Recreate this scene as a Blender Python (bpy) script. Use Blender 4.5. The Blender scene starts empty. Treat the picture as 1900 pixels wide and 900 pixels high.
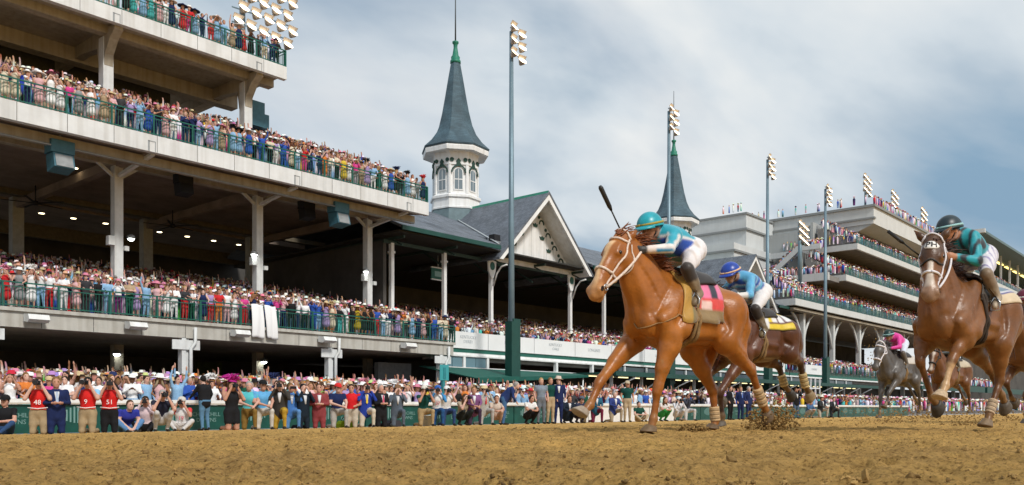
import bpy, math, random
import numpy as np
from mathutils import Vector, Matrix

R = math.radians
scene = bpy.context.scene
C = scene.collection

# ---------------------------------------------------------------- camera
# X runs along the track (the horses race towards -X), Y runs from the camera to the stands, Z is up.
cam_d = bpy.data.cameras.new('camera')
cam = bpy.data.objects.new('camera', cam_d)
C.objects.link(cam)
cam.location = (0, 0, 0.25)
cam.rotation_euler = (R(90), 0, R(-48.8))
cam_d.sensor_width = 36.0
cam_d.lens = 36.0 * 1600 / 1900
cam_d.shift_y = 0.162
cam_d.clip_start = 0.05
cam_d.clip_end = 6000
scene.camera = cam

# ---------------------------------------------------------------- world: cloudy afternoon sky
world = bpy.data.worlds.new('World')
scene.world = world
world.use_nodes = True
nt = world.node_tree
nt.nodes.clear()
SUN_AZ, SUN_EL = R(256), R(42)      # direction towards the sun, azimuth from +X counter-clockwise
def wn(t, **k):
    n = nt.nodes.new(t)
    for a, b in k.items():
        setattr(n, a, b)
    return n
out = wn('ShaderNodeOutputWorld')
bg = wn('ShaderNodeBackground')
sky = wn('ShaderNodeTexSky', sky_type='NISHITA', sun_disc=False, sun_elevation=SUN_EL,
         sun_rotation=R(90) - SUN_AZ, air_density=1.0, dust_density=1.0, ozone_density=1.5)
tc = wn('ShaderNodeTexCoord')
sep = wn('ShaderNodeSeparateXYZ')
nt.links.new(tc.outputs['Generated'], sep.inputs[0])
zmax = wn('ShaderNodeMath', operation='MAXIMUM'); zmax.inputs[1].default_value = 0.0
nt.links.new(sep.outputs['Z'], zmax.inputs[0])
zadd = wn('ShaderNodeMath', operation='ADD'); zadd.inputs[1].default_value = 0.22
nt.links.new(zmax.outputs[0], zadd.inputs[0])
dx = wn('ShaderNodeMath', operation='DIVIDE'); dy = wn('ShaderNodeMath', operation='DIVIDE')
nt.links.new(sep.outputs['X'], dx.inputs[0]); nt.links.new(zadd.outputs[0], dx.inputs[1])
nt.links.new(sep.outputs['Y'], dy.inputs[0]); nt.links.new(zadd.outputs[0], dy.inputs[1])
cmb = wn('ShaderNodeCombineXYZ')
nt.links.new(dx.outputs[0], cmb.inputs[0]); nt.links.new(dy.outputs[0], cmb.inputs[1])
mp = wn('ShaderNodeMapping')
mp.inputs['Rotation'].default_value = (0, 0, R(28))
mp.inputs['Scale'].default_value = (0.72, 1.45, 1)
mp.inputs['Location'].default_value = (1.2, 2.45, 0)
nt.links.new(cmb.outputs[0], mp.inputs[0])
def cloud_noise(scale, detail, rough, dist, loc):
    n = wn('ShaderNodeTexNoise', noise_dimensions='3D')
    n.inputs['Scale'].default_value = scale; n.inputs['Detail'].default_value = detail
    n.inputs['Roughness'].default_value = rough; n.inputs['Distortion'].default_value = dist
    a = wn('ShaderNodeVectorMath', operation='ADD'); a.inputs[1].default_value = loc
    nt.links.new(mp.outputs[0], a.inputs[0]); nt.links.new(a.outputs[0], n.inputs['Vector'])
    return n
n1 = cloud_noise(0.95, 6, 0.50, 0.30, (0.0, 0.0, 0))
n2 = cloud_noise(1.15, 7, 0.5, 0.35, (5.2, 1.3, 2))
ramp1 = wn('ShaderNodeValToRGB')                 # cloud body: blue-grey bases to bright tops
e = ramp1.color_ramp.elements
e[0].position = 0.33; e[0].color = (0.25, 0.39, 0.53, 1)
e[1].position = 0.62; e[1].color = (0.84, 0.86, 0.86, 1)
m = ramp1.color_ramp.elements.new(0.44); m.color = (0.46, 0.555, 0.645, 1)
m = ramp1.color_ramp.elements.new(0.52); m.color = (0.67, 0.735, 0.785, 1)
nt.links.new(n1.outputs['Fac'], ramp1.inputs[0])
ramp2 = wn('ShaderNodeValToRGB')                 # where thin cloud lets the blue through
e = ramp2.color_ramp.elements
e[0].position = 0.50; e[0].color = (1, 1, 1, 1)
e[1].position = 0.72; e[1].color = (0.66, 0.66, 0.66, 1)
nt.links.new(n2.outputs['Fac'], ramp2.inputs[0])
skys = wn('ShaderNodeVectorMath', operation='SCALE'); skys.inputs['Scale'].default_value = 0.10
nt.links.new(sky.outputs[0], skys.inputs[0])
mix = wn('ShaderNodeMix', data_type='RGBA')
nt.links.new(ramp2.outputs[0], mix.inputs[0])
nt.links.new(skys.outputs[0], mix.inputs[6]); nt.links.new(ramp1.outputs[0], mix.inputs[7])
bg.inputs['Strength'].default_value = 0.82
nt.links.new(mix.outputs[2], bg.inputs['Color']); nt.links.new(bg.outputs[0], out.inputs[0])

# ---------------------------------------------------------------- sun (veiled by cloud)
sun_d = bpy.data.lights.new('sun', 'SUN')
sun_d.energy = 2.4
sun_d.angle = R(9)
sun_d.color = (1.0, 0.955, 0.89)
sun = bpy.data.objects.new('sun', sun_d)
C.objects.link(sun)
sd = Vector((math.cos(SUN_EL) * math.cos(SUN_AZ), math.cos(SUN_EL) * math.sin(SUN_AZ), math.sin(SUN_EL)))
sun.rotation_euler = (-sd).to_track_quat('-Z', 'Y').to_euler()

scene.view_settings.view_transform = 'Standard'
scene.view_settings.look = 'None'
scene.view_settings.gamma = 1
scene.view_settings.use_curve_mapping = False
scene.view_settings.exposure = 0.30
scene.cycles.max_bounces = 5
scene.cycles.diffuse_bounces = 3
scene.cycles.glossy_bounces = 2
scene.cycles.transparent_max_bounces = 8
scene.cycles.use_denoising = True
scene.cycles.caustics_reflective = False
scene.cycles.caustics_refractive = False

rng = np.random.default_rng(7)
rnd = random.Random(11)

# ---------------------------------------------------------------- materials
MATS = {}
def mat(name, col, rough=0.6, var=0.0, vscale=4.0, bump=0.0, bscale=30.0, metal=0.0, spec=0.4,
        streak=0.0, emit=None, estr=0.0, stain=None, coat=0.0, alpha=1.0, trans=0.0):
    if name in MATS:
        return MATS[name]
    m = bpy.data.materials.new(name)
    m.use_nodes = True
    t = m.node_tree
    b = t.nodes['Principled BSDF']
    b.inputs['Base Color'].default_value = (*col, 1)
    b.inputs['Roughness'].default_value = rough
    b.inputs['Metallic'].default_value = metal
    b.inputs['Specular IOR Level'].default_value = spec
    b.inputs['Coat Weight'].default_value = coat
    b.inputs['Alpha'].default_value = alpha
    b.inputs['Transmission Weight'].default_value = trans
    if emit:
        b.inputs['Emission Color'].default_value = (*emit, 1)
        b.inputs['Emission Strength'].default_value = estr
    if var or streak or bump:
        g = t.nodes.new('ShaderNodeNewGeometry')
    last = None
    if var:
        n = t.nodes.new('ShaderNodeTexNoise')
        n.inputs['Scale'].default_value = vscale; n.inputs['Detail'].default_value = 6
        n.inputs['Roughness'].default_value = 0.65
        t.links.new(g.outputs['Position'], n.inputs['Vector'])
        r = t.nodes.new('ShaderNodeValToRGB')
        c2 = stain or tuple(c * (1 - var) for c in col)
        r.color_ramp.elements[0].position = 0.32; r.color_ramp.elements[0].color = (*c2, 1)
        r.color_ramp.elements[1].position = 0.66
        r.color_ramp.elements[1].color = (*[min(1, c * (1 + var * 0.4)) for c in col], 1)
        t.links.new(n.outputs['Fac'], r.inputs[0])
        last = r.outputs[0]
    if streak:
        mpn = t.nodes.new('ShaderNodeMapping'); mpn.inputs['Scale'].default_value = (2.2, 2.2, 0.12)
        n = t.nodes.new('ShaderNodeTexNoise'); n.inputs['Scale'].default_value = 1.6; n.inputs['Detail'].default_value = 7
        t.links.new(g.outputs['Position'], mpn.inputs[0]); t.links.new(mpn.outputs[0], n.inputs['Vector'])
        r = t.nodes.new('ShaderNodeValToRGB')
        r.color_ramp.elements[0].position = 0.33; r.color_ramp.elements[0].color = (1 - streak, 1 - streak * 1.1, 1 - streak * 1.25, 1)
        r.color_ramp.elements[1].position = 0.58; r.color_ramp.elements[1].color = (1, 1, 1, 1)
        t.links.new(n.outputs['Fac'], r.inputs[0])
        mx = t.nodes.new('ShaderNodeMix'); mx.data_type = 'RGBA'; mx.blend_type = 'MULTIPLY'
        mx.inputs[0].default_value = 1
        if last: t.links.new(last, mx.inputs[6])
        else: mx.inputs[6].default_value = (*col, 1)
        t.links.new(r.outputs[0], mx.inputs[7])
        last = mx.outputs[2]
    if last:
        t.links.new(last, b.inputs['Base Color'])
    if bump:
        n = t.nodes.new('ShaderNodeTexNoise'); n.inputs['Scale'].default_value = bscale; n.inputs['Detail'].default_value = 4
        t.links.new(g.outputs['Position'], n.inputs['Vector'])
        bp = t.nodes.new('ShaderNodeBump'); bp.inputs['Strength'].default_value = bump
        bp.inputs['Distance'].default_value = 0.02
        t.links.new(n.outputs['Fac'], bp.inputs['Height']); t.links.new(bp.outputs[0], b.inputs['Normal'])
    MATS[name] = m
    return m

def attr_mat(name, rough=0.7, spec=0.3, bump=0.0, bscale=40, sheen=0.0, attr='Col', coat=0.0, var=0.0, vscale=30, aniso=None):
    """material whose colour comes from a colour attribute of the mesh (one colour per thing or zone)"""
    if name in MATS:
        return MATS[name]
    m = bpy.data.materials.new(name); m.use_nodes = True
    t = m.node_tree; b = t.nodes['Principled BSDF']
    a = t.nodes.new('ShaderNodeAttribute'); a.attribute_name = attr
    b.inputs['Roughness'].default_value = rough; b.inputs['Specular IOR Level'].default_value = spec
    b.inputs['Sheen Weight'].default_value = sheen; b.inputs['Coat Weight'].default_value = coat
    src = a.outputs['Color']
    g = t.nodes.new('ShaderNodeTexCoord')
    if var:
        n = t.nodes.new('ShaderNodeTexNoise'); n.inputs['Scale'].default_value = vscale; n.inputs['Detail'].default_value = 5
        t.links.new(g.outputs['Object'], n.inputs['Vector'])
        r = t.nodes.new('ShaderNodeMapRange'); r.inputs[1].default_value = .3; r.inputs[2].default_value = .7
        r.inputs[3].default_value = 1 - var; r.inputs[4].default_value = 1 + var * .5
        t.links.new(n.outputs['Fac'], r.inputs[0])
        v = t.nodes.new('ShaderNodeVectorMath'); v.operation = 'SCALE'
        t.links.new(src, v.inputs[0]); t.links.new(r.outputs[0], v.inputs['Scale'])
        src = v.outputs[0]
    t.links.new(src, b.inputs['Base Color'])
    if bump:
        mpn = t.nodes.new('ShaderNodeMapping')
        if aniso: mpn.inputs['Scale'].default_value = aniso
        n = t.nodes.new('ShaderNodeTexNoise'); n.inputs['Scale'].default_value = bscale; n.inputs['Detail'].default_value = 3
        t.links.new(g.outputs['Object'], mpn.inputs[0]); t.links.new(mpn.outputs[0], n.inputs['Vector'])
        bp = t.nodes.new('ShaderNodeBump'); bp.inputs['Strength'].default_value = bump; bp.inputs['Distance'].default_value = 0.01
        t.links.new(n.outputs['Fac'], bp.inputs['Height']); t.links.new(bp.outputs[0], b.inputs['Normal'])
    MATS[name] = m
    return m

# ---------------------------------------------------------------- scene helpers
def thing(name, label, cat, loc=(0, 0, 0), group=None, kind=None):
    o = bpy.data.objects.new(name, None)
    C.objects.link(o)
    o.location = loc
    o.empty_display_size = 0.1
    o['label'] = label; o['category'] = cat
    if group: o['group'] = group
    if kind: o['kind'] = kind
    return o

def tag(o, label=None, cat=None, group=None, kind=None):
    if label: o['label'] = label
    if cat: o['category'] = cat
    if group: o['group'] = group
    if kind: o['kind'] = kind
    return o

def copy_tree(o, parent=None, loc=None):
    c = o.copy()
    C.objects.link(c)
    c.parent = parent
    if loc is not None: c.location = loc
    for ch in list(o.children):
        copy_tree(ch, c)
    return c

def link_mesh(name, me, parent=None, mats=()):
    for m in mats: me.materials.append(m)
    o = bpy.data.objects.new(name, me)
    C.objects.link(o)
    if parent is not None: o.parent = parent
    return o

def wloc(o):
    v = Vector((0, 0, 0))
    while o is not None:
        v += Vector(o.location); o = o.parent
    return v

class MB:
    """collects shapes into one mesh; build() links it as one object"""
    def __init__(self):
        self.v = []; self.f = []; self.m = []; self.sm = []
    def add(self, vs, fs, mi=0, smooth=False):
        o = len(self.v)
        self.v.extend([tuple(float(c) for c in p) for p in vs])
        for f in fs:
            self.f.append(tuple(i + o for i in f)); self.m.append(mi); self.sm.append(smooth)
        return self
    def box(self, a, b, mi=0):
        x0, x1 = sorted((a[0], b[0])); y0, y1 = sorted((a[1], b[1])); z0, z1 = sorted((a[2], b[2]))
        vs = [(x0, y0, z0), (x1, y0, z0), (x1, y1, z0), (x0, y1, z0), (x0, y0, z1), (x1, y0, z1), (x1, y1, z1), (x0, y1, z1)]
        fs = [(0, 3, 2, 1), (4, 5, 6, 7), (0, 1, 5, 4), (1, 2, 6, 5), (2, 3, 7, 6), (3, 0, 4, 7)]
        return self.add(vs, fs, mi)
    def prism(self, poly, axis, a, b, mi=0):
        """poly: 2-D outline in the two other axes (x:(y,z) y:(x,z) z:(x,y)), extruded from a to b along axis"""
        n = len(poly)
        def p3(q, t):
            return {'x': (t, q[0], q[1]), 'y': (q[0], t, q[1]), 'z': (q[0], q[1], t)}[axis]
        vs = [p3(q, a) for q in poly] + [p3(q, b) for q in poly]
        fs = [tuple(range(n)), tuple(range(2 * n - 1, n - 1, -1))]
        for i in range(n):
            j = (i + 1) % n
            fs.append((i, i + n, j + n, j))
        return self.add(vs, fs, mi)
    def tube(self, pts, r, n=8, mi=0, smooth=True, cap=True):
        pts = [Vector(p) for p in pts]
        rs = r if isinstance(r, (list, tuple)) else [r] * len(pts)
        vs = []; fs = []
        ref = None
        for i, p in enumerate(pts):
            d = (pts[min(i + 1, len(pts) - 1)] - pts[max(i - 1, 0)])
            if d.length < 1e-9: d = Vector((0, 0, 1))
            d.normalize()
            if ref is None:
                ref = d.orthogonal().normalized()
            else:
                ref = (ref - d * ref.dot(d))
                ref = ref.normalized() if ref.length > 1e-6 else d.orthogonal().normalized()
            u = ref; w = d.cross(u)
            for k in range(n):
                a = 2 * math.pi * k / n
                vs.append(p + (u * math.cos(a) + w * math.sin(a)) * rs[i])
        for i in range(len(pts) - 1):
            for k in range(n):
                k2 = (k + 1) % n
                fs.append((i * n + k, i * n + k2, (i + 1) * n + k2, (i + 1) * n + k))
        o = len(self.v)
        self.add(vs, fs, mi, smooth)
        if cap:
            self.f.append(tuple(o + k for k in range(n - 1, -1, -1))); self.m.append(mi); self.sm.append(False)
            e = o + (len(pts) - 1) * n
            self.f.append(tuple(e + k for k in range(n))); self.m.append(mi); self.sm.append(False)
        return self
    def bar(self, a, b, w, h, mi=0):
        """square bar from a to b, w across (horizontal), h across (other)"""
        a = Vector(a); b = Vector(b); d = (b - a).normalized()
        up = Vector((0, 0, 1)) if abs(d.z) < 0.95 else Vector((0, 1, 0))
        s = d.cross(up).normalized(); u = s.cross(d)
        vs = []
        for p in (a, b):
            for i, j in ((-1, -1), (1, -1), (1, 1), (-1, 1)):
                vs.append(p + s * (i * w / 2) + u * (j * h / 2))
        return self.add(vs, [(0, 3, 2, 1), (4, 5, 6, 7), (0, 1, 5, 4), (1, 2, 6, 5), (2, 3, 7, 6), (3, 0, 4, 7)], mi)
    def lathe(self, prof, c=(0, 0, 0), n=16, mi=0, smooth=True, phase=0.0, cap=True):
        vs = []; fs = []
        for r, z in prof:
            for k in range(n):
                a = 2 * math.pi * k / n + phase
                vs.append((c[0] + r * math.cos(a), c[1] + r * math.sin(a), c[2] + z))
        m = len(prof)
        for i in range(m - 1):
            for k in range(n):
                k2 = (k + 1) % n
                fs.append((i * n + k, i * n + k2, (i + 1) * n + k2, (i + 1) * n + k))
        if cap:
            fs.append(tuple(range(n - 1, -1, -1))); fs.append(tuple((m - 1) * n + k for k in range(n)))
        return self.add(vs, fs, mi, smooth)
    def quad(self, a, b, c, d, mi=0):
        return self.add([a, b, c, d], [(0, 1, 2, 3)], mi)
    def build(self, name, mats, parent=None, world=True, kind=None):
        me = bpy.data.meshes.new(name)
        off = wloc(parent) if (parent is not None and world) else Vector((0, 0, 0))
        V = np.array(self.v, dtype=np.float64).reshape(-1, 3) - np.array(off)
        me.from_pydata(V.tolist(), [], self.f)
        if not isinstance(mats, (list, tuple)): mats = [mats]
        for m in mats: me.materials.append(m)
        me.polygons.foreach_set('material_index', np.array(self.m, dtype=np.int32))
        me.polygons.foreach_set('use_smooth', np.array(self.sm, dtype=bool))
        me.update()
        o = bpy.data.objects.new(name, me)
        C.objects.link(o)
        if parent is not None: o.parent = parent
        if kind: o['kind'] = kind
        return o

def np_mesh(name, V, F, mats=(), smooth=True, matidx=None, col=None, attr='Col'):
    """V (n,3), F (m,k) numpy -> mesh, optional per-vertex colour"""
    V = np.ascontiguousarray(V, dtype=np.float32); F = np.ascontiguousarray(F, dtype=np.int32)
    me = bpy.data.meshes.new(name)
    me.vertices.add(len(V)); me.vertices.foreach_set('co', V.ravel())
    k = F.shape[1]
    me.loops.add(F.size); me.loops.foreach_set('vertex_index', F.ravel())
    me.polygons.add(len(F))
    me.polygons.foreach_set('loop_start', np.arange(0, F.size, k, dtype=np.int32))
    for m in mats: me.materials.append(m)
    if matidx is not None: me.polygons.foreach_set('material_index', np.ascontiguousarray(matidx, dtype=np.int32))
    me.polygons.foreach_set('use_smooth', np.full(len(F), smooth, dtype=bool))
    if col is not None:
        a = me.color_attributes.new(attr, 'FLOAT_COLOR', 'POINT')
        c4 = np.ones((len(V), 4), dtype=np.float32); c4[:, :3] = col
        a.data.foreach_set('color', c4.ravel())
    me.update(calc_edges=True)
    return me

CA, SA = 0.7524, 0.6587                      # camera axis in track coordinates
def project(P):
    """world points -> pixel of the photograph's 1900x900 frame (used only to skip what is out of view)"""
    P = np.asarray(P, float)
    d = P[..., 0] * CA + P[..., 1] * SA
    r = P[..., 0] * SA - P[..., 1] * CA
    return 950 + 1600 * r / d, 758 - 1600 * (P[..., 2] - 0.25) / d, d

def ground_z(x, y):
    """height of the track and apron"""
    y = np.asarray(y, float)
    return np.where(y < 6, 0, np.where(y < 27, -0.5 * (y - 6) / 21, np.where(y < 42, -0.5 + 0.8 * (y - 27) / 15, 0.3)))
# ================================================================ GROUND
def lattice(seed, n=256):
    return np.random.default_rng(seed).random((n, n))
_L = [lattice(s) for s in (1, 2, 3, 4, 5, 6)]
def vnoise(x, y, k=0):
    L = _L[k % 6]
    xi = np.floor(x).astype(int); yi = np.floor(y).astype(int)
    fx = x - xi; fy = y - yi
    fx = fx * fx * (3 - 2 * fx); fy = fy * fy * (3 - 2 * fy)
    a = L[xi % 256, yi % 256]; b = L[(xi + 1) % 256, yi % 256]
    c = L[xi % 256, (yi + 1) % 256]; d = L[(xi + 1) % 256, (yi + 1) % 256]
    return (a * (1 - fx) + b * fx) * (1 - fy) + (c * (1 - fx) + d * fx) * fy
def dirt_relief(x, y):
    wx = x + 0.25 * vnoise(x * 2.1, y * 2.1, 1); wy = y + 0.25 * vnoise(x * 2.3, y * 2.3, 2)
    h = 0.016 * (vnoise(wx * 1.1, wy * 1.3, 0) - .5)
    h += 0.022 * (vnoise(wx * 3.4, wy * 4.2, 1) - .5)
    b = np.abs(vnoise(wx * 7.5, wy * 9.0, 2) - .5) * 2
    h += 0.034 * (0.45 - b) * (0.4 + vnoise(x * .9, y * .9, 5))
    h += 0.026 * (vnoise(wx * 13, wy * 13, 3) - .5)
    c2 = np.abs(vnoise(wx * 22 + 3, wy * 22, 0) - .5) * 2
    h += 0.028 * (0.5 - c2)
    pit = vnoise(wx * 2.6, wy * 2.9, 4)
    h -= 0.045 * np.clip(pit - .70, 0, 1) / .28
    return h

def dirt_material():
    m = bpy.data.materials.new('track_dirt'); m.use_nodes = True
    t = m.node_tree; b = t.nodes['Principled BSDF']
    g = t.nodes.new('ShaderNodeNewGeometry')
    def noise(scale, detail=6, rough=.6):
        n = t.nodes.new('ShaderNodeTexNoise'); n.inputs['Scale'].default_value = scale
        n.inputs['Detail'].default_value = detail; n.inputs['Roughness'].default_value = rough
        t.links.new(g.outputs['Position'], n.inputs['Vector']); return n
    def ramp(n, stops):
        r = t.nodes.new('ShaderNodeValToRGB'); e = r.color_ramp.elements
        e[0].position, e[0].color = stops[0][0], (*stops[0][1], 1)
        e[1].position, e[1].color = stops[-1][0], (*stops[-1][1], 1)
        for p, c in stops[1:-1]:
            q = e.new(p); q.color = (*c, 1)
        t.links.new(n.outputs['Fac'], r.inputs[0]); return r
    big = ramp(noise(.45, 4), [(.3, (.58, .35, .125)), (.5, (.71, .435, .145)), (.7, (.80, .49, .155))])
    mid = ramp(noise(7, 8, .7), [(.33, (.52, .48, .42)), (.45, (.86, .85, .82)), (.62, (1.08, 1.06, 1.02))])
    fine = ramp(noise(48, 5, .7), [(.36, (.45, .41, .37)), (.47, (.92, .91, .9)), (.72, (1.10, 1.10, 1.08))])
    def mul(a, bb):
        x = t.nodes.new('ShaderNodeMix'); x.data_type = 'RGBA'; x.blend_type = 'MULTIPLY'; x.inputs[0].default_value = 1
        t.links.new(a, x.inputs[6]); t.links.new(bb, x.inputs[7]); return x.outputs[2]
    t.links.new(mul(mul(big.outputs[0], mid.outputs[0]), fine.outputs[0]), b.inputs['Base Color'])
    b.inputs['Roughness'].default_value = .95; b.inputs['Specular IOR Level'].default_value = .15
    nb = noise(28, 9, .8)
    bp = t.nodes.new('ShaderNodeBump'); bp.inputs['Strength'].default_value = 1.0; bp.inputs['Distance'].default_value = .05
    t.links.new(nb.outputs['Fac'], bp.inputs['Height']); t.links.new(bp.outputs[0], b.inputs['Normal'])
    return m
M_DIRT = dirt_material()

def grid_sheet(xs, ys, zf):
    X, Y = np.meshgrid(xs, ys, indexing='ij')
    Z = zf(X, Y)
    n, k = X.shape
    V = np.stack([X, Y, Z], -1).reshape(-1, 3)
    i = np.arange(n - 1)[:, None] * k + np.arange(k - 1)[None]
    F = np.stack([i, i + k, i + k + 1, i + 1], -1).reshape(-1, 4)
    return V, F
xs = np.concatenate([-np.geomspace(3000, 2, 14), np.arange(-1, .3, .3), np.arange(.4, 1.0, .05), np.arange(1.0, 6.2, .0195), np.arange(6.2, 11, .04), np.arange(11.1, 20, .12), np.geomspace(20.5, 3000, 40)])
ys = np.concatenate([-np.geomspace(3000, 3, 12), np.arange(-2.4, -1, .2), np.arange(-1, .5, .06), np.arange(.5, 5.8, .0195), np.arange(5.8, 8.0, .04), np.arange(8.1, 27.25, .16)])
def track_z(X, Y):
    fade = np.clip((24 - X) / 8, .0, 1) * np.clip((X + 2) / 2, 0, 1) * np.clip((Y + 4) / 2, 0, 1) * np.clip((27 - Y) / 6, .0, 1)
    return ground_z(X, Y) + dirt_relief(X, Y) * (fade * .95 + .05 * (np.abs(X) < 60))
V, F = grid_sheet(xs, ys, track_z)
o = link_mesh('track', np_mesh('track', V, F, [M_DIRT]))
tag(o, kind='structure')
# apron in front of the stands
M_APRON = mat('apron_concrete', (.30, .285, .26), .9, var=.3, vscale=1.5)
V, F = grid_sheet(np.concatenate([-np.geomspace(3000, 20, 5), np.linspace(-10, 250, 20), np.geomspace(300, 3000, 5)]),
                  np.concatenate([[27.25, 27.26, 34, 42, 60], np.geomspace(90, 3000, 6)]), lambda X, Y: ground_z(X, Y) - .002)
o = link_mesh('apron', np_mesh('apron', V, F, [M_APRON], smooth=False)); tag(o, kind='structure')

# loose clods lying on the track (too many to count)
def clod_shape(seed):
    r = np.random.default_rng(seed)
    t = (1 + 5 ** .5) / 2
    v = np.array([(-1, t, 0), (1, t, 0), (-1, -t, 0), (1, -t, 0), (0, -1, t), (0, 1, t), (0, -1, -t), (0, 1, -t), (t, 0, -1), (t, 0, 1), (-t, 0, -1), (-t, 0, 1)], float)
    v /= np.linalg.norm(v, axis=1)[:, None]
    v *= (0.65 + .6 * r.random((12, 1)))
    f = np.array([(0, 11, 5), (0, 5, 1), (0, 1, 7), (0, 7, 10), (0, 10, 11), (1, 5, 9), (5, 11, 4), (11, 10, 2), (10, 7, 6), (7, 1, 8),
                  (3, 9, 4), (3, 4, 2), (3, 2, 6), (3, 6, 8), (3, 8, 9), (4, 9, 5), (2, 4, 11), (6, 2, 10), (8, 6, 7), (9, 8, 1)])
    return v, f
CLODS = [clod_shape(s) for s in range(12)]
def scatter_clods(pos, size, flat=.6, seed=0):
    r = np.random.default_rng(seed)
    Vs, Fs = [], []; off = 0
    for i in range(len(pos)):
        v, f = CLODS[r.integers(12)]
        a = r.random() * 6.283; c, s = math.cos(a), math.sin(a)
        b = (r.random() - .5) * 1.6; cb, sb = math.cos(b), math.sin(b)
        w = v * np.array([1, .5 + .6 * r.random(), flat]) * size[i]
        w = w @ np.array([[cb, 0, sb], [0, 1, 0], [-sb, 0, cb]]) @ np.array([[c, -s, 0], [s, c, 0], [0, 0, 1]])
        Vs.append(w + pos[i]); Fs.append(f + off); off += 12
    return np.concatenate(Vs), np.concatenate(Fs)
M_CLOD = mat('clod_earth', (.36, .225, .082), .95, var=.5, vscale=3.2, stain=(.10, .062, .026), bump=.5, bscale=70, spec=.1)
N = 7000
d = 2.6 + 11 * rng.random(N) ** 1.5
r_ = (rng.random(N) - .5) * 1.28
px_ = d * (CA + SA * r_); py_ = d * (SA - CA * r_)
sz = .0045 + .009 * rng.random(N) ** 2.2 + .014 * (rng.random(N) < .012)
keep = vnoise(px_ * 1.2, py_ * 1.2, 3) + .6 * rng.random(N) > .55
px_, py_, sz = px_[keep], py_[keep], sz[keep]
pz_ = track_z(px_, py_) + sz * .25
V, F = scatter_clods(np.stack([px_, py_, pz_], 1), sz, .8, 3)
o = link_mesh('dirt_clods', np_mesh('dirt_clods', V, F, [M_CLOD], smooth=False))
tag(o, 'small brown clods of earth strewn over the racing track', 'dirt', kind='stuff')
# ================================================================ GRANDSTAND (left)
M_CONC = mat('fascia_concrete', (.69, .705, .71), .8, var=.10, vscale=.9, streak=.13, bump=.15, bscale=12)
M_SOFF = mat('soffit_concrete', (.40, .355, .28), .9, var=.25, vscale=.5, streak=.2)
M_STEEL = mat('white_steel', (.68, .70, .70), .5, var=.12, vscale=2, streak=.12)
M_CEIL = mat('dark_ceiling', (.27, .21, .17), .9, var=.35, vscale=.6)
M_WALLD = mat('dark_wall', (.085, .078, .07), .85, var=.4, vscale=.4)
M_TAN = mat('tan_wall', (.24, .20, .13), .9, var=.3, vscale=.4)
M_STEP = mat('step_concrete', (.22, .21, .2), .9, var=.3, vscale=1)
M_GREEN = mat('green_paint', (.012, .115, .085), .45, var=.2, vscale=2)
M_GREEND = mat('dark_green_steel', (.010, .065, .052), .45, var=.2, vscale=2)
M_TEAL = mat('teal_speaker', (.05, .15, .20), .5, var=.2, vscale=5)
M_BLACK = mat('black_grille', (.012, .012, .014), .6)
M_WHITE = mat('white_paint', (.74, .75, .74), .5, var=.1, vscale=1.5, streak=.15)
M_LAMPW = mat('warm_lamp_glow', (.9, .8, .6), .5, emit=(1, .82, .5), estr=6)
M_LAMPC = mat('cool_lamp_glow', (.9, .95, 1), .5, emit=(.93, 1, .95), estr=14)
M_GLASS = mat('dark_window_glass', (.03, .05, .055), .08, spec=.8)
M_GREY = mat('grey_metal', (.30, .32, .33), .45, metal=.3, var=.2, vscale=3)

COLS = [3.7, 12.55, 21.4, 30.2, 39.0]           # column lines along the stand
LOW_P, T2_P, T3_P = 40.0, 43.0, 47.0
LOW_Z, T2_Z, T3_Z = 4.56, 14.28, 22.0
LOW_END, T2_END, T3_END = 40.1, 40.5, 31.9
X0 = 2.0

gs = thing('grandstand', 'long concrete grandstand with three crowded tiers and white steel columns', 'grandstand', (20, 45, 0))
# --- lower balcony
MB().box((X0, LOW_P, LOW_Z - .16), (LOW_END, LOW_P + .5, LOW_Z)).box((X0, LOW_P + .12, LOW_Z - .84), (LOW_END - .1, LOW_P + .5, LOW_Z - .16)) \
    .build('lower_fascia', mat('balcony_concrete', (.50, .485, .44), .85, var=.16, vscale=.8, streak=.2, bump=.2, bscale=12), gs)
b = MB()
for i in range(27):                                # raked seating steps
    b.box((X0, LOW_P + .5 + i * .82, LOW_Z - .3 + i * .165 - .3), (LOW_END, LOW_P + .5 + (i + 1) * .82, LOW_Z - .02 + i * .165))
b.build('seating_steps', M_STEP, gs)
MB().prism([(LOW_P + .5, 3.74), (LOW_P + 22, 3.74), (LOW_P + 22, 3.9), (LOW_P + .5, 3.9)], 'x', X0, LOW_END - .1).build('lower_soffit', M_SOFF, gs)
for x in COLS:                                     # ground floor columns with cross heads
    if x < 8: continue
    MB().box((x - .20, LOW_P + .12, .1), (x + .02, LOW_P + .5, 3.74)).box((x + .02, LOW_P + .2, .1), (x + .2, LOW_P + .42, 3.74)) \
        .box((x - .72, LOW_P + .06, 3.15), (x + .72, LOW_P + .11, 3.62)).build('column', M_STEEL, gs)
    MB().box((x - .25, 47.4, .1), (x + .25, 47.9, 3.75)).build('column', M_SOFF, gs)
    b = MB().tube([(x + .42, LOW_P - .05, LOW_Z - .3), (x + .42, LOW_P - .05, LOW_Z - 1.05), (x + .2, LOW_P - .02, LOW_Z - 1.35), (x + .2, LOW_P - .02, .3)], .085, 8)
    b.build('downpipe', M_STEEL, gs)
# ground floor interior
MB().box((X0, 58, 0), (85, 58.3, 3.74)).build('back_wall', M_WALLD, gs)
MB().box((LOW_END - 3.2, 44, .1), (LOW_END - .3, 44.4, 3.3)).build('wall_panel', mat('grey_block_wall', (.27, .28, .28), .8, var=.2), gs)
MB().box((31.6, 57.7, .6), (33.6, 57.9, 3.6)).build('wall_panel', mat('olive_panel', (.09, .12, .03), .7, var=.4, vscale=2), gs)
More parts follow.
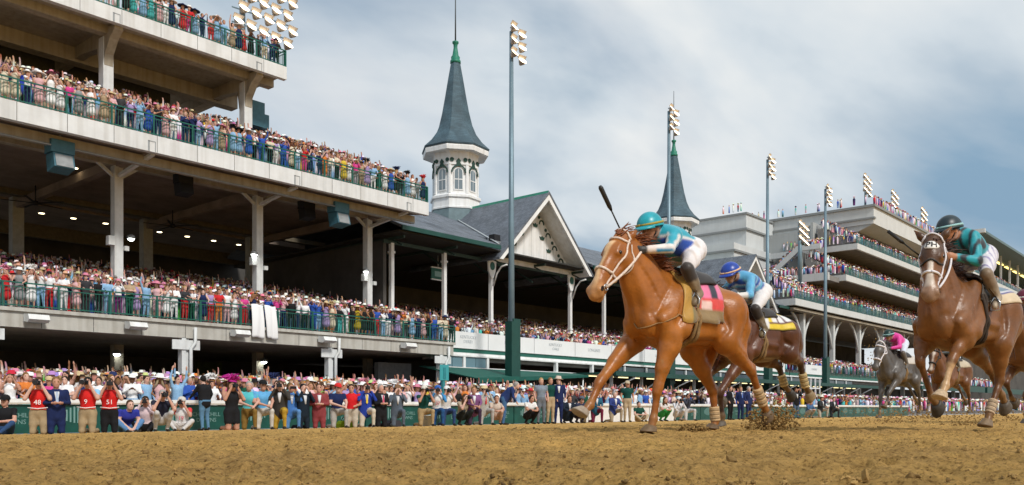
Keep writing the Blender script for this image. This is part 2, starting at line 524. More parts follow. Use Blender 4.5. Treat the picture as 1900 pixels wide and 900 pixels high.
# --- tier 2
MB().box((X0, T2_P, T2_Z - .87), (T2_END, T2_P + .35, T2_Z)).build('middle_fascia', M_CONC, gs)
b = MB()
for i in range(10):
    b.box((X0, T2_P + .35 + i * .82, T2_Z - .5 + i * .35), (T2_END, T2_P + .35 + (i + 1) * .82, T2_Z - .03 + i * .35))
b.build('seating_steps', M_STEP, gs)
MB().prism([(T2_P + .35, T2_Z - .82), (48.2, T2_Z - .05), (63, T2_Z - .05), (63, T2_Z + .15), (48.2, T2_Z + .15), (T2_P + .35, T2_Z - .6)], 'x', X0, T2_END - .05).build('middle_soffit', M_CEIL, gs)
MB().box((X0, 44.3, 13.05), (T2_END - .1, 44.75, 13.52)).build('edge_beam', M_SOFF, gs)
MB().box((X0, 47.35, 13.55), (T2_END - .1, 47.85, 14.2)).build('edge_beam', M_SOFF, gs)
MB().box((X0, 60, 13.9), (T2_END + 4, 60.5, 14.23)).build('cross_beam', mat('brown_beam', (.15, .125, .085), .9, var=.3), gs)
MB().box((X0, 62.85, 14.06), (T2_END + 4, 74, 14.5)).build('rear_ceiling', M_CEIL, gs)
MB().box((X0, 69.5, 13.1), (T2_END + 4, 69.9, 14.05)).build('cross_beam', MATS['brown_beam'], gs)
MB().box((X0, 74, 4), (75, 74.3, 14.05)).build('back_wall', M_WALLD, gs)
for x in COLS[1:]:
    b = MB().box((x - .26, 47.35, 5.5), (x - .02, 47.85, 13.55)).box((x - .02, 47.45, 5.5), (x + .26, 47.75, 13.55))
    b.build('column', M_STEEL, gs)
    MB().box((x - .62, 47.25, 9.15), (x - .28, 47.6, 9.65)).build('junction_box', M_STEEL, gs)
    MB().box((x + .28, 47.3, 8.95), (x + .52, 47.5, 9.2)).build('junction_box', M_STEEL, gs)
    b = MB()
    b.bar((x, 47.4, 13.0), (x, T2_P + .5, 13.46), .22, .16)
    b.bar((x - .1, 47.6, 12.9), (x - 1.5, 47.6, 13.9), .16, .16)
    b.bar((x + .1, 47.6, 12.9), (x + 1.5, 47.6, 13.9), .16, .16)
    b.build('brace', M_STEEL, gs)
    MB().box((x - .2, T2_P + .36, 13.5), (x + .2, 62, 14.0)).build('cross_beam', M_CEIL, gs)
    MB().box((x - .35, 62.1, 5.5), (x + .35, 62.8, 14.22)).build('column', mat('inner_column', (.40, .41, .40), .6, var=.2), gs)
    MB().box((x - .5, T2_P - .012, T2_Z - .85), (x - .42, T2_P + .01, T2_Z - .32)).box((x - .5, T2_P - .012, T2_Z - .36), (x - .1, T2_P + .01, T2_Z - .32)) \
        .box((x - .14, T2_P - .012, T2_Z - .85), (x - .1, T2_P + .01, T2_Z - .36)).build('conduit', M_GREY, gs)
# tan arched wall panels at the back of the stand
for x in (36.5, 31.5):
    MB().prism([(x - 3, 8.8), (x + 3, 8.8), (x + 3, 10.6), (x + 1.6, 11.2), (x - 1.2, 11.1), (x - 3, 10.2)], 'y', 72.6, 72.9).build('wall_panel', M_TAN, gs)
# --- tier 3
MB().box((X0, T3_P, T3_Z - .8), (T3_END, T3_P + .35, T3_Z)).build('upper_fascia', M_CONC, gs)
MB().box((X0, T3_P + .35, T3_Z - .35), (T3_END, 58, T3_Z - .02)).build('upper_deck', M_STEP, gs)
MB().box((X0, T3_P + .35, T3_Z - .55), (T3_END - .1, 58, T3_Z - .36)).build('upper_soffit', M_SOFF, gs)
MB().box((X0, 48.3, 21.0), (T3_END - .1, 48.9, 21.46)).build('edge_beam', M_SOFF, gs)
MB().box((X0, 52.6, 20.6), (T3_END - .1, 53.4, 21.44)).build('edge_beam', M_SOFF, gs)
for x in COLS[1:4]:
    MB().box((x - .28, 48.7, 14.4), (x + .28, 49.3, 20.98)).build('column', M_STEEL, gs)
    MB().prism([(T3_P + .4, 21.3), (T3_P + .4, 21.05), (48.0, 20.7), (48.6, 20.0), (48.68, 19.4), (49.4, 19.4), (49.6, 20.5), (51.5, 20.75), (58, 20.75), (58, 21.43), (49.0, 21.43)], 'x', x - .24, x + .24).build('haunch', M_SOFF, gs)
    MB().box((x - .5, T3_P - .012, T3_Z - .78), (x - .42, T3_P + .01, T3_Z - .3)).box((x - .5, T3_P - .012, T3_Z - .34), (x - .1, T3_P + .01, T3_Z - .3)).box((x - .14, T3_P - .012, T3_Z - .78), (x - .1, T3_P + .01, T3_Z - .34)).build('conduit', M_GREY, gs)
MB().box((X0, 55.5, 14.3), (28.5, 56, 21.4)).build('back_wall', mat('olive_wall', (.10, .095, .065), .9, var=.3), gs)
for fz0, fz1, fp_, xe in ((LOW_Z - .84, LOW_Z - .17, LOW_P + .12, LOW_END - .2), (T2_Z - .87, T2_Z, T2_P, T2_END), (T3_Z - .8, T3_Z, T3_P, T3_END)):   # open joints between fascia panels
    for k in range(1, 18):
        xj = COLS[0] + k * 2.21
        if xj > 12 and xj < xe - .3:
            MB().box((xj - .012, fp_ - .004, fz0 + .01), (xj + .012, fp_ + .02, fz1 - .01)).build('panel_joint', M_WALLD, gs)
MB().tube([(X0, 44.15, 12.98), (T2_END - .3, 44.15, 12.98)], .05, 6).tube([(X0, 46.2, 13.55), (T2_END - .3, 46.2, 13.55)], .07, 6).build('pipe_run', M_GREY, gs)
# small air handler at the end of the upper tier
MB().box((T3_END - .9, 49.6, 18.7), (T3_END + .4, 50.8, 19.6)).box((T3_END - .7, 49.8, 19.6), (T3_END + .2, 50.6, 20.4)).build('equipment_box', M_TEAL, gs)

# --- railings
def railing(label, a, b, z, h=1.07, gap=2.2, bal=.14, name='balcony_railing', mt=None, group=None):
    a = Vector((a[0], a[1], z)); b = Vector((b[0], b[1], z))
    t = thing(name, label, 'railing', a, group)
    L = (b - a).length; d = (b - a) / L
    mt = mt or M_GREEN
    MB().bar(a + Vector((0, 0, h)), b + Vector((0, 0, h)), .06, .06).build('top_rail', mt, t)
    MB().bar(a + Vector((0, 0, .1)), b + Vector((0, 0, .1)), .04, .05).build('bottom_rail', mt, t)
    MB().bar(a + Vector((0, 0, h - .18)), b + Vector((0, 0, h - .18)), .035, .04).build('middle_rail', mt, t)
    n = max(1, round(L / gap))
    me = None
    for i in range(n + 1):
        p = a + d * (L * i / n)
        if me is None:
            o = MB().box((-.035, -.035, 0), (.035, .035, h)).build('post', mt, t, world=False); me = o.data
        else:
            o = bpy.data.objects.new('post', me); C.objects.link(o); o.parent = t
        o.location = p - a
    m = MB(); k = int(L / bal)
    for i in range(k):
        p = a + d * (L * (i + .5) / k)
        m.box((p.x - .009, p.y - .009, p.z + .12), (p.x + .009, p.y + .009, p.z + h - .2))
    m.build('balusters', mt, t, kind='stuff')
    return t
railing('green steel railing along the front of the lower balcony', (X0, LOW_P + .1), (LOW_END, LOW_P + .1), LOW_Z)
railing('green steel railing along the front of the middle tier', (X0, T2_P + .12), (T2_END, T2_P + .12), T2_Z)
railing('short green railing closing the end of the middle tier', (T2_END - .05, T2_P + .2), (T2_END - .05, T2_P + 5), T2_Z)
railing('green steel railing along the front of the topmost tier', (X0, T3_P + .12), (T3_END, T3_P + .12), T3_Z)
railing('short green railing closing the end of the topmost tier', (T3_END - .05, T3_P + .2), (T3_END - .05, T3_P + 5), T3_Z)

# --- fascia floodlights on the lower balcony
fl = thing('floodlight', '', 'floodlight', (0, 0, 0), 'white floodlights on the lower balcony fascia')
MB().prism([(0, -.16), (0, .16), (-.50, .12), (-.62, -.10), (-.42, -.22)], 'x', -.42, .42).build('housing', M_WHITE, fl, world=False)
MB().box((-.1, -.05, -.05), (.1, .14, .05)).build('bracket', M_GREY, fl, world=False)
MB().prism([(-.10, -.205), (-.41, -.235), (-.41, -.25), (-.10, -.22)], 'x', -.34, .34).build('lens', M_GREY, fl, world=False)
fx = [14.4, 18.72, 24.15, 29.6, 35.7]
nth = ['leftmost white floodlight', 'second white floodlight from the left', 'third white floodlight from the left, beside the hanging cloths', 'white floodlight above the third ground floor column', 'rightmost white floodlight near the balcony corner']
for i, x in enumerate(fx):
    o = fl if i == 0 else copy_tree(fl)
    o.location = (x, LOW_P - .03, LOW_Z - .42)
    o['label'] = nth[i] + ' on the lower balcony fascia' if i < 3 else nth[i]

# --- loudspeakers hanging under the middle tier
def loudspeaker(label, loc, k=1.0, dark=False):
    t = thing('loudspeaker', label, 'loudspeaker', loc, 'loudspeakers hanging under the middle tier')
    m = M_BLACK if dark else M_TEAL
    MB().box((-.55 * k, -.4 * k, -.62 * k), (.55 * k, .45 * k, 0)).build('upper_cabinet', m, t, world=False)
    MB().prism([(-.45 * k, -.66 * k), (.45 * k, -.66 * k), (.30 * k, -1.5 * k), (-.62 * k, -1.36 * k)], 'x', -.48 * k, .48 * k).build('lower_cabinet', m, t, world=False)
    MB().prism([(-.47 * k, -.72 * k), (-.655 * k, -1.32 * k), (-.64 * k, -1.33 * k), (-.455 * k, -.72 * k)], 'x', -.4 * k, .4 * k).build('grille', M_GREY if not dark else M_BLACK, t, world=False)
    MB().box((-.04, -.04, 0), (.04, .04, .9)).build('bracket', M_GREY, t, world=False)
    return t
loudspeaker('teal double loudspeaker hanging left of the first tall column', (17.2, 44.5, 13.3))
loudspeaker('teal double loudspeaker hanging between the second and rightmost tall columns', (34.05, 44.5, 13.3))
loudspeaker('black loudspeaker hanging in the shade right of the first tall column', (24.55, 46.3, 13.5), .8, True)
loudspeaker('black loudspeaker hanging in the shade right of the second tall column', (32.9, 46.3, 13.5), .8, True)
# --- ceiling fans
for i, (x, lab) in enumerate(((20.97, 'dark ceiling fan left of the first tall column'), (29.95, 'dark ceiling fan right of the first tall column'))):
    t = thing('ceiling_fan', lab, 'fan', (x, 58, 13.1), 'ceiling fans under the middle tier')
    MB().tube([(0, 0, 0), (0, 0, 1.1)], .04).tube([(0, 0, -.12), (0, 0, .12)], .16).build('motor', M_BLACK, t, world=False)
    for k in range(5):
        a = k * 2 * math.pi / 5 + .3
        MB().bar((.15 * math.cos(a), .15 * math.sin(a), 0), (1.9 * math.cos(a), 1.9 * math.sin(a), .03), .16, .025).build('blade', M_BLACK, t, world=False)
# --- ceiling downlights and column lamps (lit)
k = 0
dl = None
dl_pos = [(x, 65.0, 14.05) for x in (23.9, 26.05, 28.35, 32.5, 34.8, 37.1, 39.4)] + [(20.9, 52, 14.22), (30.9, 52, 14.22)]
for i, p in enumerate(dl_pos):
    if dl is None:
        dl = thing('ceiling_light', '', 'light', p, 'small round ceiling lights')
        MB().lathe([(.24, 0), (.24, -.05), (.20, -.05)], n=12).build('rim', M_WHITE, dl, world=False)
        MB().lathe([(.19, -.045), (.19, -.06)], n=12).build('lens', M_LAMPW, dl, world=False); o = dl
    else:
        o = copy_tree(dl); o.location = p
    o['label'] = ('small lit round light, %s from the left in the rear ceiling row' % ['first', 'second', 'third', 'fourth', 'fifth', 'sixth', 'seventh'][i]) if i < 7 else \
        ['lit round ceiling light left of the first tall column', 'lit round ceiling light between the first and second tall columns'][i - 7]
def spot(label, p):
    t = thing('wall_lamp', label, 'lamp', p, 'lit lamps on the columns')
    MB().lathe([(.05, .25), (.2, .18), (.24, 0), (.22, 0)], n=12).build('shade', M_GREY, t, world=False)
    MB().lathe([(.03, -.12), (.13, -.08), (.18, .0), (.12, .1), (.02, .12)], n=12).build('bulb', M_LAMPC, t, world=False)
    return t
spot('bright lamp beside the first tall column', (22.3, 47.9, 9.75))
spot('bright lamp on the second tall column', (29.6, 47.1, 9.75))
spot('bright lamp on the rightmost tall column', (38.4, 47.1, 9.75))
spot('bright lamp under the balcony behind the first ground floor column', (21.15, 47.1, 3.2))
spot('bright lamp under the balcony behind the second ground floor column', (30.3, 47.1, 3.15))
# --- two white cloths hung over the lower railing
for i, (xa, xb, lab) in enumerate(((24.95, 25.65, 'left white cloth hung over the lower balcony railing'), (25.75, 26.4, 'right white cloth hung over the lower balcony railing'))):
    n = 14; V = []; 
    for j in range(n + 1):
        for q in range(n + 1):
            u = q / n; v = j / n
            V.append((xa + (xb - xa) * u + .10 * v * v * (i - .2) + .06 * v, LOW_P - .02 - .10 * math.sin(v * 2.6) + .035 * math.sin(u * 9 + v * 2 + i), LOW_Z + 1.15 - 1.75 * v + .03 * math.sin(u * 5 + i)))
    F = [(j * (n + 1) + q, j * (n + 1) + q + 1, (j + 1) * (n + 1) + q + 1, (j + 1) * (n + 1) + q) for j in range(n) for q in range(n)]
    me = np_mesh('white_cloth', np.array(V), np.array(F), [mat('white_cloth', (.82, .82, .82), .9)])
    o = link_mesh('white_cloth', me); md = o.modifiers.new('thick', 'SOLIDIFY'); md.thickness = .012
    tag(o, lab, 'cloth', 'white cloths on the railing')
# ================================================================ OLD ROOFED STAND WITH THE TWIN SPIRES
def shingle_mat(name, col, sc=3.2):
    m = bpy.data.materials.new(name); m.use_nodes = True
    t = m.node_tree; b = t.nodes['Principled BSDF']
    g = t.nodes.new('ShaderNodeNewGeometry')
    sp = t.nodes.new('ShaderNodeSeparateXYZ'); t.links.new(g.outputs['Position'], sp.inputs[0])
    ad = t.nodes.new('ShaderNodeMath'); ad.operation = 'ADD'
    t.links.new(sp.outputs['X'], ad.inputs[0]); t.links.new(sp.outputs['Y'], ad.inputs[1])
    cb = t.nodes.new('ShaderNodeCombineXYZ'); t.links.new(ad.outputs[0], cb.inputs[0]); t.links.new(sp.outputs['Z'], cb.inputs[1])
    br = t.nodes.new('ShaderNodeTexBrick'); br.inputs['Scale'].default_value = sc
    br.inputs['Mortar Size'].default_value = .012; br.inputs['Row Height'].default_value = .3
    br.inputs['Color1'].default_value = (*[c * .78 for c in col], 1); br.inputs['Color2'].default_value = (*[c * 1.2 for c in col], 1)
    br.inputs['Mortar'].default_value = (*[c * .45 for c in col], 1)
    t.links.new(cb.outputs[0], br.inputs['Vector'])
    n = t.nodes.new('ShaderNodeTexNoise'); n.inputs['Scale'].default_value = .8; n.inputs['Detail'].default_value = 6
    t.links.new(g.outputs['Position'], n.inputs['Vector'])
    r = t.nodes.new('ShaderNodeMapRange'); r.inputs[1].default_value = .3; r.inputs[2].default_value = .7; r.inputs[3].default_value = .7; r.inputs[4].default_value = 1.25
    t.links.new(n.outputs['Fac'], r.inputs[0])
    v = t.nodes.new('ShaderNodeVectorMath'); v.operation = 'SCALE'
    t.links.new(br.outputs['Color'], v.inputs[0]); t.links.new(r.outputs[0], v.inputs['Scale'])
    t.links.new(v.outputs[0], b.inputs['Base Color']); b.inputs['Roughness'].default_value = .7
    bp = t.nodes.new('ShaderNodeBump'); bp.inputs['Strength'].default_value = .6; bp.inputs['Distance'].default_value = .03; bp.invert = True
    t.links.new(br.outputs['Fac'], bp.inputs['Height']); t.links.new(bp.outputs[0], b.inputs['Normal'])
    return m
M_SHING = shingle_mat('roof_shingles', (.135, .155, .185))
M_SLATE = shingle_mat('spire_slate', (.058, .105, .135), 4.2)
M_COPPER = mat('green_copper', (.02, .20, .13), .5, var=.3, vscale=4)
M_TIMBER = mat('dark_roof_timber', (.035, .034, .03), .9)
M_TRIM = mat('trim_white', (.82, .83, .83), .55, var=.08, vscale=1.5, streak=.12)
M_ORN = mat('ornament_green', (.02, .06, .045), .7)
EAVE_P, EAVE_Z, RIDGE_P, RIDGE_Z = 46.0, 13.25, 57.5, 18.2

rs = thing('roofed_stand', 'old wooden grandstand with shingled roof and white gables under the spires', 'grandstand', (70, 48, 0))
xa, xb = 40.7, 112.0
slope = (RIDGE_Z - EAVE_Z) / (RIDGE_P - EAVE_P)
SEG = [(xa, 51.1), (63.7, 90.7), (103.3, xb)]
for x0, x1 in SEG:
    MB().prism([(EAVE_P, EAVE_Z), (RIDGE_P, RIDGE_Z), (69, EAVE_Z + .4), (69, EAVE_Z + .2), (RIDGE_P, RIDGE_Z - .22), (EAVE_P, EAVE_Z - .2)], 'x', x0, x1).build('roof', M_SHING, rs)
    MB().box((x0, EAVE_P - .12, EAVE_Z - .34), (x1, EAVE_P + .02, EAVE_Z - .02)).build('gutter', M_GREEND, rs)
for x0, x1 in ((51.1, 63.7), (90.7, 103.3)):
    q0 = 48.6; z0 = EAVE_Z + slope * (q0 - EAVE_P)
    MB().prism([(q0, z0), (RIDGE_P, RIDGE_Z), (69, EAVE_Z + .4), (69, EAVE_Z + .2), (RIDGE_P, RIDGE_Z - .22), (q0, z0 - .2)], 'x', x0, x1).build('roof', M_SHING, rs)
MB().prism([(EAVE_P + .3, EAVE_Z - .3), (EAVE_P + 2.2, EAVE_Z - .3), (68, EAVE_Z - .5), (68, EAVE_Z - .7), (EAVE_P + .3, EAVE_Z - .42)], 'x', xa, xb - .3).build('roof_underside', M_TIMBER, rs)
b = MB()
for i in range(12):                                   # open roof trusses
    x = 41.5 + 5.35 * i
    b.bar((x, 46.6, 12.6), (x, 60, 12.75), .14, .2); b.bar((x, 46.8, 12.0), (x, 48, 12.6), .1, .1); b.bar((x, 50.2, 12.55), (x, 48, 11.2), .12, .12)
b.bar((xa, 48, 12.35), (xb, 48, 12.35), .16, .25)
b.build('roof_truss', mat('truss_green', (.03, .06, .05), .6, var=.3), rs)
cols = [41.5 + 5.35 * i for i in range(12)]
for i, x in enumerate(cols):
    if i in (3, 10): continue
    b = MB().box((x - .14, 47.86, 4.5), (x + .14, 48.14, 12.3)).box((x - .2, 47.8, 11.55), (x + .2, 48.2, 11.7)).box((x - .19, 47.81, 7.4), (x + .19, 48.19, 7.55))
    b.build('column', M_TRIM, rs)
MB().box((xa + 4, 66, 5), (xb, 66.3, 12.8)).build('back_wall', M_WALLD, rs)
for i in range(9):
    x = 46 + i * 6.6
    MB().prism([(x - 2.2, 9.2), (x + 2.2, 9.2), (x + 2.2, 10.3), (x + 1.2, 10.9), (x - 1.2, 10.9), (x - 2.2, 10.3)], 'y', 65.7, 65.98).build('wall_panel', M_TAN, rs)
b = MB()
for i in range(26):
    b.box((LOW_END + .2, 42.6 + i * .85, 4.0 + i * .17 - .4), (xb + 20, 42.6 + (i + 1) * .85, 4.5 + i * .17))
b.build('seating_steps', M_STEP, rs)
MB().box((xa + .02, 48, 4.6), (xa + .3, 66, 12.4)).build('side_wall', M_WALLD, rs)

def gable(cx, nm):
    """white cross gable over the stand: shingled roof, boarded front with cut-out ornament, bracketed posts"""
    hw, ap, bz, fp = 5.9, 18.75, 12.85, 46.0
    sl = (ap - bz) / hw
    t = .22
    for sgn in (-1, 1):                               # two roof slopes run back to the tower
        poly = [(cx, ap), (cx + sgn * (hw + .5), bz - .5 * sl), (cx + sgn * (hw + .5), bz - .5 * sl - t), (cx, ap - t)]
        MB().prism(poly, 'y', fp, 56.6).build('gable_roof', M_SHING, rs)
        # barge board
        poly = [(cx, ap - t), (cx + sgn * (hw + .42), bz - .42 * sl - t), (cx + sgn * (hw - .05), bz - .42 * sl - t), (cx, ap - t - .52)]
        MB().prism(poly, 'y', fp + .05, fp + .22).build('barge_board', M_TRIM, rs)
        # boarded underside of the overhang
        poly = [(cx, ap - t - .02), (cx + sgn * (hw + .3), bz - .3 * sl - t - .02), (cx + sgn * (hw + .3), bz - .3 * sl - t - .1), (cx, ap - t - .1)]
        MB().prism(poly, 'y', fp + .22, 48.2).build('overhang_boarding', M_TRIM, rs)
    for sgn in (-1, 1):                                # pale valley flashing where the two roofs meet
        pa = (cx + sgn * (hw + .45), EAVE_P + .1, EAVE_Z + .14); zt = 17.6
        pb = (cx + sgn * (ap - zt) / sl, EAVE_P + (zt - EAVE_Z) / slope, zt + .1)
        MB().bar(pa, pb, .16, .05).build('valley_flashing', mat('flashing_metal', (.5, .54, .56), .4, metal=.3), rs)
    tri = [(cx - hw + .3, bz), (cx + hw - .3, bz), (cx, ap - .5)]
    MB().prism(tri, 'y', 48.0, 48.2).build('gable_wall', M_TRIM, rs)
    b = MB()
    for k in range(11):
        x = cx - hw + .8 + k * (2 * hw - 1.6) / 10
        b.box((x - .02, 47.975, bz + .1), (x + .02, 48.0, max(bz + .2, ap - .7 - abs(x - cx) * sl)))
    b.build('batten', mat('batten_white', (.6, .615, .6), .6), rs)
    MB().box((cx - hw, 47.8, bz - .45), (cx + hw, 48.25, bz)).build('tie_beam', M_TRIM, rs)
    ob = MB()                                          # cut-out ornament following the slope
    for sgn in (-1, 1):
        for k in range(5):
            f = .18 + k * .17
            x = cx + sgn * hw * f * .92; z = ap - 1.25 - (ap - bz) * f
            ob.prism([(x + .15 * math.cos(a), z + .55 + .15 * math.sin(a)) for a in np.linspace(0, 2 * math.pi, 9)[:-1]], 'y', 47.93, 47.99)
            ox = x + sgn * .35
            arc = [(ox + .36 * math.cos(a), z - .05 + .42 * math.sin(a)) for a in np.linspace(0, math.pi, 8)] + [(ox + .26 * math.cos(a), z - .05 + .30 * math.sin(a)) for a in np.linspace(math.pi, 0, 8)]
            for q in range(7):
                ob.prism([arc[q], arc[q + 1], arc[14 - q], arc[15 - q]], 'y', 47.93, 47.99)
            ux = x - sgn * .5
            ob.prism([(ux - .34, z - .1), (ux - .22, z - .38), (ux + .22, z - .38), (ux + .34, z - .1), (ux + .12, z - .14), (ux, z - .02), (ux - .12, z - .14)], 'y', 47.93, 47.99)
    ob.build('ornament', M_ORN, rs)
    for sgn in (-1, 1):                                # bracket plate with roundel, curved brace
        x = cx + sgn * 5.35
        p = MB().prism([(x - .5, bz - .45), (x + .5, bz - .45), (x + .42, bz - 1.3), (x + .16, bz - 1.9), (x - .16, bz - 1.9), (x - .42, bz - 1.3)], 'y', 47.7, 47.84)
        p.build('bracket_plate', M_TRIM, rs)
        MB().prism([(x + .27 * math.cos(a), bz - .95 + .34 * math.sin(a)) for a in np.linspace(0, 2 * math.pi, 15)[:-1]], 'y', 47.66, 47.7).build('roundel', M_GREEN, rs)
        MB().tube([(x, 47.6, bz - 2.6), (x, 47.2, bz - 1.6), (x, 46.7, bz - 1.1), (x, 46.1, bz - 1.0)], .07).build('curved_brace', M_TRIM, rs)
gable(57.4, 'a')
gable(97.0, 'b')

def spire_tower(cx, cy, label):
    t = thing('spire_tower', label, 'tower', (cx, cy, 17), 'twin spires')
    ph = R(22.5) + R(8)
    def oct_lathe(prof, name, m, parent=t, smooth=False):
        return MB().lathe(prof, (cx, cy, 0), 8, smooth=smooth, phase=ph).build(name, m, parent)
    oct_lathe([(2.75, 16.2), (2.35, 18.6)], 'slate_skirt', mat('skirt_slate', (.14, .20, .22), .7, var=.2, vscale=2))
    oct_lathe([(2.42, 18.6), (2.42, 18.75), (2.34, 18.8), (2.30, 19.55), (2.46, 19.6), (2.46, 19.8), (2.22, 19.95), (2.16, 20.0)], 'base_moulding', M_TRIM)
    oct_lathe([(2.12, 19.95), (2.08, 22.55), (2.20, 22.6), (2.20, 23.75), (2.5, 23.9), (2.5, 23.95)], 'drum', M_TRIM)
    for k in range(8):
        a = ph + (k + .5) * math.pi / 4
        ap = 2.12 * math.cos(math.pi / 8)
        ca, sa = math.cos(a), math.sin(a)
        def P(u, o, z): return (cx + (ap + o) * ca - u * sa, cy + (ap + o) * sa + u * ca, z)
        def panel(mb, pts, o0, o1):
            n = len(pts)
            vs = [P(u, o0, z) for u, z in pts] + [P(u, o1, z) for u, z in pts]
            fs = [tuple(range(n, 2 * n))] + [(i, (i + 1) % n, (i + 1) % n + n, i + n) for i in range(n)]
            mb.add(vs, fs)
        w, z0, z1 = .36, 20.35, 21.9
        arch = [(w * math.cos(q), z1 + .36 * math.sin(q)) for q in np.linspace(0, math.pi, 9)]
        wd = MB(); panel(wd, [(-w - .1, z0 - .1), (w + .1, z0 - .1)] + [((w + .1) * math.cos(q), z1 + .46 * math.sin(q)) for q in np.linspace(0, math.pi, 9)], 0, .06)
        win = wd.build('window', M_TRIM, t)
        g = MB(); panel(g, [(-w, z0), (w, z0)] + arch, .02, .068); g.build('pane', mat('turret_glass', (.16, .21, .24), .1, spec=.8), win)
        s = MB(); panel(s, [(-w, 21.2), (w, 21.2), (w, 21.28), (-w, 21.28)], .06, .085); panel(s, [(-.02, z0), (.02, z0), (.02, z1 + .3), (-.02, z1 + .3)], .06, .08); s.build('sash_bar', M_TRIM, win)
        h = MB()                                       # dark hood over the arch with a leaf on top, roundels between
        inn = [(.56 * math.cos(q), z1 + .52 * math.sin(q)) for q in np.linspace(-.1, math.pi + .1, 11)]
        ou = [(.70 * math.cos(q), z1 + .66 * math.sin(q)) for q in np.linspace(-.1, math.pi + .1, 11)]
        for q in range(10):
            panel(h, [inn[q], ou[q], ou[q + 1], inn[q + 1]], .09, .17)
        panel(h, [(-.28, z1 + .62), (.28, z1 + .62), (.16, z1 + .84), (.22, z1 + 1.0), (0, z1 + 1.28), (-.22, z1 + 1.0), (-.16, z1 + .84)], .09, .16)
        for u in (-.62, .62):
            panel(h, [(u + .19 * math.cos(q), z1 + 1.12 + .19 * math.sin(q)) for q in np.linspace(0, 2 * math.pi, 11)[:-1]], .09, .16)
        h.build('hood_mould', M_ORN, t)
        pl = MB(); panel(pl, [(.70, 20), (.86, 20), (.86, 22.55), (.70, 22.55)], -.02, .10); panel(pl, [(-.86, 20), (-.70, 20), (-.70, 22.55), (-.86, 22.55)], -.02, .10)
        pl.build('pilaster', M_TRIM, t)
    oct_lathe([(2.3, 23.85), (3.15, 23.75), (3.2, 24.1), (3.12, 24.32)], 'cornice', M_TRIM)
    prof = [(3.22, 24.22), (3.28, 24.36), (2.55, 25.05), (2.0, 25.8), (1.62, 26.7), (1.30, 28.0), (1.0, 29.6), (.72, 31.2), (.44, 32.7)]
    oct_lathe(prof, 'spire_roof', M_SLATE)
    MB().lathe([(.50, 32.6), (.50, 32.85), (.40, 32.9), (.42, 33.2), (.30, 33.35), (.18, 34.1), (.2, 34.4), (.3, 34.5), (.3, 34.65), (.1, 34.75)], (cx, cy, 0), 14).build('finial', M_COPPER, t)
    MB().tube([(cx, cy, 34.7), (cx, cy, 37), (cx, cy, 41)], [.075, .06, .03], 8).build('mast', mat('mast_metal', (.06, .07, .075), .5, metal=.4), t)
    return t
spire_tower(57.4, 57.3, 'nearer slate spire on a white windowed turret behind the big gable')
spire_tower(97.0, 57.3, 'farther slate spire rising behind the leading jockey')
MB().prism([(56.9, 18.0), (57.4, 18.85), (57.9, 18.0)], 'y', 46.1, 55.4).build('ridge_cap', M_COPPER, rs)
v = thing('roof_vent', 'small dark vent on the shingled roof beside the gable', 'vent', (52.2, 47.6, 14.2))
MB().prism([(-.35, -.3), (.35, -.3), (.3, .25), (-.3, .25)], 'x', -.35, .35).build('hood', M_BLACK, v, world=False)
MB().box((-.42, -.42, -.42), (.42, .42, -.3)).build('flashing', M_GREY, v, world=False)

# --- the balcony front below: white sponsor banners, green fascia, windowed booths, awnings
bp_ = 42.4
MB().box((LOW_END + .3, bp_ + .05, 4.1), (150, bp_ + .5, 4.5)).build('balcony_fascia', M_GREEN, rs)
MB().box((LOW_END + .3, bp_ - .25, 3.98), (150, bp_ + .05, 4.14)).build('balcony_ledge', M_TRIM, rs)
MB().box((LOW_END + .3, bp_ + .5, 3.86), (150, 60, 4.05)).build('balcony_soffit', M_CEIL, rs)
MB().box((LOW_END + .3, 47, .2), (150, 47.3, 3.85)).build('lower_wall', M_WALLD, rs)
M_BANNER = mat('banner_white', (.78, .79, .79), .6, var=.05, vscale=1)
M_BTXT = mat('banner_print', (.46, .50, .53), .6)
_tm = {}
def text_part(name, s, size, loc, rot, m, parent, ext=.004, align='CENTER'):
    """printed word as a thin mesh"""
    key = (s, size, m.name)
    if key not in _tm:
        cu = bpy.data.curves.new(name, 'FONT'); cu.body = s; cu.size = size; cu.extrude = ext
        cu.align_x = align; cu.align_y = 'CENTER'; cu.resolution_u = 2
        ob = bpy.data.objects.new('tmp', cu); C.objects.link(ob)
        me = bpy.data.meshes.new_from_object(ob.evaluated_get(bpy.context.evaluated_depsgraph_get()))
        bpy.data.objects.remove(ob); me.materials.clear(); me.materials.append(m); _tm[key] = me
    o = bpy.data.objects.new(name, _tm[key]); C.objects.link(o)
    if parent is not None: o.parent = parent
    o.location = Vector(loc) - (wloc(parent) if parent is not None else Vector())
    o.rotation_euler = rot
    o['kind'] = 'stuff'
    return o
bx = 41.6
words = ['KENTUCKY\nDERBY', 'LONGINES', 'KENTUCKY\nOAKS', 'LONGINES']
i = 0
while bx < 108:
    w = 5.2 if i % 7 else 4.2
    if bx > 94 and bx < 99: bx += 6; continue
    ords = ['first', 'second', 'third', 'fourth', 'fifth', 'sixth', 'seventh', 'eighth', 'ninth', 'tenth', 'eleventh', 'twelfth', 'thirteenth', 'fourteenth']
    t = thing('sponsor_banner', '%s white printed banner from the left along the balcony below the spires' % ords[i % 14], 'banner', (bx, bp_, 4.5), 'white banners along the balcony')
    MB().box((bx, bp_ - .05, 4.46), (bx + w - .06, bp_ + .04, 5.62)).build('panel', M_BANNER, t)
    text_part('lettering', words[i % 4], .32 if i % 2 == 0 else .36, (bx + w / 2, bp_ - .062, 5.1), (R(90), 0, 0), M_BTXT, t)
    bx += w; i += 1
railing('green railing beyond the white banners of the far balcony', (106.5, bp_ + .1), (150, bp_ + .1), 4.5)
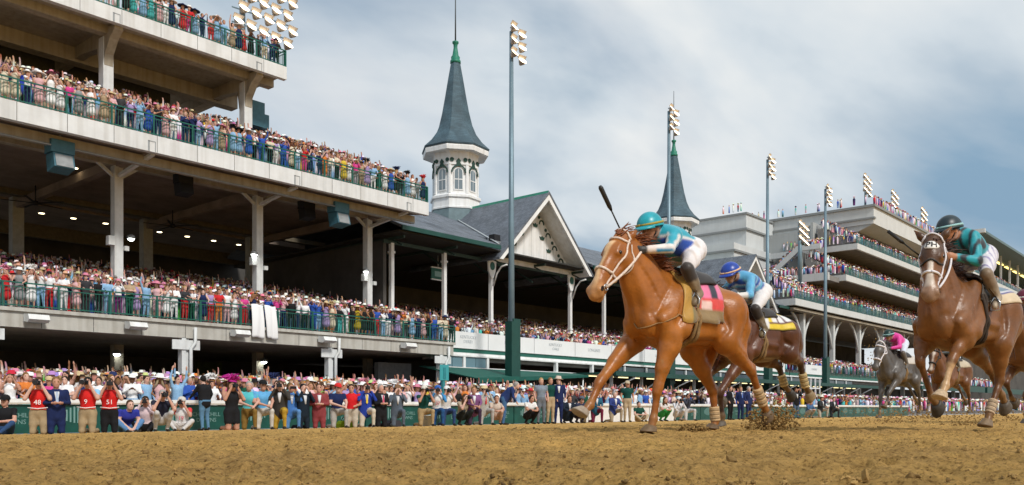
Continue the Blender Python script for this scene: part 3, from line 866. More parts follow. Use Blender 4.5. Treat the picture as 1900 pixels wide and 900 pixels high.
# booths with windows under the balcony
bt = thing('window_booth', 'white framed booth with tall windows above the green awning', 'booth', (42, 42, 2.5))
MB().box((40.6, 42.0, 2.9), (62, 42.35, 3.12)).build('sill', M_TRIM, bt)
MB().box((40.6, 42.0, 3.86), (62, 42.35, 3.97)).build('head', M_TRIM, bt)
for i, x in enumerate((40.7, 43.0, 45.4, 48.6, 53.4, 58.2)):
    MB().box((x - .11, 42.02, 3.12), (x + .11, 42.3, 3.86)).build('post', M_TRIM, bt)
for i, (a0, a1) in enumerate(((40.85, 41.85), (41.9, 42.85), (43.15, 44.2), (44.25, 45.25))):
    MB().box((a0, 42.12, 3.14), (a1, 42.16, 3.84)).build('window_pane', mat('booth_glass', (.12, .22, .26), .08, spec=.8), bt)
M_AWN = mat('green_awning_cloth', (.008, .10, .075), .75, var=.2, vscale=1.2)
aw = thing('awning', 'dark green cloth awning over the apron below the window booth', 'awning', (45, 40, 2))
top_ = [(38.6, 41.9, 3.06), (55.2, 41.9, 3.06), (55.2, 40.3, 2.86), (38.6, 36.6, 2.12)]
low_ = [(q_[0], q_[1], q_[2] - .06) for q_ in top_]
MB().add(top_ + low_, [(3, 2, 1, 0), (4, 5, 6, 7), (0, 1, 5, 4), (1, 2, 6, 5), (2, 3, 7, 6), (3, 0, 4, 7)]).build('canopy', M_AWN, aw)
v0, v1 = (38.6, 36.58, 2.14), (55.2, 40.28, 2.88)
MB().add([v0, v1, (55.2, 40.28, 2.7), (38.6, 36.58, 1.82), (38.6, 36.64, 2.14), (55.2, 40.34, 2.88), (55.2, 40.34, 2.7), (38.6, 36.64, 1.82)], [(0, 3, 2, 1), (4, 5, 6, 7), (0, 1, 5, 4), (3, 7, 6, 2), (0, 4, 7, 3), (1, 2, 6, 5)]).build('valance', M_AWN, aw)
for x in (39.6, 44.5, 49.5, 54.6):
    MB().tube([(x, 40.4, .1), (x, 40.4, 2.72)], .06).build('post', M_TRIM, aw)
for i, (x0, x1, z) in enumerate(((55.4, 73, 2.95), (73.4, 92, 2.95), (92.4, 118, 2.95))):
    lab = ['thin green canopy roof right of the cloth awning', 'thin green canopy roof behind the leading horse', 'thin green canopy roof behind the white scaffold frame'][i]
    aw = thing('canopy_roof', lab, 'canopy', (x0, 40, 2), 'thin green canopy roofs')
    MB().box((x0, 38.0, z), (x1, 42.3, z + .14)).build('roof_sheet', M_GREEND, aw)
    MB().box((x0, 37.8, z - .16), (x1, 38.0, z + .2)).build('fascia', M_GREEND, aw)
    n = int((x1 - x0) / 4.4)
    for q in range(n):
        x = x0 + 1.5 + q * 4.4
        MB().box((x - .1, 39.2, .1), (x + .1, 39.4, z)).build('post', M_TRIM, aw)
        MB().tube([(x + .3, 38.9, .1), (x + .3, 38.9, z - 1.0), (x + .5, 38.6, z - .75), (x + 1.4, 37.9, z - .2)], .07, 6).build('downpipe', M_TRIM, aw)
    for q in range(int((x1 - x0) / 2.2)):
        x = x0 + .8 + q * 2.2
        MB().box((x, 41.0, z - .12), (x + 1.3, 41.15, z - .05)).build('tube_light', mat('tube_glow', (.9, .9, .7), .5, emit=(1, .85, .45), estr=1.6), aw)
# enclosed long window strip below the banners farther along
MB().box((62.2, 42.2, 3.15), (118, 42.3, 3.85)).build('window_strip', M_GLASS, rs)
for q in range(16):
    x = 63 + q * 3.5
    MB().box((x - .07, 42.05, 3.1), (x + .07, 42.18, 3.9)).build('mullion', M_TRIM, rs)

# ================================================================ FLOODLIGHT POLES
M_POLE = mat('pole_galvanised', (.17, .25, .30), .45, metal=.35, var=.15, vscale=1)
M_HOOD = mat('lamp_hood', (.40, .36, .32), .4, metal=.3)
M_FLOOD = mat('floodlight_glow', (1, .95, .85), .5, emit=(1, .80, .55), estr=4.5)
def lamp_part(parent, c, k=1.0, yaw=0.0):
    """one hooded floodlight aimed down at the track"""
    rot = Matrix.Rotation(yaw, 3, 'Z')
    def T(v): return Vector(c) + rot @ (Vector(v) * k)
    n = 10; vs = []; fs = []
    prof = [(.10, -.42, 0), (.30, -.18, .0), (.40, .10, -.05)]
    tilt = Matrix.Rotation(R(-38), 3, 'X')
    for r_, y, z in prof:
        for i in range(n):
            a = 2 * math.pi * i / n
            vs.append(T(tilt @ Vector((r_ * math.cos(a) * 1.1, -y - .0, r_ * math.sin(a)))))
    for j in range(2):
        for i in range(n):
            fs.append((j * n + i, j * n + (i + 1) % n, (j + 1) * n + (i + 1) % n, (j + 1) * n + i))
    fs.append(tuple(range(n)))
    m = MB().add(vs, fs, 0, True)
    hv = [T(tilt @ Vector((x, y, z))) for x, y, z in ((-.46, -.05, .30), (.46, -.05, .30), (.50, -.45, .36), (-.50, -.45, .36))]   # visor
    hv2 = [p + Vector((0, 0, .02)) for p in hv]
    m.add(hv + hv2, [(0, 1, 2, 3), (7, 6, 5, 4), (0, 4, 5, 1), (1, 5, 6, 2), (2, 6, 7, 3), (3, 7, 4, 0)])
    lamp = m.build('lamp', M_HOOD, parent)
    gv = [T(tilt @ Vector((.41 * math.cos(2 * math.pi * i / n) * 1.1, -.125, .41 * math.sin(2 * math.pi * i / n)))) for i in range(n)]
    MB().add(gv, [tuple(range(n))]).build('lens', M_FLOOD, lamp)
def light_pole(x, y, z0, z1, rows, label, r0=.24, k=1.0, box=True, per=2):
    t = thing('light_pole', label, 'light pole', (x, y, z0), 'tall floodlight poles')
    MB().tube([(x, y, z0), (x, y, z1)], [r0, r0 * .55], 12).build('shaft', M_POLE, t)
    if box:
        MB().box((x - .1, y - .28, 2.4), (x + .62, y + .28, 6.3)).box((x - .3, y - .3, .2), (x + .3, y + .3, 6.1)).build('base_cabinet', M_GREEND, t)
    for i in range(rows):
        z = z1 + .25 - i * .86 * k
        MB().bar((x - .1, y, z), (x + .95 * k, y - .1, z), .07, .07).build('crossarm', M_POLE, t)
        for j in range(per):
            lamp_part(t, (x + (-.05 + .82 * j) * k, y - .3, z - .1 - .3 * j), k * .68, yaw=.15 - .3 * j)
    return t
light_pole(43.8, 38.4, 0, 25.7, 3, 'tall floodlight pole standing left of the white gable')
light_pole(65.2, 39.0, 0, 26.0, 3, 'tall floodlight pole beside the far spire', k=.95)
light_pole(84.6, 38.9, 0, 26.0, 3, 'tall floodlight pole between the far spire and the distant stand', k=.95)
light_pole(100.4, 39.0, 0, 26.0, 3, 'tall floodlight pole in front of the distant stand', k=.95)
# bank of lamps above the topmost tier
t = thing('floodlight_bank', 'large bank of lit floodlights above the topmost tier', 'floodlight', (32.4, 53, 22))
MB().tube([(32.4, 53, 22), (32.4, 53, 30)], .2, 10).build('shaft', M_POLE, t)
for i in range(4):
    z = 26.5 + i * 1.0
    MB().bar((31.6, 53, z + .1), (36.1, 52.6, z + .1), .07, .07).build('crossarm', M_POLE, t)
    for j in range(5):
        lamp_part(t, (31.8 + j * .98 + .4 * (i % 2), 52.5, z - .1 * j), .82, yaw=.1)

# small green sign under the roof, white pipe frame by the far apron
t = thing('hanging_sign', 'small green sign with white edges under the roofed stand', 'sign', (48.1, 50, 10.6))
MB().box((-.75, -.04, 0), (.75, .04, .85)).build('board', M_GREEN, t, world=False)
MB().box((-.75, -.06, .86), (.75, .06, .95)).build('edge_trim', M_TRIM, t, world=False)
MB().box((-.75, -.06, -.1), (.75, .06, -.01)).build('edge_trim', M_TRIM, t, world=False)
MB().box((-.03, -.02, .95), (.03, .02, 1.9)).build('hanger', M_GREY, t, world=False)
MB().box((-.4, -.06, .2), (.4, -.045, .62)).build('printed_panel', mat('sign_print', (.25, .42, .42), .6), t, world=False)
t = thing('pipe_frame', 'white pipe frame standing on the far apron', 'frame', (80.2, 33, 0))
for k in range(4): MB().box((k * 1.1 - .05, -.05, 0), (k * 1.1 + .05, .05, 3.25)).build('post', M_TRIM, t, world=False)
for z in (3.2, 2.2): MB().box((.05, -.04, z - .05), (3.25, .04, z + .05)).build('crossbar', M_TRIM, t, world=False)
# ================================================================ DISTANT CLUBHOUSE STAND (right)
M_FARC = mat('far_concrete', (.58, .60, .60), .8, var=.08, vscale=.5, streak=.06)
M_FARW = mat('far_wall', (.40, .42, .42), .85, var=.1, vscale=.4, streak=.06)
M_FGLASS = mat('green_glass_rail', (.008, .10, .085), .25, spec=.3, alpha=.45)
fs_ = thing('clubhouse_stand', 'distant grey stand with stepped balconies and a flat roof', 'grandstand', (130, 50, 0))
FE = 192
tiers = [(14.25, 106.0, 45.0), (19.3, 123.5, 45.0), (24.4, 128.0, 45.0)]
for i, (z, x0, p) in enumerate(tiers):
    MB().box((x0, p, z - .85), (FE, p + .4, z)).build('balcony_fascia', M_FARC, fs_)
    MB().box((x0, p + .4, z - .85), (x0 + .4, p + 14, z)).build('balcony_fascia', M_FARC, fs_)
    MB().box((x0 + .4, p + .4, z - .6), (FE, p + 12, z - .05)).build('deck', M_STEP, fs_)
    b = MB()
    for k in range(6):
        b.box((x0 + 1, p + 1.2 + k * .85, z - .04), (FE, p + 1.2 + (k + 1) * .85, z + .50 * (k + 1)))
    b.build('seating_steps', M_STEP, fs_)
    MB().box((x0 + .5, p + 6.8, z + .0), (FE, p + 7.2, z + 4.1)).build('back_wall', M_FARW if i else M_WALLD, fs_)
    for k in range(7):
        x = x0 + 4 + k * 9
        MB().box((x, p + 6.6, z + 1.6), (x + 5, p + 6.78, z + 3.4)).build('window', M_GLASS, fs_)
# service block standing behind the balconies, its flank towards the camera
MB().box((129, 52.3, 13.3), (FE, 75, 27.5)).build('main_block', M_FARW, fs_)
MB().box((116, 58.5, 12), (129, 75, 24.5)).build('stair_block', M_FARC, fs_)
MB().box((106.5, 59.0, 13.5), (116, 75, 19)).build('stair_block', M_FARW, fs_)
# flat roof with a deep parapet
MB().box((132.5, 44.2, 27.9), (FE, 75, 30.4)).build('roof_parapet', M_FARC, fs_)
MB().box((132.2, 43.9, 30.4), (FE, 75, 30.75)).build('roof_coping', mat('coping_grey', (.24, .25, .25), .7), fs_)
MB().prism([(44.3, 27.88), (46.5, 27.0), (52, 26.6), (52, 27.88)], 'x', 132.6, FE).build('roof_soffit', M_FARW, fs_)
MB().box((123, 60, 24.5), (132.5, 80, 30.0)).build('roof_parapet', M_FARC, fs_)
MB().box((122.8, 59.8, 30.0), (132.2, 80, 30.3)).build('roof_coping', MATS['coping_grey'], fs_)
# sloping stair parapet on the flank
MB().prism([(49, 24.35), (52.5, 24.35), (56.8, 20.9), (64, 20.9), (64, 20.2), (56.5, 20.2), (52.2, 23.6), (49, 23.6)], 'x', 124.2, 124.6).build('stair_parapet', M_FARC, fs_)
MB().prism([(46, 19.28), (70, 19.28), (70, 18.2), (46, 18.2)], 'x', 119.5, 119.9).build('stair_parapet', M_FARC, fs_)
MB().box((119.9, 46, 18.2), (123.5, 62, 18.9)).build('deck', M_STEP, fs_)
# columns with curved brackets under the first balcony
for k in range(8):
    x = 112 + k * 10.5
    MB().box((x - .3, 46.3, .2), (x + .3, 46.9, 13.2)).build('column', M_FARC, fs_)
    for sgn in (-1, 1):
        pts = [(x + sgn * .3, 46.6, 8.8 + 0), (x + sgn * .9, 46.6, 10.6), (x + sgn * 2.2, 46.6, 12.2), (x + sgn * 3.9, 46.6, 13.1)]
        MB().tube(pts, .17, 6).build('bracket', M_FARC, fs_)
MB().box((106.4, 45.4, 12.9), (FE, 60, 13.19)).build('soffit', M_SOFF, fs_)
MB().box((112, 66, 4), (FE, 66.4, 13.1)).build('back_wall', M_WALLD, fs_)
b = MB()
for i in range(24):
    b.box((132, 43 + i * .85, 3.6 + i * .17), (FE, 43 + (i + 1) * .85, 4.3 + i * .17))
b.build('seating_steps', M_STEP, fs_)
MB().box((150, 42.4, 3.4), (FE, 42.95, 4.5)).build('balcony_fascia', M_GREEND, fs_)
MB().box((150, 47, .2), (FE, 47.3, 3.5)).build('lower_wall', M_WALLD, fs_)
# pale curved canopy at the flank (rounded bay)
cv = MB()
prof = [(58.0, 17.2), (58.3, 19.0), (59.4, 20.6), (61.5, 21.7), (66, 22.4), (74, 22.6), (74, 17.2)]
cv.prism(prof, 'x', 104.0, 116.0)
cv.build('rounded_bay', mat('bay_render', (.42, .47, .46), .6, var=.1), fs_)
def glass_rail(label, x0, x1, p, z, grp='green glass railings of the distant stand'):
    t = thing('glass_railing', label, 'railing', (x0, p, z), grp)
    n = int((x1 - x0) / 3.2)
    for k in range(n):
        a = x0 + k * 3.2
        o = MB().box((a + .04, p, z + .06), (a + 3.14, p + .03, z + 1.0)).build('pane', M_FGLASS, t)
    MB().box((x0, p - .02, z + 1.0), (x1, p + .05, z + 1.08)).build('top_rail', M_GREEND, t)
glass_rail('green glass railing on the lowest balcony of the distant stand', 106.1, 190, 45.15, 14.25)
glass_rail('green glass railing on the middle balcony of the distant stand', 123.6, 190, 45.15, 19.3)
glass_rail('green glass railing on the upper balcony of the distant stand', 128.1, 190, 45.15, 24.4)
# lamps on the far roof
def roof_lights(x, y, z, label, n=8, k=1.15):
    t = thing('floodlight_bank', label, 'floodlight', (x, y, z), 'floodlight banks on the distant roof')
    MB().tube([(x, y, z), (x, y, z + 3.2)], .16, 8).build('shaft', M_POLE, t)
    for i in range(n):
        lamp_part(t, (x + (i % 3 - .9) * .95 * k, y - .3, z + 2.6 + (i // 3) * .85 * k - .25 * (i % 3)), k * .75)
roof_lights(134.2, 46, 30.75, 'bank of lit floodlights on the near corner of the distant roof', 9)
roof_lights(147, 46, 30.75, 'second bank of lit floodlights along the distant roof', 9)
roof_lights(163, 46, 30.75, 'third bank of lit floodlights along the distant roof', 9)
roof_lights(186, 46, 30.75, 'farthest bank of lit floodlights along the distant roof', 9)
t = thing('floodlight_bank', 'bank of lit floodlights on a post before the stair block', 'floodlight', (116, 48.6, 18))
MB().tube([(116, 48.6, 17.2), (116, 48.6, 26)], .3, 8).box((115.5, 48.2, 16.4), (116.5, 49, 17.4)).build('shaft', M_POLE, t)
for i in range(9):
    lamp_part(t, (115.0 + (i % 3) * 1.05, 48.1, 23.6 + (i // 3) * 1.0 - .25 * (i % 3)), .9)

# farther stand with an open steel roof, at the right edge
os_ = thing('open_roof_stand', 'farthest stand at the right edge with an open steel roof lit in yellow', 'grandstand', (200, 50, 0))
for z in (14.2, 21.0, 28.2):
    MB().box((194, 45, z - 1.0), (420, 45.4, z)).build('balcony_fascia', M_FARC, os_)
    MB().box((194, 45.4, z - .6), (420, 58, z - .02)).build('deck', M_STEP, os_)
    MB().box((194, 45.1, z), (420, 45.14, z + 1.05)).build('glass_front', M_FGLASS, os_)
    MB().box((194, 54, z), (420, 54.3, z + 5.6)).build('back_wall', M_WALLD, os_)
MB().prism([(43, 36.4), (60, 34.0), (60, 33.5), (43, 35.9)], 'x', 194, 420).build('roof', mat('far_roof_steel', (.10, .16, .17), .5, var=.2), os_)
MB().box((193.6, 42.8, 35.8), (194.4, 60, 36.6)).build('roof_end', M_FARC, os_)
for k in range(12):
    x = 197 + k * 9
    MB().box((x - .15, 46, 28.2), (x + .15, 46.4, 35.8)).build('roof_post', M_FARC, os_)
    MB().box((x - 3, 48, 34.95), (x + 3, 48.6, 35.05)).build('strip_light', mat('yellow_strip', (.9, .7, .2), .5, emit=(1, .72, .22), estr=2.5), os_)
MB().box((194, 42.4, 3.4), (420, 42.95, 4.5)).build('balcony_fascia', M_GREEND, os_)
MB().box((194, 47, .2), (420, 47.3, 13.2)).build('lower_wall', M_WALLD, os_)

for x0, x1, y0, z in ((122.6, 132.2, 59.7, 27.6), (115.7, 129, 58.2, 23.2), (115.7, 129, 58.2, 17.6), (132.3, 133, 44.0, 28.6)):   # cornice bands on the flank
    MB().box((x0, y0, z), (x1, 75, z + .28)).build('cornice_band', MATS['coping_grey'], fs_)
# ================================================================ BODY MODELLER: blended tapered limbs -> one continuous surface
def cone(a, b, ra, rb, tag=0, k=.03, sq=(1, 1, 1)):
    return dict(a=np.array(a, float), b=np.array(b, float), ra=ra, rb=rb, tag=tag, k=k, sq=np.array(sq, float))
def ball(c, r, tag=0, k=.03, sq=(1, 1, 1)):
    return cone(c, c, r, r, tag, k, sq)
def chain(pts, rs, tag=0, k=.03, sq=(1, 1, 1)):
    return [cone(pts[i], pts[i + 1], rs[i], rs[i + 1], tag, k, sq) for i in range(len(pts) - 1)]
def prim_d(p, P):
    a = p['a'] / p['sq']; b = p['b'] / p['sq']
    ba = b - a; l2 = float(ba @ ba)
    if P.dtype == np.float32:
        a = a.astype(np.float32); ba = ba.astype(np.float32)
    if (p['sq'] == 1).all(): pa = P - a
    else: pa = P / p['sq'].astype(P.dtype) - a
    if l2 < 1e-10:
        d = np.sqrt(np.einsum('...i,...i', pa, pa)) - p['ra']
    else:
        t = np.clip(pa @ ba / l2, 0, 1)
        q = pa - t[..., None] * ba
        d = np.sqrt(np.einsum('...i,...i', q, q)) - (p['ra'] + (p['rb'] - p['ra']) * t)
    return d * (float(p['sq'].min()) + 1) / 2
def smin(a, b, k):
    h = np.maximum(k - np.abs(a - b), 0) / k
    return np.minimum(a, b) - h * h * k * .25
def smax(a, b, k):
    return -smin(-a, -b, k)
def sdf_points(prims, P):
    f = np.full(P.shape[:-1], 10.0)
    for p in prims:
        f = smax(f, -prim_d(p, P), p['k']) if p.get('cut') else smin(f, prim_d(p, P), p['k'])
    return f
def sdf_tag(prims, P):
    best = np.full(P.shape[:-1], 10.0); tg = np.zeros(P.shape[:-1], int)
    for p in prims:
        d = prim_d(p, P); m = d < best
        best = np.where(m, d, best); tg = np.where(m, p['tag'], tg)
    return tg
def sdf_surface(prims, h, smooth=2):
    lo = np.min([np.minimum(p['a'] - p['ra'] * p['sq'], p['b'] - p['rb'] * p['sq']) for p in prims], 0) - 3 * h
    hi = np.max([np.maximum(p['a'] + p['ra'] * p['sq'], p['b'] + p['rb'] * p['sq']) for p in prims], 0) + 3 * h
    n = np.ceil((hi - lo) / h).astype(int) + 1
    ax = [lo[i] + h * np.arange(n[i]) for i in range(3)]
    f = np.full(n, 10.0, dtype=np.float32)
    for p in prims:
        m = p['k'] + 3 * h
        l = np.minimum(p['a'] - p['ra'] * p['sq'], p['b'] - p['rb'] * p['sq']) - m
        u = np.maximum(p['a'] + p['ra'] * p['sq'], p['b'] + p['rb'] * p['sq']) + m
        i0 = np.clip(np.floor((l - lo) / h).astype(int), 0, n - 1); i1 = np.clip(np.ceil((u - lo) / h).astype(int) + 1, 1, n)
        s = tuple(slice(i0[i], i1[i]) for i in range(3))
        P = np.stack(np.meshgrid(*[ax[i][s[i]] for i in range(3)], indexing='ij'), -1).astype(np.float32)
        f[s] = smax(f[s], -prim_d(p, P), p['k']) if p.get('cut') else smin(f[s], prim_d(p, P), p['k'])
    # surface nets
    ins = f < 0
    c = np.zeros(n - 1, int)
    corners = [(i, j, k) for i in (0, 1) for j in (0, 1) for k in (0, 1)]
    def sub(A, o): return A[o[0]:n[0] - 1 + o[0], o[1]:n[1] - 1 + o[1], o[2]:n[2] - 1 + o[2]]
    for o in corners: c += sub(ins, o)
    act = (c > 0) & (c < 8)
    idx = -np.ones(act.shape, int); ids = np.argwhere(act); idx[act] = np.arange(len(ids))
    acc = np.zeros((len(ids), 3)); cnt = np.zeros(len(ids))
    vals = {o: sub(f, o)[act] for o in corners}
    for o in corners:
        for d in range(3):
            if o[d]: continue
            o2 = list(o); o2[d] = 1; o2 = tuple(o2)
            a, b = vals[o], vals[o2]
            m = (a < 0) != (b < 0)
            t = np.where(m, a / np.where(m, a - b, 1), 0)
            q = np.array(o, float)[None].repeat(len(ids), 0); q[:, d] += t
            acc[m] += q[m]; cnt[m] += 1
    V = lo + h * (ids + acc / cnt[:, None])
    F = []
    for d in range(3):
        e1, e2 = [(1, 2), (2, 0), (0, 1)][d]
        s0 = [slice(None)] * 3; s1 = [slice(None)] * 3
        s0[d] = slice(0, n[d] - 1); s1[d] = slice(1, n[d])
        A = ins[tuple(s0)]; B = ins[tuple(s1)]
        x = np.argwhere(A != B)
        x = x[(x[:, e1] > 0) & (x[:, e2] > 0) & (x[:, e1] < n[e1] - 1) & (x[:, e2] < n[e2] - 1)]
        def g(da, db):
            y = x.copy(); y[:, e1] -= da; y[:, e2] -= db
            return idx[y[:, 0], y[:, 1], y[:, 2]]
        q = np.stack([g(1, 1), g(0, 1), g(0, 0), g(1, 0)], 1)
        flip = ~A[x[:, 0], x[:, 1], x[:, 2]]
        q[flip] = q[flip][:, ::-1]
        F.append(q)
    F = np.concatenate(F)
    for _ in range(smooth):
        S = np.zeros_like(V); W = np.zeros(len(V))
        for i in range(4):
            np.add.at(S, F[:, i], V[F[:, (i + 1) % 4]]); np.add.at(W, F[:, i], 1)
            np.add.at(S, F[:, i], V[F[:, (i + 3) % 4]]); np.add.at(W, F[:, i], 1)
        V = V * .45 + .55 * S / W[:, None]
    return V, F
def snap(prims, P, off=.006, it=6):
    """pull points on to the skin (plus an offset)"""
    P = np.array(P, float); e = .004
    lo, hi = P.min(0) - .12, P.max(0) + .12
    near = [p for p in prims if (np.minimum(p['a'] - p['ra'] * p['sq'], p['b'] - p['rb'] * p['sq']) < hi).all() and (np.maximum(p['a'] + p['ra'] * p['sq'], p['b'] + p['rb'] * p['sq']) > lo).all()] or prims
    E = np.concatenate([np.zeros((1, 3)), np.eye(3) * e, -np.eye(3) * e])
    for _ in range(it):
        d = sdf_points(near, P[None] + E[:, None])
        g = (d[1:4] - d[4:7]).T / (2 * e)
        gl = np.linalg.norm(g, axis=-1, keepdims=True) + 1e-6
        P = P - (d[0] - off)[..., None] * g / gl ** 2 * .85
    return P
def resample(pts, n):
    pts = np.array(pts, float); d = np.r_[0, np.cumsum(np.linalg.norm(np.diff(pts, axis=0), axis=1))]
    t = np.linspace(0, d[-1], n)
    return np.stack([np.interp(t, d, pts[:, i]) for i in range(3)], 1)

def soften(col, F, n=1):
    """blend colours with their neighbours once so zone borders are not stepped"""
    for _ in range(n):
        S = col.copy(); W = np.ones(len(col))
        for i in range(4):
            np.add.at(S, F[:, i], col[F[:, (i + 1) % 4]]); np.add.at(W, F[:, i], 1)
        col = S / W[:, None]
    return col
# ================================================================ PEOPLE
# zones (material slots): 0 skin 1 hair 2 top 3 sleeve 4 bottom 5 shoe
def ppl(pose, dress=False, long_hair=False, jacket=False, short_sleeve=False, shorts=False, bulk=1.0):
    """person facing -Y, feet at z=0; returns limb list"""
    b = bulk
    v = lambda *a: np.array(a, float)
    hip = {1: v(.09, 0, .92), -1: v(-.09, 0, .92)}
    knee = {1: v(.10, -.02, .49), -1: v(-.10, -.02, .49)}
    ank = {1: v(.11, .03, .08), -1: v(-.11, .03, .08)}
    toe = {1: v(.13, -.15, .04), -1: v(-.13, -.15, .04)}
    pel, che, neck, head = v(0, 0, .96), v(0, 0, 1.30), v(0, .01, 1.47), v(0, -.02, 1.62)
    look = v(0, -1, -.02)
    el = {1: v(.26, .03, 1.16), -1: v(-.26, .03, 1.16)}; ha = {1: v(.24, -.10, .94), -1: v(-.24, -.10, .94)}
    def shift(d):
        nonlocal pel, che, neck, head
        pel = pel + d; che = che + d; neck = neck + d; head = head + d
        for s in (1, -1):
            hip[s] = hip[s] + d; el[s] = el[s] + d; ha[s] = ha[s] + d
    def tip(a):
        """lean the trunk forward by angle a about the pelvis"""
        nonlocal che, neck, head, look
        c, s_ = math.cos(a), math.sin(a)
        def r(q):
            d = q - pel; return pel + v(d[0], d[1] * c - d[2] * s_, d[1] * s_ + d[2] * c)
        che, neck, head = r(che), r(neck), r(head)
        for s in (1, -1): el[s] = r(el[s]); ha[s] = r(ha[s])
    def hands_at_face(out=.16, dz=0.0):
        for s in (1, -1):
            el[s] = v(s * .25, head[1] - .16, head[2] - .36 + dz); ha[s] = v(s * .075, head[1] - out, head[2] - .03 + dz)
    leg = 'stand'
    if pose == 'phone': hands_at_face(.30, .02)
    elif pose == 'binoc': hands_at_face(.15)
    elif pose == 'arm_up': ha[-1] = v(-.30, -.10, 2.03); el[-1] = v(-.30, -.03, 1.70)
    elif pose == 'arms_up':
        for s in (1, -1): el[s] = v(s * .30, -.06, 1.68); ha[s] = v(s * .26, -.12, 1.98)
    elif pose == 'clap':
        for s in (1, -1): el[s] = v(s * .26, -.06, 1.17); ha[s] = v(s * .04, -.32, 1.30)
    elif pose == 'rail':
        for s in (1, -1): el[s] = v(s * .28, -.10, 1.20); ha[s] = v(s * .20, -.33, 1.08)
    elif pose == 'folded':
        el[1], ha[1] = v(.27, -.06, 1.16), v(-.10, -.22, 1.20); el[-1], ha[-1] = v(-.27, -.06, 1.16), v(.10, -.20, 1.17)
    elif pose == 'cheer': ha[1] = v(.33, -.18, 1.95); el[1] = v(.33, -.08, 1.64); ha[-1] = v(-.06, -.28, 1.42); el[-1] = v(-.27, -.10, 1.2)
    elif pose.startswith('kneel'):                       # one knee on the ground, other foot planted
        shift(v(0, .02, -.42))
        knee[1] = v(.14, -.40, .52); ank[1] = v(.15, -.36, .09); toe[1] = v(.16, -.54, .04)
        knee[-1] = v(-.12, -.06, .09); ank[-1] = v(-.13, .38, .09); toe[-1] = v(-.13, .48, .05)
        if 'cam' in pose: tip(.12); hands_at_face(.17)
        elif 'rest' in pose: tip(.16); ha[1] = v(.12, -.42, .64); el[1] = v(.24, -.14, .78); ha[-1] = v(.02, -.38, .66); el[-1] = v(-.24, -.12, .76)
        elif 'phone' in pose: hands_at_face(.30, .0)
    elif pose.startswith('tall'):                        # upright on both knees
        shift(v(0, .0, -.44))
        for s in (1, -1):
            knee[s] = v(s * .11, -.06, .08); ank[s] = v(s * .11, .38, .09); toe[s] = v(s * .11, .49, .05)
        if 'cam' in pose: hands_at_face(.17)
        elif 'clap' in pose:
            for s in (1, -1): ha[s] = ha[s] + v(-s * .17, -.16, .22); el[s] = el[s] + v(0, -.05, .0)
        elif 'arm' in pose: ha[-1] = head + v(-.16, -.06, .10); el[-1] = head + v(-.34, -.05, -.14); ha[1] = v(.12, -.22, .66)
    elif pose.startswith('sit'):                         # on the ground, knees drawn up or crossed
        shift(v(0, .05, -.80))
        for s in (1, -1):
            knee[s] = v(s * .30, -.26, .30 if 'cross' not in pose else .20); ank[s] = v(s * (.10 if 'cross' not in pose else -.10), -.42, .08); toe[s] = v(s * (.10 if 'cross' not in pose else -.2), -.56, .05)
        if 'cam' in pose: tip(.15); hands_at_face(.18)
        elif 'lean' in pose:
            tip(.55)
            for s in (1, -1): el[s] = v(s * .24, -.22, .34); ha[s] = v(s * .07, -.40, .14)
        else:
            for s in (1, -1): el[s] = v(s * .30, -.14, .36); ha[s] = v(s * .06, -.34, .34)
    elif pose.startswith('squat'):
        shift(v(0, .12, -.62)); tip(.35)
        for s in (1, -1):
            knee[s] = v(s * .17, -.26, .50); ank[s] = v(s * .14, .06, .09); toe[s] = v(s * .16, -.12, .04)
        if 'cam' in pose: hands_at_face(.17)
        else:
            for s in (1, -1): ha[s] = v(s * .06, -.36, .52); el[s] = v(s * .24, -.16, .56)
    elif pose == 'bend': tip(.75); ha[1] = v(.14, -.46, .82); ha[-1] = v(-.14, -.46, .82); el[1] = v(.24, -.34, 1.0); el[-1] = v(-.24, -.34, 1.0)
    elif pose == 'reach': tip(.12); ha[1] = v(.16, -.52, 1.02); el[1] = v(.26, -.26, 1.12)
    P = []
    sq = (1.32 * b, 1, 1)
    top = 2
    P += [cone(pel + v(0, 0, .08), che, .118 * b, .135 * b, top, .05, (1.22, 1, 1)), cone(che, che + (neck - che) * .45, .13 * b, .10 * b, top, .05, (1.42, .95, 1))]
    P += [cone(pel, pel + v(0, .01, -.02), .128 * b, .13 * b, 4 if not dress else 2, .05, (1.28, 1, 1))]
    if jacket: P += [cone(pel + v(0, 0, -.10), che, .142 * b, .150 * b, top, .04, (1.22, 1, 1))]
    if dress and leg == 'stand' and not pose.startswith(('kneel', 'tall', 'sit', 'squat')):
        P += [cone(pel + v(0, 0, .02), v(0, .01, .52), .135, .20, 2, .05, (1.2, 1, 1))]
    elif dress:
        for s in (1, -1): P += [cone(hip[s], hip[s] * .4 + knee[s] * .6, .12, .10, 2, .05)]
    P += [cone(neck + v(0, 0, -.06), neck * .4 + head * .6, .055, .052, 0, .02)]
    P += [ball(head, .098, 0, .02, (.86, 1.02, 1.18)), cone(head + v(0, -.085, -.01), head + v(0, -.108, -.035), .012, .017, 0, .012), ball(head + v(0, -.035, -.075), .062, 0, .02)]
    P += [ball(head + v(0, .022, .030), .103, 1, .008, (.90, 1.0, 1.10))]
    if long_hair:
        P += [cone(head + v(0, .05, 0), head + v(0, .085, -.26), .095, .07, 1, .02, (1.1, .8, 1))]
        for s in (1, -1): P += [cone(head + v(s * .078, .02, .0), head + v(s * .095, .03, -.20), .04, .045, 1, .02)]
    d_sh = (neck - che)
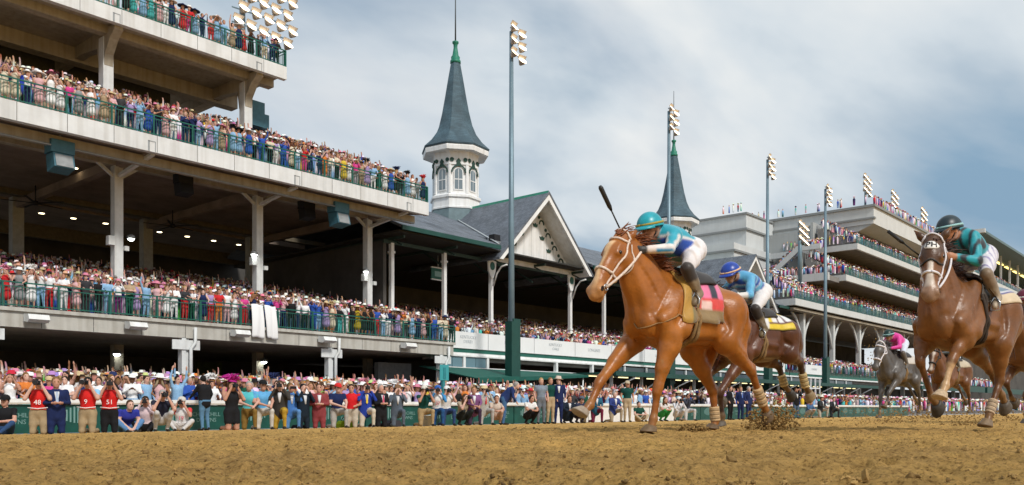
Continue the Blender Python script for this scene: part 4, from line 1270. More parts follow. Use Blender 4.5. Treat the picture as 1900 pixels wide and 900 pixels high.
    for s in (1, -1):
        so = che + d_sh * .62 + v(s * .185 * b, 0, .0); e, h = el[s], ha[s]
        sl = 3
        P += [ball(so, .068, sl if not (dress and short_sleeve) else 0, .05)]
        P += [cone(so, so * .45 + e * .55, .060, .052, sl if not (dress and short_sleeve) else 0, .03), cone(so * .45 + e * .55, e, .050, .046, 0 if short_sleeve else sl, .02)]
        P += [cone(e, e * .22 + h * .78, .046, .034, 0 if short_sleeve else sl, .02), cone(e * .22 + h * .78, h, .030, .032, 0, .015)]
        hd = h - e; hd = hd / (np.linalg.norm(hd) + 1e-6)
        P += [ball(h + hd * .03, .040, 0, .015, (.9, .9, 1.1)), cone(h + hd * .05, h + hd * .11, .030, .018, 0, .015), cone(h + hd * .01, h + hd * .05 + v(-s * .04, -.01, .015), .018, .013, 0, .01)]
        k, a, t = knee[s], ank[s], toe[s]
        lg = 0 if (dress or shorts) else 4
        P += [cone(hip[s], hip[s] * .45 + k * .55, .100 * b, .082 * b, lg if not shorts else 4, .04), cone(hip[s] * .45 + k * .55, k, .082 * b, .064, lg, .03)]
        P += [cone(k, k * .65 + a * .35, .062, .060, lg, .03), cone(k * .65 + a * .35, a, .060, .045, lg, .02)]
        P += [cone(a + v(0, 0, -.02), t, .042, .036, 5, .015), cone(a, a + (a - t) * .25 * v(1, 1, 0), .042, .038, 5, .015)]
    return P, dict(head=head, hands=ha, look=look, che=che, neck=neck)
SLOT = 6
_pm = {}
def person_mesh(pose, vox=.026, **kw):
    key = (pose, vox, tuple(sorted(kw.items())))
    if key in _pm: return _pm[key]
    P, inf = ppl(pose, **kw)
    V, F = sdf_surface(P, vox, 1)
    fc = V[F].mean(1); tg = sdf_tag(P, fc); hd = inf['head']
    for ex_, r_ in ((.034, .017), (-.034, .017)):                # eyes and brows
        tg[(np.linalg.norm((fc - hd - np.array((ex_, -.09, .018))) * (1, .5, 1), axis=1) < r_) & (tg == 0)] = 1
    me = np_mesh('person_' + pose, V, F, [PERSON_DEF] * SLOT, matidx=tg)
    _pm[key] = (me, inf, P)
    return _pm[key]
PERSON_DEF = mat('plain_cloth', (.5, .5, .5), .8)
def cloth_mat(c):
    c = tuple(round(float(x), 3) for x in c)
    return mat('cloth_%.3f_%.3f_%.3f' % c, c, .85, var=.18, vscale=9, spec=.2)
SKIN = [(.55, .30, .22), (.60, .35, .27), (.50, .26, .18), (.64, .40, .32), (.30, .14, .07), (.13, .06, .035), (.50, .27, .18)]
HAIRC = [(.03, .018, .01), (.08, .04, .018), (.20, .11, .04), (.38, .25, .10), (.32, .30, .28), (.015, .012, .01), (.16, .05, .015)]
def add_person(name, label, loc, rz, pose, top, bottom, skin=0, hair=0, sleeve=None, shoe=(.03, .025, .02), group=None, scale=1.0, vox=.026, hat=None, **kw):
    me, inf, P = person_mesh(pose, vox, **kw)
    o = bpy.data.objects.new(name, me)
    C.objects.link(o)
    o.location = loc; o.rotation_euler = (0, 0, rz); o.scale = (scale,) * 3
    for i, m in enumerate((SKIN[skin], HAIRC[hair], top, sleeve or top, bottom, shoe)):
        o.material_slots[i].link = 'OBJECT'; o.material_slots[i].material = cloth_mat(m)
    tag(o, label, 'person', group)
    if hat:
        h = hat_mesh(hat[0]); ho = bpy.data.objects.new('hat' if hat[0] != 'cap' else 'cap', h); C.objects.link(ho); ho.parent = o
        ho.location = Vector(inf['head']) + Vector((0, .015, .055)); ho.rotation_euler = (R(hat[2]) if len(hat) > 2 else 0, R(6), 0)
        ho.material_slots[0].link = 'OBJECT'; ho.material_slots[0].material = cloth_mat(hat[1])
    return o, inf
_hm = {}
def hat_mesh(kind):
    if kind in _hm: return _hm[kind]
    m = MB()
    if kind == 'wide':
        m.lathe([(.30, -.02), (.31, .0), (.20, .018), (.118, .03), (.112, .10), (.08, .135), (.002, .14)], n=18, cap=False)
        m.lathe([(.30, -.02), (.12, .0)], n=18, cap=False)
    elif kind == 'fedora':
        m.lathe([(.18, .01), (.185, .02), (.112, .028), (.108, .09), (.085, .128), (.03, .118), (.002, .116)], n=16, cap=False); m.lathe([(.18, .01), (.10, .012)], n=16, cap=False)
    elif kind == 'cap':
        m.lathe([(.110, -.01), (.112, .03), (.085, .085), (.04, .108), (.002, .11)], n=16, cap=False)
        m.add([(-.09, -.07, .005), (.09, -.07, .005), (.07, -.19, -.015), (-.07, -.19, -.015), (-.09, -.07, -.004), (.09, -.07, -.004), (.07, -.19, -.024), (-.07, -.19, -.024)], [(0, 1, 2, 3), (7, 6, 5, 4), (0, 3, 7, 4), (1, 5, 6, 2), (2, 6, 7, 3)])
    elif kind == 'fascinator':
        for i in range(26):
            a = i * 2.4; r_ = .10 + .12 * ((i * 7) % 11) / 11
            m.tube([(0, 0, .06), (.6 * r_ * math.cos(a), .6 * r_ * math.sin(a), .12 + .05 * (i % 3)), (r_ * 1.5 * math.cos(a), r_ * 1.5 * math.sin(a), .07 + .06 * (i % 4))], [.03, .035, .006], 5)
        m.lathe([(.13, .04), (.12, .07), (.05, .10), (.002, .105)], n=12, cap=False)
    elif kind == 'bucket':
        m.lathe([(.17, -.05), (.175, -.045), (.118, .02), (.105, .10), (.06, .125), (.002, .13)], n=16, cap=False); m.lathe([(.17, -.05), (.112, .0)], n=16, cap=False)
    o = m.build('hat_' + kind, [PERSON_DEF], None)
    me = o.data; bpy.data.objects.remove(o)
    _hm[kind] = me
    return me

# ---------------------------------------------------------------- cameras held by the press
def add_camera(label, person, inf, lens=.28, col=(.012, .012, .014), big=False):
    hd = inf['head']
    M = Matrix.Translation(person.location) @ person.rotation_euler.to_matrix().to_4x4() @ Matrix.Scale(person.scale[0], 4)
    t = thing('press_camera', label, 'camera', M @ Vector((hd[0], hd[1] - .17, hd[2])), 'cameras held up along the rail')
    t.rotation_euler = person.rotation_euler
    k = 1.25 if big else 1.0
    MB().box((-.075 * k, -.04, -.055 * k), (.075 * k, .04, .05 * k)).box((-.03, -.035, .05 * k), (.03, .03, .085 * k)).build('camera_body', mat('camera_black', col, .4), t, world=False)
    MB().tube([(0, -.04, 0), (0, -.04 - lens * .6, 0), (0, -.04 - lens * .62, 0), (0, -.04 - lens, 0)], [.036 * k, .04 * k, .052 * k, .054 * k], 12).build('lens', mat('lens_black', (.014, .014, .016), .35), t, world=False)
    return t
def add_phone(label, person, inf, col=(.012, .012, .015)):
    hd = inf['head']; 
    M = Matrix.Translation(person.location) @ person.rotation_euler.to_matrix().to_4x4() @ Matrix.Scale(person.scale[0], 4)
    o = MB().box((-.09, -.006, -.04), (.09, .006, .04)).box((-.085, .006, -.036), (.085, .008, .036)).build('phone', mat('phone_dark', col, .2), None)
    o.location = M @ Vector((hd[0], hd[1] - .36, hd[2] + .0)); o.rotation_euler = person.rotation_euler
    tag(o, label, 'phone', 'phones held up along the rail')

# ================================================================ RAIL ALONG THE TRACK
RAIL_P, RAIL_Z = 27.0, -.5
M_RAILW = mat('rail_white', (.70, .69, .66), .45, var=.12, vscale=3, streak=.1)
M_PANEL = mat('rail_green_panel', (.006, .075, .062), .4, var=.3, vscale=2)
M_PRINT = mat('rail_panel_print', (.16, .30, .29), .6)
rt = thing('track_rail', 'white topped rail with green panels between track and crowd', 'railing', (30, RAIL_P, RAIL_Z))
x = 4.0
pan = None
k = 0
while x < 90:
    L = 3.0
    if x > 33 and x < 43.2:
        mt_ = mat('rail_white_panel', (.72, .72, .71), .5, var=.1)
    else: mt_ = M_PANEL
    MB().box((x + .03, RAIL_P + .02, RAIL_Z + .02), (x + L - .03, RAIL_P + .06, RAIL_Z + .86)).build('panel', mt_, rt)
    MB().box((x - .05, RAIL_P + .07, RAIL_Z - .1), (x + .05, RAIL_P + .17, RAIL_Z + .88)).build('post', M_GREEND, rt)
    MB().prism([(RAIL_P - .06, RAIL_Z + .87), (RAIL_P - .08, RAIL_Z + .92), (RAIL_P - .05, RAIL_Z + 1.02), (RAIL_P + .18, RAIL_Z + 1.03), (RAIL_P + .2, RAIL_Z + .9)], 'x', x + .004, x + L - .004).build('top_rail', M_RAILW, rt)
    if mt_ is M_PANEL:                                     # faded print: an emblem of upright strokes and a word
        m = MB()
        r_ = random.Random(k)
        for q in range(9):
            u = x + .5 + q * .11; hgt = .10 + .22 * math.sin((q + .5) / 9 * math.pi)
            m.box((u, RAIL_P + .012, RAIL_Z + .50 - hgt * .6), (u + .05, RAIL_P + .019, RAIL_Z + .50 + hgt))
        m.build('printed_emblem', M_PRINT, rt, kind='stuff')
        text_part('lettering', 'CHURCHILL\nDOWNS', .19, (x + 2.15, RAIL_P + .014, RAIL_Z + .45), (R(90), 0, 0), M_PRINT, rt)
    x += L; k += 1
# sign post
t = thing('sign_post', 'teal post with a small square sign rising behind the rail', 'sign', (25.9, 26.6, -.5))
MB().box((-.07, -.05, 0), (.07, .05, 2.45)).build('post', mat('sign_teal', (.02, .20, .24), .5, var=.2), t, world=False)
MB().box((-.26, -.08, 1.95), (.26, -.05, 2.62)).build('sign_panel', mat('sign_teal_light', (.04, .30, .34), .5), t, world=False)
MB().box((-.07, -.10, 2.02), (.07, -.08, 2.5)).build('sign_mark', MATS['sign_teal'], t, world=False)

# ================================================================ PRESS AND GUESTS KNEELING ON THE TRACK SIDE OF THE RAIL
def at(px, p):
    """point at the foot of the rail seen at that column of the photograph"""
    r_ = (px - 950) / 1600; D = p / (SA - CA * r_); return D * (CA + SA * r_), D
G1 = 'people kneeling on the track side of the rail'
FACE = R(18)
W_, NAVY, BLK, RED, KHA, GRY, TAN, DKG = (.72, .71, .70), (.012, .022, .085), (.012, .012, .014), (.62, .02, .018), (.36, .27, .16), (.24, .24, .25), (.42, .34, .24), (.006, .055, .045)
LBL, BRN, MAR_, PUR, ROY, AQ = (.36, .50, .70), (.10, .055, .03), (.24, .045, .05), (.20, .08, .20), (.02, .05, .33), (.10, .50, .55)
FG = [  # px, pose, label, top, bottom, extra
 (8, 'sit', 'person in black shirt, jeans and black cap sitting at the far left against the rail', BLK, (.03, .07, .17), dict(hat=('cap', BLK), short_sleeve=True)),
 (72, 'tallcam', 'person in a red numbered bib aiming a camera, leftmost of the red bibs', RED, KHA, dict(sleeve=BLK, short_sleeve=True, cam=.3, bib='48')),
 (104, 'tallclap', 'person in a navy suit with a pale blue tie kneeling beside the leftmost red bib', NAVY, NAVY, dict(jacket=True, tie=(.45, .55, .72))),
 (163, 'tallcam', 'person in a red bib over a light blue shirt with khaki trousers', RED, KHA, dict(sleeve=(.25, .50, .70), short_sleeve=True, cam=.3, bib='9')),
 (203, 'tallcam', 'person in a red bib and black trousers, rightmost of the red bibs', RED, BLK, dict(sleeve=W_, short_sleeve=True, cam=.3, bib='51')),
 (234, 'sitlean', 'person in a royal blue polo shirt sitting and looking down at his hands', (.03, .04, .30), (.10, .22, .42), dict(short_sleeve=True, hair=1)),
 (270, 'sitcam', 'person in a pale pink shirt sitting cross-legged and taking a picture', (.70, .55, .58), BLK, dict(cam=.1)),
 (300, 'squatcam', 'person in a dark polo and light grey trousers crouching with a camera', (.02, .022, .04), (.50, .49, .48), dict(short_sleeve=True, cam=.2, hair=4)),
 (338, 'sitcam', 'person in a white bib over a red shirt sitting with a phone camera', W_, (.58, .56, .54), dict(sleeve=(.62, .05, .05), short_sleeve=True, cam=.1, hat=('cap', (.6, .55, .5)), bib='19', bibcol=(.7, .1, .15))),
 (380, 'reach', 'person in a black jacket over a blue shirt standing and leaning on the rail', BLK, (.10, .22, .36), dict(jacket=True)),
 (430, 'tallcam', 'person in a short black dress and magenta feather hat on her knees', BLK, BLK, dict(dress=True, short_sleeve=True, hat=('fascinator', (.42, .02, .22)), cam=.08, long_hair=True)),
 (462, 'kneelrest', 'person in an aqua short sleeved shirt and brown trousers on one knee', AQ, (.22, .13, .03), dict(short_sleeve=True, hair=4)),
 (486, 'kneelrest', 'person in a sky blue polo, dark cap and pale trousers on one knee', (.12, .38, .68), (.55, .52, .46), dict(short_sleeve=True, hat=('cap', BLK))),
 (520, 'kneelcam', 'person in a dark jacket and mustard trousers kneeling with a camera', (.045, .04, .035), (.42, .26, .03), dict(jacket=True, long_hair=True, cam=.12)),
 (540, 'kneelphone', 'person in a bright blue blazer and white shirt holding up a phone', (.06, .18, .48), (.10, .24, .50), dict(jacket=True, phone=True)),
 (562, 'tallcam', 'person in a dark navy suit kneeling tall with a phone at his face', (.010, .018, .03), (.010, .018, .03), dict(jacket=True)),
 (592, 'tallclap', 'person in a dusty maroon suit kneeling upright', MAR_, MAR_, dict(jacket=True)),
 (625, 'kneelrest', 'person in a red cap, navy polo and grey trousers with a hand on his chin', NAVY, (.40, .38, .35), dict(short_sleeve=True, hat=('cap', (.6, .03, .03)))),
 (652, 'tallarm', 'person in a red polo shirt shading his eyes on his knees', (.60, .015, .02), (.48, .42, .34), dict(short_sleeve=True, bulk=1.2)),
 (678, 'kneelcam', 'person in a royal blue blazer with a yellow tie kneeling with a camera', ROY, (.56, .50, .40), dict(jacket=True, tie=(.75, .55, .05), cam=.1)),
 (706, 'tallclap', 'person in a black suit with a pink and red tie on his knees', BLK, BLK, dict(jacket=True, tie=(.6, .1, .18), hair=4)),
 (737, 'kneelcam', 'person in a slate grey suit and brown hat kneeling right of the black suit', (.10, .125, .16), (.10, .125, .16), dict(jacket=True, hat=('fedora', (.20, .11, .06)))),
 (786, 'kneelcam', 'person in a dark green shirt, khaki trousers and pale cap beside the teal post', DKG, (.38, .27, .14), dict(short_sleeve=True, hat=('cap', (.66, .62, .55)), cam=.4, camcol=(.7, .7, .68))),
 (812, 'kneelcam', 'person in a blue cap and white bib with blue jeans', W_, (.02, .08, .22), dict(sleeve=(.05, .25, .55), hat=('cap', (.03, .12, .42)), cam=.25, bib='27', bibcol=(.55, .08, .12))),
 (828, 'kneelcam', 'person in a white cap and white bib just right of the blue cap', W_, (.03, .06, .16), dict(hat=('cap', W_), cam=.15, short_sleeve=True)),
 (860, 'squatcam', 'person in a tan vest crouching with a camera', TAN, (.02, .025, .025), dict(long_hair=True, cam=.1, short_sleeve=True)),
 (878, 'kneelrest', 'person in a mauve jacket bending low behind the tan vest', PUR, (.05, .03, .06), dict(jacket=True)),
 (897, 'kneelcam', 'person in a pale grey suit and straw hat photographing with a red lanyard', (.44, .42, .38), (.40, .38, .36), dict(jacket=True, hat=('fedora', (.62, .50, .30)), cam=.1, tie=(.5, .04, .05))),
 (921, 'squat', 'person in a beige top squatting low before the rail', (.60, .50, .42), (.52, .36, .28), dict(short_sleeve=True)),
 (935, 'bend', 'person in a navy jacket standing bent over a booklet', (.02, .04, .14), (.06, .14, .28), dict(jacket=True, hair=4)),
 (983, 'squat', 'person in a white shirt and black trousers squatting alone by the green panel', W_, BLK, dict(short_sleeve=True)),
 (1004, 'stand', 'person in a grey short sleeved shirt and grey trousers standing beside the green polo', (.20, .24, .29), (.15, .165, .19), dict(short_sleeve=True, hair=3)),
 (1021, 'stand', 'person in a dark green polo and khaki trousers standing left of the raised hoof', DKG, (.44, .33, .20), dict(short_sleeve=True)),
 (1036, 'stand', 'person in a dark navy suit standing close behind the green polo', NAVY, NAVY, dict(jacket=True, hat=('fedora', (.6, .5, .42)))),
 (1054, 'squat', 'person in a dark suit squatting at the white panel', (.012, .02, .035), (.012, .02, .035), dict(jacket=True)),
 (1076, 'squat', 'person in a dark sleeveless top and cap squatting under the raised hoof', (.03, .035, .07), (.04, .03, .05), dict(short_sleeve=True, hat=('cap', (.1, .12, .16)))),
 (1105, 'kneelrest', 'person in a teal blue jacket and maroon trousers kneeling behind the raised hoof', (.02, .10, .17), (.16, .02, .05), dict(jacket=True)),
 (1138, 'kneelrest', 'person in a blue blazer and khaki trousers on one knee', (.03, .05, .20), (.36, .29, .20), dict(jacket=True, hair=4)),
 (1164, 'stand', 'person in a dark green shirt, khaki trousers and cap standing right of the blue blazer', DKG, (.44, .34, .22), dict(short_sleeve=True, hat=('cap', (.5, .42, .3)))),
 (1186, 'sit', 'person in a dark green polo sitting with folded arms between the chestnut\'s forelegs', (.008, .06, .04), (.44, .34, .22), dict(short_sleeve=True)),
 (1231, 'squat', 'person in white and green squatting just right of the chestnut\'s planted foreleg', (.66, .62, .60), (.03, .25, .06), dict(long_hair=True, short_sleeve=True)),
 (1258, 'squatcam', 'person in a white top crouching under the chestnut\'s belly', (.68, .68, .72), (.55, .52, .52), dict(cam=.2, hat=('cap', W_))),
 (1275, 'kneelcam', 'person with a long lens kneeling under the chestnut\'s belly', (.05, .055, .08), (.55, .54, .54), dict(cam=.4, camcol=(.65, .65, .63))),
 (1355, 'stand', 'person in a black suit with a light shirt standing between the horses\' legs', BLK, BLK, dict(jacket=True, tie=(.6, .65, .75))),
 (1374, 'stand', 'person in a navy suit with a blue tie standing between the horses\' legs', NAVY, NAVY, dict(jacket=True, tie=(.12, .22, .6))),
 (1389, 'stand', 'person in a dark blue suit behind the flying clods', (.02, .03, .10), (.02, .03, .10), dict(jacket=True, hair=4)),
 (1477, 'phone', 'person in a black jacket and jeans filming beneath the second horse\'s hind hoof', BLK, (.08, .13, .22), dict(jacket=True)),
 (1502, 'squat', 'person in a denim shirt squatting right of the filming person', (.06, .13, .26), (.35, .33, .3), dict()),
 (1522, 'kneelrest', 'person in a dark suit and white hat on one knee right of the denim shirt', (.03, .035, .04), (.45, .40, .33), dict(jacket=True, hat=('fedora', (.72, .68, .6)))),
 (1545, 'kneelrest', 'person in a charcoal suit kneeling at the right end of the group', (.03, .032, .04), (.03, .032, .04), dict(jacket=True)),
]
def bib_number(o, inf, txt, col):
    c = inf['che']
    d = text_part('bib_number', txt, .15, (0, 0, 0), (R(90), 0, 0), mat('bib_print_%.2f' % col[0], col, .7), None)
    d.parent = o; d.location = Vector((c[0], c[1] - .172, c[2] - .12))
for i, (px, pose, lab, top, bot, ex) in enumerate(FG):
    ex = dict(ex); cam_ = ex.pop('cam', None); phone_ = ex.pop('phone', None); bib = ex.pop('bib', None); bibcol = ex.pop('bibcol', (.85, .82, .82)); tie = ex.pop('tie', None); cc = ex.pop('camcol', (.012, .012, .014))
    p = 21.2 + .5 * ((i * 37) % 10) / 10
    if pose.startswith('sit'): p = 23.2
    if pose == 'reach': p = 26.2
    X, D = at(px, p)
    z = float(ground_z(X, p)) - .01
    rz = R(-44 + (i * 53) % 38)
    if pose == 'bend' or pose == 'reach': rz = R(190) if pose == 'reach' else R(40)
    hair_ = ex.pop('hair', [0, 1, 2, 5, 1, 0][i % 6])
    o, inf = add_person('person', lab, (X, p, z), rz, pose, top, bot, skin=(i * 3) % 4, hair=hair_, group=G1, scale=1.03 + .05 * ((i * 29) % 7) / 7, vox=.024, **dict(dict(bulk=1.07), **ex))
    if cam_:
        who = lab
        for cut in (' kneeling', ' crouching', ' sitting', ' aiming', ' on her', ', rightmost', ' with khaki', ' just right', ' photographing', ', khaki', ' with a camera', ' under'):
            who = who.split(cut)[0]
        add_camera(('black camera raised by the ' if cc[0] < .1 else 'long pale lens camera raised by the ') + who, o, inf, cam_, cc)
    if phone_: add_phone('dark phone held up by the person in the bright blue blazer', o, inf)
    if bib:
        bib_number(o, inf, bib, bibcol)
        c = inf['che']
        MB().tube([(c[0] - .20, c[1] - .125, c[2] - .235), (c[0], c[1] - .178, c[2] - .26), (c[0] + .20, c[1] - .125, c[2] - .235)], .012, 5).build('bib_trim', mat('bib_trim', (.78, .74, .74), .8), o, world=False)
    if tie or ex.get('jacket'):
        c = inf['che']; n_ = inf['neck']
        sh = MB().add([tuple(n_ + (-.045, -.075, -.05)), tuple(n_ + (.045, -.075, -.05)), tuple(c + (.015, -.158, -.14)), tuple(c + (-.015, -.158, -.14)), tuple(n_ * .5 + c * .5 + (.05, -.145, .0)), tuple(n_ * .5 + c * .5 + (-.05, -.145, .0))], [(0, 1, 4, 5), (5, 4, 2, 3)], 0, True)
        so_ = sh.build('shirt_front', cloth_mat((.70, .71, .74)), o, world=False); md = so_.modifiers.new('t', 'SOLIDIFY'); md.thickness = .02
        if tie:
            MB().prism([(-.018, float(n_[2]) - .06), (.018, float(n_[2]) - .06), (.03, float(c[2]) - .12), (0, float(c[2]) - .16), (-.03, float(c[2]) - .12)], 'y', float(c[1]) - .182, float(c[1]) - .165).build('tie', cloth_mat(tie), o, world=False)
# small things on the ground
for px, col, lab, nm, cat in ((730, (.05, .05, .06), 'black camera bag lying on the dirt beside the grey suit', 'camera_bag', 'bag'), (640, (.30, .42, .02), 'yellow and black bag lying on the dirt beside the red polo', 'camera_bag', 'bag'), (792, (.7, .7, .7), 'white bucket on the dirt between the kneeling photographers', 'bucket', 'bucket'), (1082, (.7, .7, .7), 'white bucket on the dirt below the raised hoof', 'bucket', 'bucket')):
    X, D = at(px, 22.2); z = float(ground_z(X, 22.2))
    t = thing(nm, lab, cat, (X, 22.2, z))
    if cat == 'bag':
        MB().prism([(-.25, 0), (.25, 0), (.27, .14), (.18, .24), (-.18, .24), (-.27, .14)], 'y', -.12, .12).build('bag_body', cloth_mat(col), t, world=False)
        MB().tube([(-.15, 0, .23), (-.08, 0, .34), (.08, 0, .34), (.15, 0, .23)], .015, 6).build('handle', M_BLACK, t, world=False)
    else:
        MB().lathe([(.13, 0), (.16, .38), (.165, .38), (.165, .40), (.15, .40)], n=14).build('pail', mat('bucket_white', col, .4, var=.1), t, world=False)
        MB().tube([(-.16, 0, .36), (-.12, -.1, .24), (.12, -.1, .24), (.16, 0, .36)], .008, 5).build('handle', M_GREY, t, world=False)
# ================================================================ CROWD
CN = {'white': (.82, .82, .83), 'cream': (.66, .58, .44), 'pale pink': (.68, .42, .44), 'hot pink': (.62, .06, .26), 'red': (.55, .025, .03), 'orange': (.66, .20, .04),
      'yellow': (.62, .46, .05), 'mustard': (.42, .32, .02), 'lime green': (.14, .50, .08), 'dark green': (.01, .09, .05), 'aqua': (.08, .46, .46), 'sky blue': (.25, .44, .66),
      'royal blue': (.03, .09, .40), 'navy': (.015, .025, .09), 'lavender': (.38, .28, .52), 'plum': (.16, .03, .15), 'grey': (.26, .26, .27), 'charcoal': (.04, .04, .045), 'black': (.014, .013, .014), 'tan': (.42, .31, .20)}
names = list(CN)
wts = np.array([27, 4, 10, 4, 6, 3, 1.6, .5, 1, 1.5, 2.4, 14, 7, 13, 5, 1.5, 3, 4, 10, 2], float); wts /= wts.sum()
HATC = {'white': (.82, .81, .80), 'straw': (.60, .46, .26), 'pink': (.64, .22, .32), 'red': (.55, .03, .04), 'black': (.015, .014, .015), 'navy': (.02, .03, .1), 'lilac': (.40, .25, .5), 'orange': (.65, .22, .05)}
hn = list(HATC); hw = np.array([42, 14, 16, 7, 10, 6, 4, 2], float); hw /= hw.sum()
cr = np.random.default_rng(2024)
def ordinal(n):
    return '%d%s' % (n, 'th' if 10 <= n % 100 <= 20 else {1: 'st', 2: 'nd', 3: 'rd'}.get(n % 10, 'th'))
POSE_W = {'phone': ('filming with raised hands', .22), 'binoc': ('shading the eyes', .08), 'arm_up': ('one arm raised', .07), 'arms_up': ('both arms raised', .03), 'clap': ('clapping', .16), 'rail': ('leaning forward', .15), 'stand': ('standing', .12), 'folded': ('arms folded', .04), 'cheer': ('cheering', .04)}
pn = list(POSE_W); pw = np.array([POSE_W[k][1] for k in pn]); pw /= pw.sum()
def individual_row(xs_, p, zf, place, group, vox=.034, full=True):
    for i, x in enumerate(xs_):
        x = x + cr.normal(0, .05); pp = p + cr.normal(0, .05)
        dress = bool(cr.random() < .45)
        tn = names[cr.choice(len(names), p=wts)]; bn = names[cr.choice(len(names), p=wts)]
        pose = pn[cr.choice(len(pn), p=pw)]
        hat = None; ht = ''
        if cr.random() < (.55 if dress else .35):
            kind = (['wide', 'fascinator', 'wide'] if dress else ['fedora', 'cap', 'fedora'])[cr.integers(3)]
            hc = hn[cr.choice(len(hn), p=hw)]; hat = (kind, HATC[hc]); ht = ' and %s %s' % (hc, {'wide': 'wide hat', 'fascinator': 'feathered hat', 'fedora': 'hat', 'cap': 'cap'}[kind])
        jac = (not dress) and tn in ('navy', 'charcoal', 'black', 'grey', 'royal blue', 'tan', 'sky blue') and cr.random() < .6
        garment = 'dress' if dress else ('jacket' if jac else 'shirt')
        if not full: garment = 'top' if dress else garment
        lab = 'person in %s %s%s, %s from left %s' % (tn, garment, ht, ordinal(i + 1), place)
        if len(lab.split()) > 16: lab = lab.replace(' wide hat', ' hat').replace(' feathered hat', ' hat')
        add_person('person', lab, (x, pp, zf(x, pp)), R(-16 + cr.normal(0, 20)), pose, CN[tn], CN[bn] if not jac else CN[tn], skin=int(cr.choice(7, p=[.2, .2, .17, .2, .1, .06, .07])),
                   hair=int(cr.integers(7)), sleeve=None, group=group, scale=.94 + .10 * cr.random(), vox=vox, hat=hat, dress=dress, long_hair=dress, jacket=jac, short_sleeve=dress or (not jac and bool(cr.random() < .4)))
def spaced(a, b, d):
    return np.arange(a, b, d) + cr.normal(0, .04, len(np.arange(a, b, d)))
individual_row(spaced(13.4, 40.0, .475), LOW_P + .42, lambda x, p: LOW_Z, 'at lower balcony rail', 'people at the lower balcony rail')
individual_row(spaced(14.4, 40.4, .48), T2_P + .45, lambda x, p: T2_Z, 'at middle tier rail', 'people at the middle tier rail')
individual_row(spaced(20.0, 31.8, .46), T3_P + .5, lambda x, p: T3_Z - .02, 'at topmost tier rail', 'people at the topmost tier rail')
individual_row(spaced(8.8, 44.5, .5), RAIL_P + .55, lambda x, p: -.47, 'in first row behind rail', 'people in the front row behind the track rail', full=False)
individual_row(spaced(9.0, 31.0, .5), RAIL_P + 1.2, lambda x, p: -.40, 'in second row behind rail', 'people in the second row behind the track rail', full=False)

# ---- the rest of the crowd: many thousands, one mass
def ring(z, rx, ry, n, cy=0.0):
    return [(rx * math.cos(2 * math.pi * k / n), cy + ry * math.sin(2 * math.pi * k / n), z) for k in range(n)]
def loft(rings, zone, n):
    V = [p for r_ in rings for p in r_]; F = []
    for j in range(len(rings) - 1):
        for k in range(n):
            a, b, c, d = j * n + k, j * n + (k + 1) % n, (j + 1) * n + (k + 1) % n, (j + 1) * n + k
            F += [(a, b, c), (a, c, d)]
    for k in range(1, n - 1): F.append(((len(rings) - 1) * n, (len(rings) - 1) * n + k, (len(rings) - 1) * n + k + 1))
    return V, F, zone
def limb(pts, rs, zones, n=4):
    V = []; F = []; Z = []
    for (p, r_, z) in zip(pts, rs, zones):
        for k in range(n):
            a = 2 * math.pi * k / n; V.append((p[0] + r_ * math.cos(a), p[1] + r_ * .7 * math.sin(a), p[2] + r_ * .7 * math.sin(a))); Z.append(z)
    for j in range(len(pts) - 1):
        for k in range(n):
            a, b, c, d = j * n + k, j * n + (k + 1) % n, (j + 1) * n + (k + 1) % n, (j + 1) * n + k
            F += [(a, b, c), (a, c, d)]
    return V, F, Z
